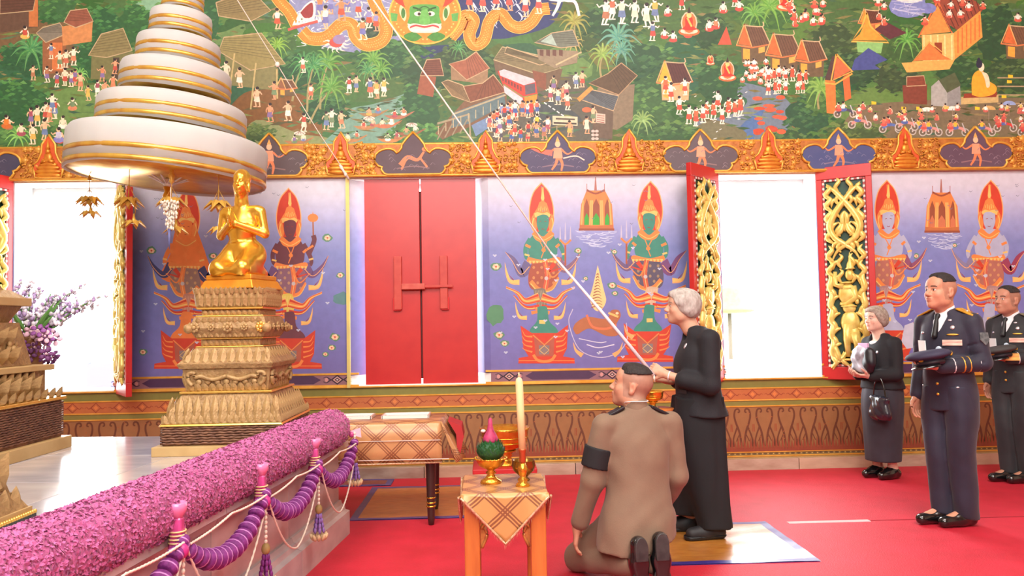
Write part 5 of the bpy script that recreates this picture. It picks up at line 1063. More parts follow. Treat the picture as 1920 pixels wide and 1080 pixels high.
for x, w, lab in ((-.99, .26, 'shallow clear tray at the left on the long brocade table'), (-.61, .34, 'wider clear tray nearer the flap end of the long brocade table')):
    t = empty('clear_tray', (x, 5.84, .726), 0, lab, 'tray', 'trays on the long table'); MB().bb(-w/2, w/2, -.1, .1, 0, .006).build('tray_base', mat('frosted_tray', (222, 200, 194), .25, coat=.5), t)
    r = MB(); r.bb(-w/2, w/2, -.105, -.095, 0, .022); r.bb(-w/2, w/2, .095, .105, 0, .022); r.bb(-w/2-.005, -w/2+.005, -.105, .105, 0, .022); r.bb(w/2-.005, w/2+.005, -.105, .105, 0, .022); r.build('tray_rim', mat('tray_rim', (240, 226, 220), .2, coat=.5), t)
def floor_mat(name, x0, x1, y0, y1, c, c2, lab, z=.004, bw=.055, border=(56, 44, 130), skew=0, coat=1.0, cr=.06):
    t = empty(name, ((x0+x1)/2, (y0+y1)/2, 0), skew, lab, 'mat'); hx, hy = (x1-x0)/2, (y1-y0)/2
    def sheet(a, b, c_, d, z, nm, m):
        s = MB(); nx, ny = max(2, int((b-a)/.05)), max(2, int((d-c_)/.05))
        for j in range(ny+1):
            for i in range(nx+1): x, y = a+(b-a)*i/nx, c_+(d-c_)*j/ny; s.v.append((x, y, z+.0012*math.sin(x*17+y*9)+.0010*math.sin(y*31-x*7)))
        for j in range(ny):
            for i in range(nx): q = j*(nx+1)+i; s.f.append((q, q+1, q+nx+2, q+nx+1)); s.mi.append(0); s.sm.append(True)
        return s.build(nm, m, t)
    b = mat(name+'_border_%d' % border[0], border, .35, noise=mix(border, (90, 80, 170), .4), nscale=12, coat=coat, coat_rough=cr)
    MB().bb(-hx, hx, -hy, hy, 0, z-.003).build('mat_backing', b, t)
    sheet(-hx+bw, hx-bw, -hy+bw, hy-bw, z+.001, 'mat_field', mat(name+'_field_%d' % c[1], c, .3, noise=c2, nscale=9, stretch=(1, 3, 1), bump=.2, bscale=18, coat=coat, coat_rough=cr))
    for q in ((-hx, hx, -hy, -hy+bw), (-hx, hx, hy-bw, hy), (-hx, -hx+bw, -hy+bw, hy-bw), (hx-bw, hx, -hy+bw, hy-bw)): sheet(*q, z+.0015, 'blue_border', b)
    return t
floor_mat('floor_mat', -1.02, -.02, 5.72, 6.86, (214, 130, 66), (190, 104, 48), 'orange mat with blue edging on the carpet under the long table', coat=.4, cr=.12)
floor_mat('floor_mat', -2.1, -.87, 6.93, 7.22, (150, 48, 36), (120, 36, 30), 'dark red mat with blue edging close to the marble skirting', coat=.3, cr=.15)
floor_mat('floor_mat', .82, 1.905, 4.49, 5.39, (206, 140, 62), (184, 112, 44), 'gold mat with blue edging under the standing woman', coat=1.0, cr=.26)
# small offering table
st = empty('offering_table', (.07, 3.885, 0), 0, 'small orange wood table with carved gilt brackets in the middle foreground', 'table')
MB().bb(-.19, .19, -.225, .225, .575, .61).build('table_top', ORW, st, bevel=.004)
for x in (-.155, .155):
    for y in (-.19, .19):
        MB().bb(x-.036, x+.036, y-.03, y+.03, 0, .575).build('leg', ORW, st, bevel=.006)
CRV = mat('carved_bracket', (206, 150, 80), .4, .4, noise=(150, 92, 48), nscale=30)
for e in (-1, 1):
    b = MB(); b.prism([(e*.117, .575), (e*.03, .575), (e*.045, .52), (e*.075, .47), (e*.10, .40), (e*.117, .34)], 'y', -.205, -.195)
    for k, pts in enumerate(([(.11, .36), (.085, .42), (.10, .46), (.07, .47)], [(.112, .45), (.08, .50), (.09, .54), (.06, .53)], [(.10, .52), (.05, .53), (.045, .565), (.07, .56)])): b.tube([(e*q[0], -.208, q[1]) for q in crom(pts, 5)], .008, 6)
    b.build('carved_bracket', CRV, st)
# its cloth: flat top with a pointed drop in front and at the sides
tc = MB(); nu = 21
def drop(parent, ang, w, off, depth, z0=.614):
    m = MB()
    R_ = Matrix.Rotation(ang, 3, 'Z')
    for j in range(9):
        f = j/8
        for i in range(nu):
            u = -1+2*i/(nu-1); dz = depth*(1-abs(u))*f+.012*f; y = off+.004+.012*f+.004*math.sin(u*14)*f
            m.v.append(tuple(R_@Vector((u*w*(1-.0*f), -y, z0-dz))))
    for j in range(8):
        for i in range(nu-1): q = j*nu+i; m.f.append((q, q+1, q+nu+1, q+nu)); m.mi.append(0); m.sm.append(True)
    o = m.build('pointed_drop', BROC2, parent); o.modifiers.new('thick', 'SOLIDIFY').thickness = .004
    fr_ = MB(); fr_.tube([tuple(R_@Vector((u*w, -(off+.018), z0-(depth*(1-abs(u))+.014)))) for u in np.linspace(-1, 1, 25)], .0065, 6); fr_.build('tinsel_fringe', FRNG, parent)
    h = MB()
    for u in np.linspace(-.98, .98, 60): p0 = R_@Vector((u*w, -(off+.018), z0-(depth*(1-abs(u))+.016))); l = random.uniform(.012, .03); h.add([p0+Vector((-.0015, 0, 0)), p0+Vector((.0015, 0, 0)), p0+Vector((random.uniform(-.004, .004), 0, -l))], [(0, 1, 2)])
    h.build('tinsel_strands', FRNG, parent)
co = empty('offering_cloth', (.07, 3.885, 0), 0, 'gold lattice cloth with pointed drop and tinsel edge on the small table', 'tablecloth')
MB().box((0, 0, .6135), (.40, .47, .005)).build('cloth_top', BROC2, co, bevel=.002); drop(co, 0, .205, .232, .215); drop(co, PI/2, .235, .197, .16); drop(co, -PI/2, .235, .197, .16)
GB = mat('bright_gold', (236, 180, 70), .22, .85, noise=(214, 140, 50), nscale=30, bump=.25, bscale=70)
TT = .617
b = empty('pedestal_bowl', (.008, 3.90, TT), 0, 'small gold pedestal bowl holding a green leaf dome on the offering table', 'bowl')
MB().lathe([(.055, 0), (.052, .012), (.03, .024), (.018, .04), (.028, .05), (.016, .06), (.03, .068), (.062, .086), (.076, .115), (.079, .122), (.072, .120), (.03, .09), (0, .09)], 24).build('bowl_body', GB, b)
s_ = MB(); [s_.ell((.078*math.cos(a), .078*math.sin(a), .12), (.006, .006, .006), 6, 4) for a in np.arange(0, 6.28, .26)]; s_.build('scalloped_rim', GB, b)
d = empty('leaf_dome', (.008, 3.90, TT+.112), 0, 'green leaf dome topped by a pink cone, sitting in the small gold bowl', 'offering')
MB().ell((0, 0, .045), (.070, .070, .052), 20, 12).build('green_dome', mat('banana_leaf', (28, 86, 44), .55, noise=(18, 62, 36), nscale=30, bump=.4, bscale=60), d); g = MB()
for i in range(260):
    a, t_ = random.uniform(0, 6.28), math.acos(random.uniform(-.3, .95)); n = Vector((math.sin(t_)*math.cos(a), math.sin(t_)*math.sin(a), math.cos(t_))); p0 = Vector((n.x*.070, n.y*.070, .045+n.z*.052)); w = n.cross(Vector((0, 0, 1))).normalized()*.005; g.add([p0-w, p0+w, p0+n*.006+Vector((0, 0, .014))], [(0, 1, 2)])
tag(g.build('leaf_tips', mat('leaf_tip', (40, 112, 56), .5), d), kind='stuff')
MB().lathe([(.038, .085), (.040, .10), (.030, .125), (.018, .145), (.012, .17), (.010, .20), (.0, .21)], 14).build('pink_cone', mat('pink_cone', (196, 62, 110), .6, noise=(150, 40, 84), nscale=40), d)
MB().ell((-.036, 0, .142), (.013, .013, .009)).build('white_blossom', BEADW, d)
cb = empty('brass_bowl', (.172, 3.93, TT), 0, 'dark brass bowl behind the candlestick on the offering table', 'bowl')
MB().lathe([(.03, 0), (.032, .006), (.018, .018), (.03, .03), (.052, .05), (.06, .075), (.056, .098), (.060, .104), (.052, .102), (.05, .075), (.02, .045), (0, .045)], 24).build('bowl_body', mat('dark_brass', (150, 112, 52), .25, .85), cb)
cd = empty('candlestick', (.162, 3.80, TT), 0, 'low gold candlestick with a coppery cup in front of the brass bowl', 'candlestick')
MB().lathe([(.036, 0), (.034, .01), (.02, .02), (.026, .03), (.014, .042), (.02, .06), (.026, .085), (.016, .10), (.013, .11)], 18).build('foot', GB, cd); MB().lathe([(.013, .11), (.017, .12), (.015, .15), (.019, .17), (.021, .178), (.015, .178)], 16).build('cup', mat('copper_cup', (190, 92, 56), .3, .6), cd)
ca = empty('wax_candle', (.162, 3.80, TT+.165), 0, 'tall unlit cream candle standing in the candlestick', 'candle'); ca.rotation_euler = (0, -.03, 0)
MB().lathe([(.017, 0), (.0185, .2), (.0185, .335), (.014, .352), (.004, .36)], 18).build('wax', mat('cream_wax', (240, 216, 160), .45, spec=.4), ca); MB().tube([(0, 0, .355), (.001, 0, .382)], .004, 6).build('wick', mat('waxy_wick', (230, 206, 160), .6), ca)
rs = empty('red_stool', (.115, 6.0, 0), 0, 'low red stool behind the offering table', 'stool')
MB().bb(-.24, .24, -.2, .2, .29, .33).build('seat', mat('red_seat', (190, 36, 40), .5), rs, bevel=.006)
for x in (-.2, .2):
    for y in (-.15, .15): MB().bb(x-.02, x+.02, y-.02, y+.02, 0, .29).build('leg', ORW, rs)
def phan(name, loc, s, lab):
    b = empty(name, loc, 0, lab, 'bowl'); MB().lathe([(.10*s, 0), (.098*s, .015*s), (.06*s, .03*s), (.045*s, .06*s), (.06*s, .075*s), (.05*s, .09*s), (.085*s, .105*s), (.075*s, .12*s), (.15*s, .15*s), (.175*s, .20*s), (.18*s, .26*s), (.195*s, .285*s), (.19*s, .287*s), (.165*s, .25*s), (.1*s, .2*s), (0, .2*s)], 32).build('bowl_body', GB, b)
    r = MB(); [r.tube([(q*s*math.cos(a), q*s*math.sin(a), z*s) for a in np.linspace(0, 6.2832, 33)], .004*s, 5) for q, z in ((.177, .215), (.17, .175), (.085, .11))]; r.build('bead_ring', BRASS, b); return b
phan('pedestal_bowl', (.122, 5.98, .33), 1.0, 'large gold pedestal bowl on the low red stool')
gs = empty('gilt_stand', (.86, 4.85, 0), 0, 'tall gilt stand hidden behind the kneeling man\'s shoulder', 'stand')
sz = P(1225, 765, 4.85).z
MB().lathe([(.07, 0), (.068, .03), (.04, .06), (.03, .3), (.05, .45), (.03, .55), (.12, sz-.02), (.13, sz)], 20).build('stand_body', ORW, gs); gs.location.x = P(1224, 765, 4.85).x
phan('pedestal_bowl', (gs.location.x, 4.85, sz), .37, 'small gold pedestal bowl glimpsed between the kneeling man\'s neck and the woman')

# ---------------------------------------------------------------- seen through the windows
TOP = mat('topiary_leaf', (120, 130, 70), .8, noise=(96, 112, 60), nscale=8)
tp = empty('clipped_tree', (7.1, 22.5, .0), 0, 'pale clipped bell shaped tree outside the right window', 'tree'); MB().lathe([(.0, 2.45), (.2, 2.42), (.34, 2.3), (.42, 2.0), (.62, 1.75), (.72, 1.68), (.6, 1.62), (.1, 1.6)], 24).build('crown', TOP, tp); MB().tube([(0, 0, -.3), (0, 0, 1.65)], .06, 10).build('trunk', mat('bark', (90, 80, 66), .9), tp)
gw = empty('garden_rail', (6.0, 20, -.3), 0, 'low pale garden wall outside the right window', 'wall'); MB().bb(-2.2, 2.6, 0, .2, .0, .55).build('wall_body', mat('garden_wall', (170, 168, 160), .8), gw); MB().bb(-2.3, 2.7, -.05, .25, .55, .68).build('coping', mat('wall_coping', (120, 120, 110), .8), gw)
sb = empty('notice_board', (-6.6, 13.5, -.3), 0, 'lilac notice board outside the left window', 'board'); MB().bb(-.22, .22, -.02, .02, .1, 1.15).build('board_panel', mat('lilac_board', (84, 78, 116), .6), sb)
for x in (-.2, .2): MB().bb(x-.03, x+.03, .02, .06, 0, 1.2).build('post', mat('grey_post', (90, 90, 96), .6), sb)
# ---------------------------------------------------------------- figures: blended volumes turned into one continuous skin
V3 = lambda *a: np.array(a if len(a) == 3 else a[0], float)
def nrm(v): v = np.asarray(v, float); return v/np.linalg.norm(v)
class Field:
    def __init__(s, lo, hi, h, fine=()):
        s.ax = []
        for k in range(3):
            x = lo[k]; out = [x]
            while x < hi[k]:
                st = h
                for (a, b, hf) in fine:
                    if a[k]-h < x < b[k]: st = min(st, hf)
                x += st; out.append(x)
            s.ax.append(np.array(out))
        s.F = np.full([len(a) for a in s.ax], .2, np.float32)
    def _sub(s, lo, hi):
        sl = []; g = []
        for k in range(3):
            i0 = max(0, np.searchsorted(s.ax[k], lo[k])-1); i1 = min(len(s.ax[k]), np.searchsorted(s.ax[k], hi[k])+1)
            if i1-i0 < 1: return None, None
            sl.append(slice(i0, i1)); g.append(s.ax[k][i0:i1])
        return tuple(sl), np.meshgrid(*g, indexing='ij')
    def _mix(s, sl, d, k, neg=False):
        A = s.F[sl]
        if neg: d = -d; h = np.maximum(k-np.abs(A-d), 0)/k; s.F[sl] = np.maximum(A, d)+h*h*k*.25
        else: h = np.maximum(k-np.abs(A-d), 0)/k; s.F[sl] = np.minimum(A, d)-h*h*k*.25
    def cap(s, a, b, ra, rb=None, k=.02, neg=False):
        a, b = V3(a), V3(b); rb = ra if rb is None else rb; m = max(ra, rb)+k+.03
        sl, g = s._sub(np.minimum(a, b)-m, np.maximum(a, b)+m)
        if sl is None: return s
        ab = b-a; L = max(ab@ab, 1e-9); X, Y, Z = g[0]-a[0], g[1]-a[1], g[2]-a[2]
        t = np.clip((X*ab[0]+Y*ab[1]+Z*ab[2])/L, 0, 1)
        s._mix(sl, np.sqrt((X-t*ab[0])**2+(Y-t*ab[1])**2+(Z-t*ab[2])**2)-(ra+(rb-ra)*t), k, neg); return s
    def ell(s, c, r, k=.02, R=None, neg=False):
        c = V3(c); r = V3(r); m = max(r)+k+.03; sl, g = s._sub(c-m, c+m)
        if sl is None: return s
        p = np.stack([g[0]-c[0], g[1]-c[1], g[2]-c[2]], -1)
        if R is not None: p = p@R                      # R columns are the ellipsoid's own axes
        k0 = np.linalg.norm(p/r, axis=-1); k1 = np.linalg.norm(p/(r*r), axis=-1)+1e-9
        s._mix(sl, k0*(k0-1)/k1, k, neg); return s
    def loft(s, rows, k=.03, pw=2.3):
        """upright cloth tube: rows of (z, x, y, half depth, half width)"""
        r = np.array(sorted(rows), float); z = s.ax[2]; I = (z > r[0, 0]-.06) & (z < r[-1, 0]+.06)
        if not I.any(): return s
        i0, i1 = np.argmax(I), len(I)-np.argmax(I[::-1]); zz = z[i0:i1]; zc = np.clip(zz, r[0, 0], r[-1, 0])
        j = np.clip(np.searchsorted(r[:, 0], zc, 'right')-1, 0, len(r)-2); t = (zc-r[j, 0])/(r[j+1, 0]-r[j, 0]); m = np.gradient(r[:, 1:], r[:, 0], axis=0); hh = (r[j+1, 0]-r[j, 0])[:, None]; t = t[:, None]
        q = (2*t**3-3*t**2+1)*r[j, 1:]+(t**3-2*t**2+t)*hh*m[j]+(-2*t**3+3*t**2)*r[j+1, 1:]+(t**3-t**2)*hh*m[j+1]
        X, Y = s.ax[0][:, None, None], s.ax[1][None, :, None]; cx, cy, rx, ry = [q[:, n][None, None, :] for n in range(4)]
        d = ((np.abs((X-cx)/rx)**pw+np.abs((Y-cy)/ry)**pw)**(1/pw)-1)*np.minimum(rx, ry)
        d = np.maximum(d, np.maximum(r[0, 0]-zz, zz-r[-1, 0])[None, None, :]).astype(np.float32); s._mix((slice(None), slice(None), slice(i0, i1)), d, k); return s
    def plane(s, c, n):
        """keep the side the normal points away from"""
        n = nrm(n); c = V3(c); G_ = np.meshgrid(*s.ax, indexing='ij', sparse=True)
        s.F = np.maximum(s.F, ((G_[0]-c[0])*n[0]+(G_[1]-c[1])*n[1]+(G_[2]-c[2])*n[2]).astype(np.float32)); return s
    def folds(s, amp, fx, fy, fz, ph=0):
        G_ = np.meshgrid(*s.ax, indexing='ij', sparse=True)
        s.F = s.F+(amp*np.sin(G_[0]*fx+G_[1]*fy+ph+1.3*np.sin(G_[2]*fz*.5))*np.sin(G_[2]*fz+G_[1]*fy*.6+ph*2)).astype(np.float32); return s
    def mesh(s):
        F = s.F; S = F < 0; nx, ny, nz = F.shape
        c = [S[i:nx-1+i, j:ny-1+j, k:nz-1+k] for i in (0, 1) for j in (0, 1) for k in (0, 1)]
        tot = sum(x.astype(np.int8) for x in c); act = (tot > 0) & (tot < 8); ids = np.full(act.shape, -1, np.int64); I = np.argwhere(act); ids[act] = np.arange(len(I))
        P_ = np.zeros((len(I), 3)); W = np.zeros(len(I)); ax = s.ax
        def corner(o): q = I+np.array(o); return F[q[:, 0], q[:, 1], q[:, 2]], np.stack([ax[d][q[:, d]] for d in range(3)], 1)
        cs = {(i, j, k): corner((i, j, k)) for i in (0, 1) for j in (0, 1) for k in (0, 1)}
        for d in range(3):
            for o in [(i, j, k) for i in (0, 1) for j in (0, 1) for k in (0, 1) if (i, j, k)[d] == 0]:
                e = list(o); e[d] = 1; f0, p0 = cs[o]; f1, p1 = cs[tuple(e)]; x = (f0 < 0) != (f1 < 0); t = np.where(x, f0/(f0-f1+1e-12), 0)[:, None]
                P_ += np.where(x[:, None], p0+(p1-p0)*t, 0); W += x
        P_ /= W[:, None]; faces = []
        for d in range(3):
            a, b = (d+1) % 3, (d+2) % 3
            s0 = [slice(None)]*3; s1 = [slice(None)]*3; s0[d] = slice(0, -1); s1[d] = slice(1, None)
            ch = S[tuple(s0)] != S[tuple(s1)]; E_ = np.argwhere(ch); E_ = E_[(E_[:, a] > 0) & (E_[:, b] > 0) & (E_[:, a] < F.shape[a]-1) & (E_[:, b] < F.shape[b]-1)]
            q = []
            for da, db in ((0, 0), (-1, 0), (-1, -1), (0, -1)):
                t = E_.copy(); t[:, a] += da; t[:, b] += db; q.append(ids[t[:, 0], t[:, 1], t[:, 2]])
            q = np.stack(q, 1); fl = S[tuple(E_.T)] ; q[~fl] = q[~fl][:, ::-1]; faces.append(q)
        return P_, np.vstack(faces)
def sdf_obj(name, parts, m, parent, paint=None, smooth=1):
    V = []; Q = []; n = 0
    for f in parts:
        p, q = f.mesh() if isinstance(f, Field) else f
        V.append(p); Q.append(q+n); n += len(p)
    V = np.vstack(V); Q = np.vstack(Q)
    for _ in range(smooth):                              # one gentle relaxing pass takes the grid out of the surface
        acc = np.zeros_like(V); cnt = np.zeros(len(V))
        for a, b in ((0, 1), (1, 2), (2, 3), (3, 0)):
            for i, j in ((a, b), (b, a)): acc += np.stack([np.bincount(Q[:, i], V[Q[:, j], d], len(V)) for d in range(3)], 1); cnt += np.bincount(Q[:, i], minlength=len(V))
        V = V*.5+.5*acc/np.maximum(cnt, 1)[:, None]
    me = bpy.data.meshes.new(name); me.vertices.add(len(V)); me.vertices.foreach_set('co', V.astype(np.float32).ravel())
    me.loops.add(Q.size); me.loops.foreach_set('vertex_index', Q.astype(np.int32).ravel()); me.polygons.add(len(Q)); me.polygons.foreach_set('loop_start', np.arange(0, Q.size, 4, dtype=np.int32)); me.polygons.foreach_set('loop_total', np.full(len(Q), 4, np.int32))
    me.polygons.foreach_set('use_smooth', np.ones(len(Q), bool)); me.update(); me.validate()
    if paint is not None: a = me.attributes.new('paint', 'FLOAT_COLOR', 'POINT'); a.data.foreach_set('color', paint(V).astype(np.float32).ravel())
    o = link(name, me, m, parent); o['_n'] = len(V); del o['_n']; return o
def bvh_of(o): me = o.data; return BVHTree.FromPolygons([v.co for v in me.vertices], [p.vertices for p in me.polygons])

def frame(fwd, up=(0, 0, 1)):
    f = nrm(fwd); l = nrm(np.cross(up, f)); u = np.cross(f, l); return np.stack([f, l, u], 1)      # columns forward, left, up
def add_head(F, c, R, s=1.0, female=False, neck=None, ear=True, fat=1.0):
    q = lambda *a: V3(c)+R@(V3(*a)*s); E = lambda p, r, k=.015, neg=False: F.ell(q(*p), V3(*r)*s, k*s, R, neg); C = lambda a, b, ra, rb=None, k=.012, neg=False: F.cap(q(*a), q(*b), ra*s, None if rb is None else rb*s, k*s, neg)
    E((-.012, 0, .035), (.098, .077, .088)); E((.030, 0, -.03), (.066, .060*fat, .082), .03); E((.035, 0, -.075), (.052, .046*fat, .042), .03); E((.070, 0, -.098), (.020, .022, .018), .025)
    for e in (-1, 1): E((.052, e*.040, -.028), (.034, .028*fat, .03), .025); E((.012, e*.052, -.065), (.035, .018*fat, .028), .03)
    E((.078, 0, .024), (.018, .048, .014), .02); E((.06, 0, .055), (.036, .058, .04), .03)
    for e in (-1, 1): E((.100, e*.031, .004), (.020, .017, .012), .014, True); E((.080, e*.031, .003), (.013, .0145, .0125), .004); C((.092, e*.018, .012), (.086, e*.045, .013), .004, .003, .006)
    C((.090, 0, .012), (.114, 0, -.026), .0085, .0115, .014); E((.112, 0, -.030), (.012, .012, .010), .010)
    for e in (-1, 1): E((.102, e*.012, -.034), (.010, .008, .008), .008)
    E((.094, 0, -.055), (.013, .024, .007), .008); E((.092, 0, -.067), (.013, .021, .008), .008); C((.104, -.02, -.0605), (.104, .02, -.0605), .0022, None, .004, True)
    if ear:
        for e in (-1, 1): E((-.012, e*.078, -.002), (.018, .008, .030), .008, False); E((-.010, e*.086, .0), (.009, .007, .018), .006, True); E((-.006, e*.076, -.026), (.010, .008, .012), .008)
    if neck is not None: F.cap(q(-.025, 0, -.04), neck, .052*s*(.92 if female else 1.06), .056*s, .03); F.cap(q(.01, 0, -.07), V3(neck)+V3(.02, 0, 0), .036*s, .045*s, .03)
    return q
SKINM = mat('skin', (200, 150, 120), .5, attr=True, nscale=60, namt=.05, spec=.4)
def face_paint(c, R, s, skin, lips, brow, fade=None, old=False):
    sk, li, br = np.array(lin(skin)), np.array(lin(lips)), np.array(lin(brow)); wh = np.array(lin((226, 220, 214))); ir = np.array(lin((40, 28, 24)))
    def f(V):
        L = ((V-V3(c))@R)/s; x, y, z = L[:, 0], L[:, 1], L[:, 2]; C = np.tile(sk, (len(V), 1)); ay = np.abs(y); fr = x > .05
        def put(m, col, w=1.): C[m] = C[m]*(1-w)+col*w
        if fade is not None: put((z > -.055-.0*x) & (x < .045+.25*(z-.0)) & (z > -.055) & (np.linalg.norm(L, axis=1) < .2) & ~((ay > .074) & (x > -.04) & (x < .02) & (z < .03)), np.array(lin(fade)), .55)
        put(fr & (((z+.061)/.010)**2+(y/.021)**2 < 1) & (x > .085), li, .55)
        put(fr & (ay > .012) & (ay < .052) & (np.abs(z-.024-.004*(1-((ay-.03)/.02)**2)) < .0045), br, .9)
        put(fr & (((ay-.031)/.0135)**2+((z-.003)/.006)**2 < 1), wh, .9); put(fr & ((ay-.031)**2+(z-.003)**2 < .0055**2), ir, 1)
        put(fr & (((ay-.031)/.015)**2+((z-.009)/.003)**2 < 1), ir, .7)
        if old: put(fr & (np.abs(z+.036-.02*(ay-.03)) < .003) & (ay > .02) & (ay < .04), sk*.75, .6)
        put((np.linalg.norm(L, axis=1) < .16) & (ay > .03) & (ay < .06) & (z < -.015) & (z > -.05) & (x > .04), np.array(lin((206, 120, 100))), .25)
        return C
    return f
def add_hand(F, w, d, n, side, curl=(.35, .4, .45, .5), s=1.0, thumb=.5, elbow=None, spread=.03, re=.034):
    """wrist w, direction d toward the knuckles, palm facing n; side +1 puts the thumb on cross(d, n)"""
    w, d, n = V3(w), nrm(d), nrm(n); n = nrm(n-d*(n@d)); t = np.cross(d, n)*side
    if elbow is not None: F.cap(elbow, w, re, .0255*s, .02)
    F.cap(w-d*.02, w+d*.03*s, .026*s, .022*s, .02)
    for i in range(4): o = t*(.030-.0195*i)*s; F.cap(w+o*.55+d*.015*s, w+o+d*.085*s, .0145*s, .0125*s, .012)
    for i, L in enumerate((.072, .080, .074, .058)):
        p = w+t*(.030-.0195*i)*s+d*.088*s; dd = nrm(d+t*spread*(1.5-i)); ang = 0
        for j, (fr, r0, r1) in enumerate(((.46, .0098, .0090), (.30, .0090, .0082), (.24, .0082, .0066))):
            ang += curl[i]*(1.0 if j else .9); v = dd*math.cos(ang)+n*math.sin(ang); e = p+v*L*fr*s; F.cap(p, e, r0*s, r1*s, .0035); p = e
    b = w+d*.018*s+t*.024*s+n*.006*s; v = nrm(d*.62+t*.72+n*.30); p = b
    for L, r0, r1, k in ((.044, .0155, .0125, .012), (.034, .0112, .0098, .005), (.026, .0098, .0075, .004)):
        e = p+v*L*s; F.cap(p, e, r0*s, r1*s, k); p = e; v = nrm(v*(1-thumb*.5)+(d*.7+n*.5-t*.2)*thumb*.6)
    return F
def hand_field(w, d, n, side, elbow, **kw):
    w = V3(w); d = nrm(d); pts = np.stack([w-.06, w+.06, w+d*.2-.07, w+d*.2+.07, V3(elbow)-.05, V3(elbow)+.05]); F = Field(pts.min(0), pts.max(0), .0042); add_hand(F, w, d, n, side, elbow=elbow, **kw); return F
def box_on(name, bv, org, dr, size, m, parent, up=(0, 0, 1), lift=.001, rot=0, ell=False):
    """a small flat piece laid on a garment where a ray meets it"""
    h = bv.ray_cast(Vector(org), Vector(dr).normalized())
    if h[0] is None: return None
    nz = h[1] if h[1].dot(Vector(dr)) < 0 else -h[1]; x = Vector(up).cross(nz).normalized(); y = nz.cross(x); R = Matrix((x, y, nz)).transposed()@Matrix.Rotation(rot, 3, 'Z'); mb = MB()
    if ell: mb.ell((0, 0, 0), (size[0]/2, size[1]/2, size[2]), 12, 6)
    else: mb.box((0, 0, 0), size)
    o = mb.build(name, m, parent); o.matrix_local = Matrix.Translation(h[0]+nz*lift)@R.to_4x4(); return o
def limb(F, a, b, c, r, g=0, k=.03): F.cap(a, b, r[0]+g, r[1]+g, k); F.cap(b, c, r[1]+g, r[2]+g, k)
def body_full(J, c, R, s, hands, female, lo, hi, ear=True, fat=1.0):
    """bare figure: head, neck, trunk and limbs in one skin, finer around the head"""
    F = Field(lo, hi, .013, [(V3(c)-.15, V3(c)+.15, .0042)])
    F.ell(J['chest'], (.095, .14, .16), .05); F.ell(J['pelvis'], (.10, .14, .11), .05); F.cap(J['chest'], J['pelvis'], .09, .095, .04); F.cap(J['shL'], J['shR'], .045, .045, .04)
    for e in 'LR': limb(F, J['sh'+e], J['el'+e], J['wr'+e], (.044, .036, .024)); limb(F, J['hp'+e], J['kn'+e], J['an'+e], (.075, .05, .036)); F.cap(J['an'+e], J['to'+e], .034, .028, .03)
    add_head(F, c, R, s, female, J['neck'], ear, fat); return [F]+hands
def shoes(J, m, parent, w=.044, l=.05, name='shoe', sole=None):
    for e in 'LR':
        a, t = V3(J['an'+e]), V3(J['to'+e]); z0 = min(a[2], t[2])-.06; F = Field(np.minimum(a, t)-.12, np.maximum(a, t)+.12, .007); d = t-a; d[2] = 0; d = nrm(d)
        h = V3(a[0], a[1], .042)-d*.035; F.cap(h, V3(a[0], a[1], .045)+d*.06, .043, .044, .02); F.cap(V3(a[0], a[1], .045)+d*.05, V3(t[0], t[1], .036), w, w*.85, .03); F.cap(V3(a[0], a[1], .085), V3(a[0], a[1], .05)+d*.05, .040, .036, .03); F.plane((0, 0, .004), (0, 0, -1))
        o = sdf_obj(name, [F], m, parent)
        if sole: S_ = Field(np.minimum(a, t)-.12, np.maximum(a, t)+.12, .007); S_.cap(h, V3(t[0], t[1], .02)+d*.008, .050, w, .01); S_.plane((0, 0, .002), (0, 0, -1)); S_.plane((0, 0, .026), (0, 0, 1)); sdf_obj('sole', [S_], sole, o)
def jacket(J, lo, hi, rows, sl=(.062, .055, .048), sleeve=1.0, h=.0085, pad=.05):
    F = Field(lo, hi, h); F.loft(rows, .02)
    for e in 'LR':
        F.cap(V3(J['neck'])*.75+V3(J['sh'+e])*.25-V3(0, 0, .015), J['sh'+e], .048, pad, .04); w = V3(J['el'+e])+(V3(J['wr'+e])-V3(J['el'+e]))*sleeve; F.cap(J['sh'+e], J['el'+e], sl[0], sl[1], .022); F.cap(J['el'+e], w, sl[1], sl[2], .02)
    return F
def creases(F, J, amp=.004, n=7, side='LR'):
    """soft cloth breaks at the elbows"""
    for e in side:
        a, b, c = V3(J['sh'+e]), V3(J['el'+e]), V3(J['wr'+e])
        for q in np.linspace(.55, 1, n//2): p = a+(b-a)*q; F.cap(p+V3(.05, .05, .01), p+V3(.05, -.05, -.01), .004, .004, .012, True)
    return F
BLACKC = mat('black_cloth', (26, 26, 33), .8, noise=(20, 20, 26), nscale=8, bump=.12, bscale=160, sheen=.03); BLK = mat('black_leather', (18, 18, 20), .18, coat=.8, coat_rough=.08); BLKR = mat('black_canvas', (24, 24, 28), .6, noise=(34, 34, 38), nscale=30)
WHT = mat('white_shirt', (232, 232, 236), .7); GREYH = mat('grey_hair', (150, 140, 132), .7, noise=(196, 190, 184), nscale=45, stretch=(1, 1, .4), bump=.5, bscale=70); DKH = mat('dark_hair', (28, 24, 24), .7, noise=(48, 42, 40), nscale=80, bump=.5, bscale=140)
SILV = mat('silver', (220, 220, 226), .25, .8); GOLDB = mat('badge_gold', (232, 186, 80), .3, .6); 
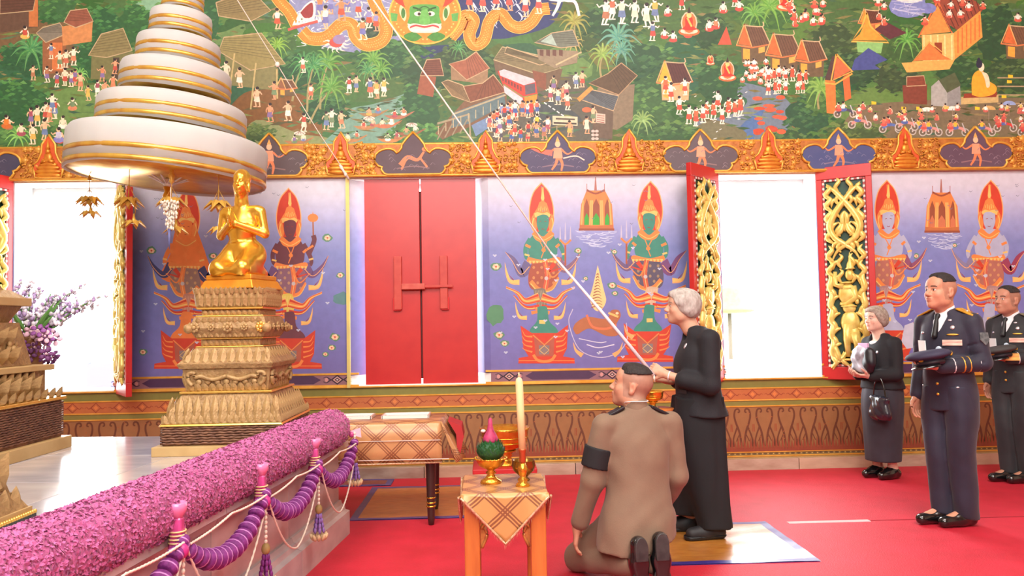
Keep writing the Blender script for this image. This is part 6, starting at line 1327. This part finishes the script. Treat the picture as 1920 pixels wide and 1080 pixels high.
def hair_bob(c, R, s, parent, m, low=-.05, vol=.016, part=True):
    q = lambda *a: V3(c)+R@(V3(*a)*s); F = Field(V3(c)-.17, V3(c)+.17, .006); F.ell(q(-.018, 0, .036), V3(.104+vol, .082+vol, .094+vol*.8)*s, .01, R)
    for e in (-1, 1): F.ell(q(-.045, e*.06, -.012), V3(.05, .034, .055)*s, .03, R); F.ell(q(.012, e*.066, .04), V3(.055, .026, .045)*s, .02, R)
    F.ell(q(-.075, 0, -.015), V3(.048, .068, .062)*s, .03, R); F.ell(q(.060, .0, .092), V3(.045, .06, .026)*s, .03, R)
    F.ell(q(.086, 0, -.02), V3(.076, .082, .092)*s, .012, R, True); F.ell(q(.02, 0, -.09), V3(.10, .056, .07)*s, .02, R, True)
    F.plane(q(0, 0, low), R@V3(.35, 0, -1)); F.folds(.0028, 60, 75, 50); return sdf_obj('hair', [F], m, parent, smooth=1)
def hair_crop(c, R, s, parent, m, line=.062, th=.007, front=.075, flat=0):
    q = lambda *a: V3(c)+R@(V3(*a)*s); F = Field(V3(c)-.16, V3(c)+.16, .0055); F.ell(q(-.012, 0, .037), V3(.099+th, .077+th, .089+th)*s, .01, R)
    if flat: F.ell(q(.01, 0, .10), V3(.075, .06, .03)*s, .02, R)
    F.plane(q(0, 0, line), R@V3(-.20, 0, -1)); F.plane(q(front, 0, .06), R@V3(1, 0, .25)); F.folds(.0012, 150, 160, 120); return sdf_obj('hair', [F], m, parent, smooth=0)

# ---- golden kneeling figure on the pedestal
STG = mat('statue_gold', (244, 196, 84), .27, .9, noise=(232, 176, 60), nscale=4)
gx, gy, gz = PX+.02, PY-.02, 1.735
gs_ = empty('golden_figure', (gx, gy, ZD+.985), math.radians(-104), 'golden kneeling figure with joined hands on the carved pedestal', 'statue'); gs_.scale = (1.0, 1.0, 1.12)
MB().add(*[(lambda w0, w1, z0, z1: ([(-w0, -w0, z0), (w0, -w0, z0), (w0, w0, z0), (-w0, w0, z0), (-w1, -w1, z1), (w1, -w1, z1), (w1, w1, z1), (-w1, w1, z1)]))(.185, .16, 0, .05), [(0, 3, 2, 1), (4, 5, 6, 7), (0, 1, 5, 4), (1, 2, 6, 5), (2, 3, 7, 6), (3, 0, 4, 7)]]).build('base_step', mat('statue_base', (226, 160, 50), .4, .5, noise=(206, 130, 34), nscale=10), gs_, bevel=.006)
MB().bb(-.155, .155, -.155, .155, .05, .078).build('base_top', MATS['statue_base'], gs_, bevel=.006)
hr = frame((1, .10, .02)); hc = V3(.02, .01, .605); F = Field((-.2, -.25, .07), (.24, .25, .72), .0062, [(hc-.085, hc+.085, .0034)])
F.ell((.0, 0, .36), (.068, .105, .10), .04); F.cap((0, 0, .24), (0, 0, .33), .066, .07, .03); F.cap((0, .10, .445), (0, -.10, .445), .034, .034, .035); F.cap((0, 0, .46), (.01, .0, .54), .034, .030, .03)
for e in (-1, 1):
    F.cap((-.005, e*.128, .44), (-.01, e*.155, .315), .032, .026, .02); F.cap((-.01, e*.155, .315), (.105, e*.022, .365), .026, .018, .012)
    F.cap((.105, e*.018, .365), (.125, e*.008, .415), .016, .013, .01)
    for q in range(4): F.cap((.118+q*.004, e*.009, .39-q*.006), (.142+q*.003, e*.006, .445-q*.012), .0075, .005, .004)
    F.cap((.10, e*.02, .38), (.118, e*.012, .415), .009, .006, .005)
    F.cap((-.02, e*.06, .20), (.13, e*.085, .115), .076, .052, .04); F.cap((.13, e*.085, .11), (-.09, e*.075, .10), .046, .034, .03); F.cap((-.09, e*.075, .10), (-.135, e*.07, .095), .026, .03, .02)
F.ell((-.03, 0, .19), (.095, .13, .08), .05); F.ell((.06, 0, .10), (.12, .12, .035), .04)
add_head(F, hc, hr, .60, True, V3(0, 0, .50)); F.ell(hc+hr@V3(-.008, 0, .028), (.062, .051, .056), .004, hr)
for e in (-1, 1): F.ell(hc+hr@V3(-.006, e*.049, -.022), (.009, .006, .034), .006, hr)
sdf_obj('statue_body', [F], STG, gs_)
F = Field((-.2, -.25, .07), (.24, .25, .5), .006); F.cap((.0, 0, .262), (.0, 0, .276), .074, .072, .02); F.plane((0, 0, .258), (0, 0, -1)); F.plane((0, 0, .282), (0, 0, 1)); sdf_obj('waist_cloth', [F], STG, gs_)
F = Field((-.2, -.25, .1), (.1, .3, .5), .006); F.cap((.045, .09, .46), (.02, .13, .36), .022, .02, .02); F.cap((.02, .14, .36), (-.03, .165, .12), .02, .03, .02); sdf_obj('shoulder_robe', [F], STG, gs_) if False else None

# ---- woman in black holding the cord
SK1 = (206, 160, 134)
W = empty('person', (1.40, 5.10, .005), PI-.05, 'standing woman with short grey hair and long black dress holding the white cord', 'person')
c = V3(.105, 0, 1.487); R_ = frame((1, -.02, .10)); s = .93
J = dict(pelvis=(.01, 0, .86), chest=(.0, 0, 1.16), neck=(.045, 0, 1.345), shL=(-.03, .165, 1.275), shR=(-.02, -.165, 1.275), elL=(-.02, .205, .985), elR=(.02, -.20, .985), wrL=(.225, .10, 1.045), wrR=(.19, -.06, 1.0), hpL=(.02, .08, .84), hpR=(.02, -.08, .84), knL=(.02, .085, .46), knR=(.03, -.085, .46), anL=(-.04, .095, .09), anR=(.075, -.095, .09), toL=(.105, .115, .04), toR=(.215, -.10, .04))
lo, hi = (-.3, -.4, 0), (.5, .4, 1.70)
tgt = V3(.36, .03, 1.10)
hl = hand_field((.245, .085, 1.055), (.75, -.25, .42), (-.25, -.80, -.3), 1, (.08, .16, 1.0), curl=(.75, .8, .85, .9), s=.92, thumb=.7)
hr_ = hand_field((.21, -.055, 1.005), (.9, .25, .10), (.1, .3, .95), 1, (.06, -.14, .985), curl=(.25, .3, .35, .4), s=.92, thumb=.4)
body = sdf_obj('body', body_full(J, c, R_, s, [hl, hr_], True, lo, hi), SKINM, W, face_paint(c, R_, s, SK1, (186, 96, 92), (150, 130, 120), old=True))
hair_bob(c, R_, s, W, GREYH)
F = jacket(J, (-.32, -.42, .60), (.5, .42, 1.42), [(.775, -.005, 0, .165, .20), (.88, .01, 0, .150, .182), (1.0, .02, 0, .140, .168), (1.12, .022, 0, .142, .17), (1.22, .005, 0, .128, .162), (1.29, .0, 0, .10, .135), (1.35, .03, 0, .064, .07)], (.064, .060, .058), .62)
F.ell((-.045, 0, 1.26), (.08, .13, .08), .05); F.cap(V3(J['neck'])+V3(.05, 0, -.03), V3(.14, 0, 1.45), .046, .06, .015, True); F.folds(.0035, 14, 22, 16); F.folds(.002, 40, 30, 34, 1); F.plane((0, 0, .775), (.08, 0, -1)); jk = sdf_obj('black_jacket', [F], BLACKC, W)
F = Field((-.35, -.35, .02), (.4, .35, .95), .009)
F.loft([(.07, -.05, .09, .105, .10), (.40, -.01, .085, .125, .105), (.70, .02, .07, .15, .11), (.90, .02, .05, .15, .12)], .03); F.loft([(.125, .11, -.085, .11, .10), (.40, .085, -.085, .125, .105), (.70, .05, -.07, .15, .11), (.90, .02, -.05, .15, .12)], .03); F.ell((.03, 0, .50), (.14, .12, .36), .06)
F.folds(.006, 30, 34, 3.2); F.folds(.002, 60, 50, 9, 2); sdf_obj('wide_trousers', [F], mat('black_crepe', (18, 18, 22), .85, noise=(24, 24, 29), nscale=6), W)
shoes(J, BLKR, W, .048, sole=mat('black_rubber', (16, 16, 18), .5)); bv = bvh_of(jk)
box_on('silver_brooch', bv, (.6, .09, 1.235), (-1, 0, 0), (.022, .045, .006), SILV, W, ell=True); box_on('pocket_tab', bv, (.14, .7, .94), (0, -1, 0), (.09, .022, .004), mat('pocket_flap', (46, 46, 54), .6), W); box_on('white_tag', bv, (.185, .7, .945), (0, -1, 0), (.014, .026, .006), WHT, W)
F = Field((.05, 0, .9), (.35, .25, 1.2), .005); e0, e1 = V3(J['elL']), V3(J['wrL']); F.cap(e0+(e1-e0)*.74, e0+(e1-e0)*.80, .033, .032, .004); F.plane(e0+(e1-e0)*.75, e0-e1); F.plane(e0+(e1-e0)*.80, e1-e0); sdf_obj('wristwatch', [F], SILV, W); F = Field((.05, 0, .9), (.4, .25, 1.2), .004); F.cap(e0+(e1-e0)*.98, e0+(e1-e0)*1.0, .0325, .0325, .004); F.plane(e0+(e1-e0)*.97, e0-e1); F.plane(e0+(e1-e0)*1.0, e1-e0); sdf_obj('white_wristband', [F], WHT, W)

# ---- kneeling man in tan uniform
SK2 = (196, 142, 116); TAN = mat('tan_uniform', (130, 106, 86), .8, noise=(120, 96, 78), nscale=7, bump=.12, bscale=150, sheen=.1)
KX, KY = .80, 4.2
K = empty('person', (KX, KY, .002), math.radians(97), 'kneeling man in tan uniform with black armband, seen from behind', 'person')
c = V3(.045, .005, 1.045); R_ = frame((.42, .90, .24)); s = .98
J = dict(pelvis=(-.04, .0, .40), chest=(-.015, 0, .70), neck=(.0, 0, .915), shL=(-.01, .185, .845), shR=(.0, -.185, .845), elL=(.0, .255, .56), elR=(.0, -.215, .56), wrL=(.06, .315, .325), wrR=(.17, -.17, .36), hpL=(-.02, .09, .36), hpR=(-.02, -.09, .36), knL=(.26, .27, .085), knR=(.34, -.10, .085), anL=(-.17, .09, .16), anR=(-.19, -.02, .17), toL=(-.25, .09, .05), toR=(-.26, -.02, .05))
lo, hi = (-.4, -.42, 0), (.55, .5, 1.25)
hl = hand_field((.068, .325, .30), (.12, .12, -1), (-.2, -1, 0), -1, (.03, .285, .43), curl=(.25, .3, .35, .4), s=.98, thumb=.5)
hr_ = hand_field((.185, -.165, .345), (.7, .2, -.5), (0, .6, -.6), 1, (.08, -.195, .46), curl=(.4, .4, .45, .5), s=.98)
body = sdf_obj('body', body_full(J, c, R_, s, [hl, hr_], False, lo, hi), SKINM, K, face_paint(c, R_, s, SK2, (176, 96, 86), (46, 36, 34), fade=(126, 100, 88)))
hair_crop(c, R_, s, K, DKH, .075, .008, .085, 1)
F = jacket(J, (-.36, -.42, .10), (.5, .48, .98), [(.205, -.06, .045, .165, .215), (.36, -.05, .03, .155, .198), (.52, -.03, .01, .128, .168), (.68, -.02, 0, .122, .170), (.80, -.012, 0, .105, .165), (.875, -.005, 0, .08, .115), (.94, .002, 0, .060, .062)], (.068, .062, .052), .97, pad=.052)
F.folds(.006, 9, 17, 7, .6); F.folds(.0025, 34, 26, 30, 2); F.cap((-.20, .03, .2), (-.165, .0, .80), .032, .036, .012, True) if False else None; creases(F, J); F.plane((0, 0, .245), (.10, -.28, -1)); jk = sdf_obj('tan_jacket', [F], TAN, K)
F = Field((-.2, -.2, .85), (.2, .2, 1.02), .005); F.cap((.0, 0, .90), (.012, .0, .968), .066, .062, .01); F.cap((.0, 0, .86), (.02, .01, 1.03), .052, .054, .01, True); F.plane((0.01, 0, .972), (.15, .1, 1)); sdf_obj('stand_collar', [F], TAN, K)
F = Field((-.36, -.3, 0), (.55, .45, .5), .009)
for e in 'LR': F.cap(J['hp'+e], J['kn'+e], .098, .082, .04); F.cap(J['kn'+e], V3(J['an'+e])+V3(-.02, 0, .0), .080, .062, .03)
F.ell((-.05, .0, .33), (.12, .17, .13), .05); F.plane((0, 0, .004), (0, 0, -1)); F.folds(.005, 20, 24, 18); sdf_obj('tan_trousers', [F], TAN, K)
# polished shoes stand on their toes behind him, soles toward the camera
for yy, rz_, zz in ((.085, .10, 0.03), (-.025, -.06, .045)):
    sh = empty('shoe', (-.285, yy, 0), rz_); sh.parent = K
    F = Field((-.12, -.1, -.01), (.16, .1, .36), .006); F.cap((.02, 0, .05), (.03, 0, .15+zz), .046, .044, .03); F.cap((.03, 0, .15+zz), (.035, 0, .25+zz), .043, .043, .03); F.cap((.04, 0, .2), (.12, 0, .17), .042, .045, .03); F.plane((0, 0, .003), (0, 0, -1)); F.plane((-.008, 0, .15), (-1, 0, .1)); sdf_obj('upper', [F], BLK, sh)
    ol = crom([(-.012, .0), (-.036, .03), (-.047, .085), (-.040, .135), (-.030, .175), (-.033, .22), (-.034, .25+zz), (-.018, .285+zz), (0, .292+zz), (.018, .285+zz), (.034, .25+zz), (.033, .22), (.031, .175), (.042, .135), (.050, .085), (.040, .03), (.012, .0)], 3)
    o = MB().prism([tuple(q) for q in ol], 'x', -.012, .006).build('sole', mat('worn_sole', (30, 31, 32), .32, noise=(58, 58, 58), nscale=14), sh, bevel=.004); o.rotation_euler = (0, .08, 0)
    hl_ = [q for q in ol if q[1] > .2]; o = MB().prism([tuple(q*np.array([1.02, 1])) for q in hl_], 'x', -.034, -.010).build('heel', mat('heel_rubber', (36, 36, 38), .4, noise=(66, 66, 66), nscale=18), sh, bevel=.004); o.rotation_euler = (0, .08, 0)
a, b = V3(J['shL']), V3(J['elL']); d = nrm(b-a); F = Field((-.15, .1, .5), (.15, .4, .9), .006); F.cap(a, b, .082, .0745, .01); F.plane(a+d*.115, -d); F.plane(a+d*.225, d); sdf_obj('black_armband', [F], mat('armband_black', (26, 26, 30), .8), K)
bv = bvh_of(jk)
for e in (-1, 1):
    o = MB().box((0, 0, 0), (.062, .135, .016)).build('epaulette', mat('epaulette_black', (22, 22, 28), .5), K, bevel=.005); h = bv.ray_cast(Vector((-.005, e*.135, 1.2)), Vector((0, 0, -1))); o.location = h[0]+Vector((0, 0, .004)); o.rotation_euler = (-e*.46, 0, 0)
    MB().lathe([(.0, .004), (.006, .003), (.006, 0)], 8, (0, -e*.05, .008)).build('button', GOLDB, o)
MB().tube([tuple(v) for v in crom([(.05, .07, .955), (-.03, .055, .972), (-.06, 0, .975), (-.035, -.055, .972), (.03, -.06, .975)], 5)], .0022, 5).build('white_collar_edge', WHT, K)
# ---- small grey-haired woman with bags
SK3 = (222, 180, 160)
W2 = empty('person', (3.475, 6.76, .002), math.radians(196), 'small grey haired woman in black holding a bag beside the open shutter', 'person')
c = V3(.05, 0, 1.385); R_ = frame((1, .06, .06)); s = .88
J = dict(pelvis=(.0, 0, .80), chest=(.0, 0, 1.07), neck=(.01, 0, 1.245), shL=(-.01, .15, 1.17), shR=(.0, -.15, 1.17), elL=(.02, .185, .91), elR=(.02, -.185, .91), wrL=(.22, .09, .90), wrR=(.235, -.03, .90), hpL=(.02, .075, .78), hpR=(.02, -.075, .78), knL=(.02, .07, .42), knR=(.02, -.07, .42), anL=(-.02, .06, .085), anR=(.03, -.06, .085), toL=(.115, .07, .035), toR=(.165, -.06, .035))
lo, hi = (-.28, -.36, 0), (.46, .36, 1.58)
hl = hand_field((.225, .088, .90), (.85, -.35, .02), (.0, -.35, .9), -1, (.10, .15, .905), curl=(.4, .45, .5, .5), s=.88); hr_ = hand_field((.24, -.03, .905), (.9, .3, .1), (.0, .5, .8), 1, (.1, -.12, .905), curl=(.5, .5, .5, .5), s=.88)
sdf_obj('body', body_full(J, c, R_, s, [hl, hr_], True, lo, hi), SKINM, W2, face_paint(c, R_, s, SK3, (190, 100, 96), (120, 100, 92))); hair_bob(c, R_, s, W2, mat('ash_hair', (128, 112, 100), .7, noise=(176, 164, 152), nscale=45, bump=.5, bscale=70), -.06, .014)
F = jacket(J, (-.3, -.38, .62), (.46, .38, 1.3), [(.775, .0, 0, .155, .19), (.90, .01, 0, .138, .172), (1.02, .015, 0, .13, .16), (1.12, .005, 0, .118, .155), (1.185, .0, 0, .095, .13), (1.245, .01, 0, .06, .066)], (.06, .055, .05), .86)
F.cap((.05, 0, 1.21), (.14, 0, 1.33), .05, .06, .012, True); F.folds(.0035, 15, 22, 16, 1); F.folds(.002, 40, 30, 34); F.plane((0, 0, .775), (0, 0, -1)); jk = sdf_obj('black_jacket', [F], BLACKC, W2)
F = Field((-.2, -.2, 1.12), (.2, .2, 1.28), .006); F.cap((.045, 0, 1.17), (.06, 0, 1.21), .055, .056, .02); F.plane((0, 0, 1.215), (.3, 0, 1)); sdf_obj('white_blouse', [F], WHT, W2)
F = Field((-.3, -.3, .1), (.3, .3, .9), .009); F.loft([(.15, .02, 0, .135, .145), (.45, .015, 0, .145, .16), (.70, .01, 0, .15, .175), (.86, .0, 0, .13, .16)]); F.folds(.006, 26, 30, 3); F.plane((0, 0, .15), (0, 0, -1)); sdf_obj('long_skirt', [F], mat('charcoal_skirt', (52, 52, 64), .7, noise=(40, 40, 50), nscale=6, sheen=.1), W2); shoes(J, BLK, W2, .04)
bv = bvh_of(jk); box_on('brooch', bv, (.6, .08, 1.10), (-1, 0, 0), (.02, .03, .006), SILV, W2, ell=True)
def world_of(o, p): return (Matrix.Translation(o.location)@Matrix.Rotation(o.rotation_euler[2], 4, 'Z'))@Vector(p)
b = empty('document_pouch', tuple(world_of(W2, (.245, .03, .945))), math.radians(196), 'crinkled black pouch, lit white put in its colour, clutched by the small woman', 'bag')
F = Field((-.12, -.16, -.03), (.12, .16, .26), .007); F.ell((0, 0, .10), (.045, .11, .115), .03); F.cap((0, -.07, .02), (0, .07, .02), .035, .035, .03); F.folds(.008, 40, 46, 40); sdf_obj('pouch_body', [F], mat('lit_pouch', (216, 212, 224), .4, noise=(60, 58, 70), nscale=7), b); MB().box((.0, .03, .2), (.02, .11, .075)).build('lilac_booklet', mat('lilac_paper', (206, 170, 206), .6), b, bevel=.002); F = Field((-.12, -.2, -.03), (.12, .2, .26), .007); F.ell((-.005, .085, .09), (.05, .07, .11), .02); F.folds(.006, 30, 40, 30); sdf_obj('black_panel', [F], mat('black_nylon', (30, 30, 38), .35), b)  # pale tone of the pouch body is window light put into its colour
b = empty('handbag', tuple(world_of(W2, (.17, .14, .64))), math.radians(196), 'shiny black handbag hanging from the small woman\'s forearm', 'bag')
F = Field((-.12, -.18, -.14), (.12, .18, .16), .007); F.ell((0, 0, -.02), (.05, .105, .095), .02); F.cap((0, -.08, -.07), (0, .08, -.07), .04, .04, .03); F.cap((0, -.08, .06), (0, .08, .06), .03, .03, .03); F.folds(.007, 46, 40, 30); sdf_obj('bag_body', [F], mat('patent_black', (40, 40, 52), .22, coat=.6), b); MB().tube(crom([(0, -.07, .07), (0, -.05, .18), (0, 0, .255), (0, .05, .18), (0, .07, .07)], 6), .007, 6).build('strap', BLK, b)

# ---- two officers in dark dress uniform, caps held before them
def officer(root, rz, lab, skin, cloth, brown, hh, turn, orange, capc):
    O = empty('person', root, rz, lab, 'person'); k = hh/1.70
    c = V3(.045, 0, 1.565*k); R_ = frame((1, turn-.24, .14)); s = 1.0*k
    J = {n: tuple(np.array(v)*k) for n, v in dict(pelvis=(-.01, 0, .93), chest=(.0, 0, 1.24), neck=(-.005, 0, 1.425), shL=(-.015, .172, 1.360), shR=(-.015, -.172, 1.360), elL=(-.02, .225, 1.09), elR=(-.02, -.205, 1.085), wrL=(.195, .075, 1.07), wrR=(.05, -.20, .86), hpL=(.0, .085, .90), hpR=(.0, -.085, .90), knL=(.01, .078, .50), knR=(.03, -.075, .50), anL=(-.03, .062, .09), anR=(.01, -.062, .09), toL=(.135, .012, .04), toR=(.185, -.115, .04)).items()}
    lo, hi = (-.32, -.45, 0), (.5, .45, 1.80)
    hl = hand_field(V3(.205, .068, 1.07)*k, (.75, -.66, .0), (.1, .1, 1), 1, V3(.09, .15, 1.08)*k, curl=(.3, .3, .3, .35), s=1.0*k, thumb=.5); hr2 = hand_field(V3(.052, -.202, .85)*k, (.15, .02, -1), (.2, 1, 0), 1, V3(.02, -.202, .95)*k, curl=(.35, .4, .45, .5), s=k)
    sdf_obj('body', body_full(J, c, R_, s, [hl, hr2], False, lo, hi, True, .98), SKINM, O, face_paint(c, R_, s, skin, (170, 92, 84), (40, 32, 32), fade=mix(skin, (80, 66, 62), .45))); hair_crop(c, R_, s, O, DKH, .068*1, .007, .08, 1)
    F = jacket(J, (-.34, -.46, .62), (.5, .46, 1.52*k), [(z*k, x*k, 0, a*k, b*k) for z, x, a, b in ((.765, -.01, .135, .178), (.90, -.01, .132, .17), (1.03, .0, .128, .155), (1.15, .0, .132, .165), (1.27, .0, .126, .17), (1.36, -.008, .10, .15), (1.41, -.008, .075, .10), (1.455, -.004, .056, .058))], (.060, .055, .047), .97, pad=.05)
    F.cap(V3(.06, 0, 1.40)*k, V3(.15, 0, 1.28)*k, .04, .018, .01, True); F.folds(.003, 12, 16, 10, turn*3); F.folds(.0018, 36, 28, 30, turn); creases(F, J); F.plane((0, 0, .765*k), (0, 0, -1)); jk = sdf_obj('dress_jacket', [F], cloth, O)
    F = Field((-.2, -.2, 1.2), (.25, .2, 1.5), .006); F.cap(V3(.0, 0, 1.40)*k, V3(.012, 0, 1.462)*k, .066, .062, .02); F.cap(V3(.07, 0, 1.36)*k, V3(.09, 0, 1.26)*k, .04, .03, .03); F.plane(V3(.01, 0, 1.468)*k, (.35, 0, 1)); sdf_obj('white_shirt', [F], WHT, O)
    F = Field((.0, -.08, 1.2), (.25, .08, 1.46), .005); F.ell(V3(.092, 0, 1.405)*k, (.016, .020, .018), .008); F.cap(V3(.10, 0, 1.39)*k, V3(.135, 0, 1.27)*k, .014, .02, .01); sdf_obj('black_tie', [F], mat('tie_black', (16, 16, 20), .5), O)
    F = Field((-.3, -.3, .0), (.35, .3, 1.0), .0095)
    for e, y in (('L', .07), ('R', -.068)): a_, kn, hp_ = V3(J['an'+e]), V3(J['kn'+e]), V3(J['hp'+e]); F.loft([(.04, a_[0]-.005, a_[1], .088, .068), (.30, (a_[0]+kn[0])/2, y, .085, .070), (kn[2], kn[0], kn[1], .092, .078), (.74, .0, hp_[1], .118, .092), (.93, -.01, hp_[1]*.8, .125, .095)], .02)
    F.folds(.0045, 18, 20, 9, 2); F.folds(.0014, 24, 20, 30, 1); F.plane((0, 0, .05), (.25, 0, -1)); sdf_obj('trousers', [F], cloth, O); shoes(J, BLK, O, .044)
    bv = bvh_of(jk); F0 = V3(1, 0, 0)
    for y, z, w, h, m, n in ((.105, 1.225, .115, .038, mat('ribbon_rows', (206, 120, 110), .5, noise=(236, 220, 200), nscale=55, stretch=(.2, 1, 1)), 'ribbon_bar'), (.10, 1.325, .03, .032, SILV, 'silver_badge'), (.105, 1.278, .075, .014, GOLDB, 'gold_wings'), (.025, 1.18, .044, .044, mat('enamel_disc', (196, 210, 226), .3), 'round_badge'), (.095, 1.155, .022, .034, GOLDB, 'pendant_badge'), (-.105, 1.20, .09, .075, mat('name_card', (236, 240, 240), .3, coat=.5), 'name_card'), (-.10, 1.29, .03, .02, SILV, 'collar_star'), (.075, 1.372, .026, .018, SILV, 'collar_badge')):
        box_on(n, bv, V3(.7, y, z)*k, (-1, 0, 0), (w, h, .006), m, O, ell=n in ('silver_badge', 'round_badge', 'pendant_badge', 'gold_wings', 'collar_star', 'collar_badge'), lift=.003)
    if orange: box_on('orange_ribbons', bv, V3(.7, .115, 1.085)*k, (-1, 0, 0), (.115, .06, .006), mat('orange_ribbon', (226, 140, 66), .5, noise=(240, 190, 90), nscale=50, stretch=(.2, 1, 1)), O)
    for z, y in ((.95, .0), (.88, .0)): box_on('gold_button', bv, V3(.7, y, z)*k, (-1, 0, 0), (.02, .02, .007), GOLDB, O, ell=True)
    for y in (.12, -.12): box_on('pocket_button', bv, V3(.7, y, .93)*k, (-1, 0, 0), (.026, .014, .007), SILV, O, ell=True)
    p = MB(); p.prism([(-.03, .04), (.03, .04), (.034, -.01), (0, -.045), (-.034, -.01)], 'z', -.003, .003); h = bv.ray_cast(Vector(V3(.0, .8, 1.25)*k), Vector((0, -1, 0)))
    if h[0] is not None: o = p.build('shoulder_patch', mat('grey_patch', (120, 128, 130), .6, noise=(60, 70, 72), nscale=40), O); nz = h[1] if h[1].y > 0 else -h[1]; x = Vector((0, 0, 1)).cross(nz).normalized(); o.matrix_local = Matrix.Translation(h[0]+nz*.004)@Matrix((x, nz.cross(x), nz)).transposed().to_4x4()
    for e in (-1, 1):
        o = MB().box((0, 0, 0), (.07, .13, .014), taper=(.9, .9)).build('shoulder_board', mat('board_gold', (226, 176, 60), .4, .35, noise=(196, 140, 40), nscale=40) if not orange else mat('board_grey', (120, 116, 96), .5, .2), O, bevel=.005); h = bv.ray_cast(Vector(V3(-.01, e*.14, 1.9)*k), Vector((0, 0, -1))); o.location = h[0]+Vector((0, 0, .004)); o.rotation_euler = (-e*.42, 0, 0)
        MB().ell((0, 0, .008), (.012, .012, .005)).build('star', SILV, o)
    a, b = V3(J['elL']), V3(J['wrL']); d = nrm(b-a)
    for f0, w, m in ((.10, .008, WHT), (.30, .010, GOLDB), (.42, .010, GOLDB), (.62, .008, WHT)):
        F = Field(np.minimum(a, b)-.12, np.maximum(a, b)+.12, .006); F.cap(a, b, .0585, .0505, .01); F.plane(a+d*f0*.3, -d); F.plane(a+d*(f0*.3+w), d); sdf_obj('sleeve_stripe', [F], m, O, smooth=0)
    cp = empty('peaked_cap', tuple(world_of(O, V3(.255, .03, 1.125)*k)), rz, 'dark peaked cap held level by the '+('gold shouldered officer' if not orange else 'officer at the right frame edge'), 'cap'); cp.rotation_euler = (math.radians(8), math.radians(6), rz)
    MB().lathe([(.0, .052), (.10, .05), (.135, .036), (.148, .018), (.135, .004), (.10, -.006), (.094, -.01), (.094, -.045), (.088, -.046), (.0, -.03)], 32, sx=.86).build('cap_crown', capc, cp); MB().lathe([(.0945, -.04), (.098, -.04), (.098, -.012), (.0945, -.012)], 32, sx=.86).build('cap_band', mat('cap_band', (40, 34, 44), .5), cp)
    v = MB(); n = 12; vs = []
    for i in range(n+1):
        t = -1.15+2.3*i/n; vs += [(math.cos(t)*.083, math.sin(t)*.096, -.038), (math.cos(t)*.083+.055*math.cos(t*1.2), math.sin(t)*.112, -.058)]
    v.add(vs, [(2*i, 2*i+1, 2*i+3, 2*i+2) for i in range(n)], 0, True); o = v.build('visor', BLK, cp); o.modifiers.new('thick', 'SOLIDIFY').thickness = .004
    MB().ell((.083, 0, .005), (.012, .022, .022)).build('cap_badge', GOLDB, cp)
    return O
NAVY = mat('navy_dress', (38, 37, 58), .7, noise=(30, 29, 47), nscale=7, bump=.1, bscale=160, sheen=.15); DARKG = mat('dark_green_dress', (38, 40, 44), .7, noise=(30, 32, 36), nscale=7, bump=.1, bscale=160, sheen=.12)
officer((3.13, 5.20, .002), math.radians(207), 'officer in navy dress uniform with gold shoulder boards holding his cap', (206, 146, 118), NAVY, None, 1.70, .02, False, mat('cap_navy', (52, 50, 74), .7))
officer((4.46, 6.46, .002), math.radians(204), 'officer in blackish green uniform behind, cut by the right frame edge', (186, 132, 108), DARKG, None, 1.655, .05, True, mat('cap_green', (62, 62, 62), .7))
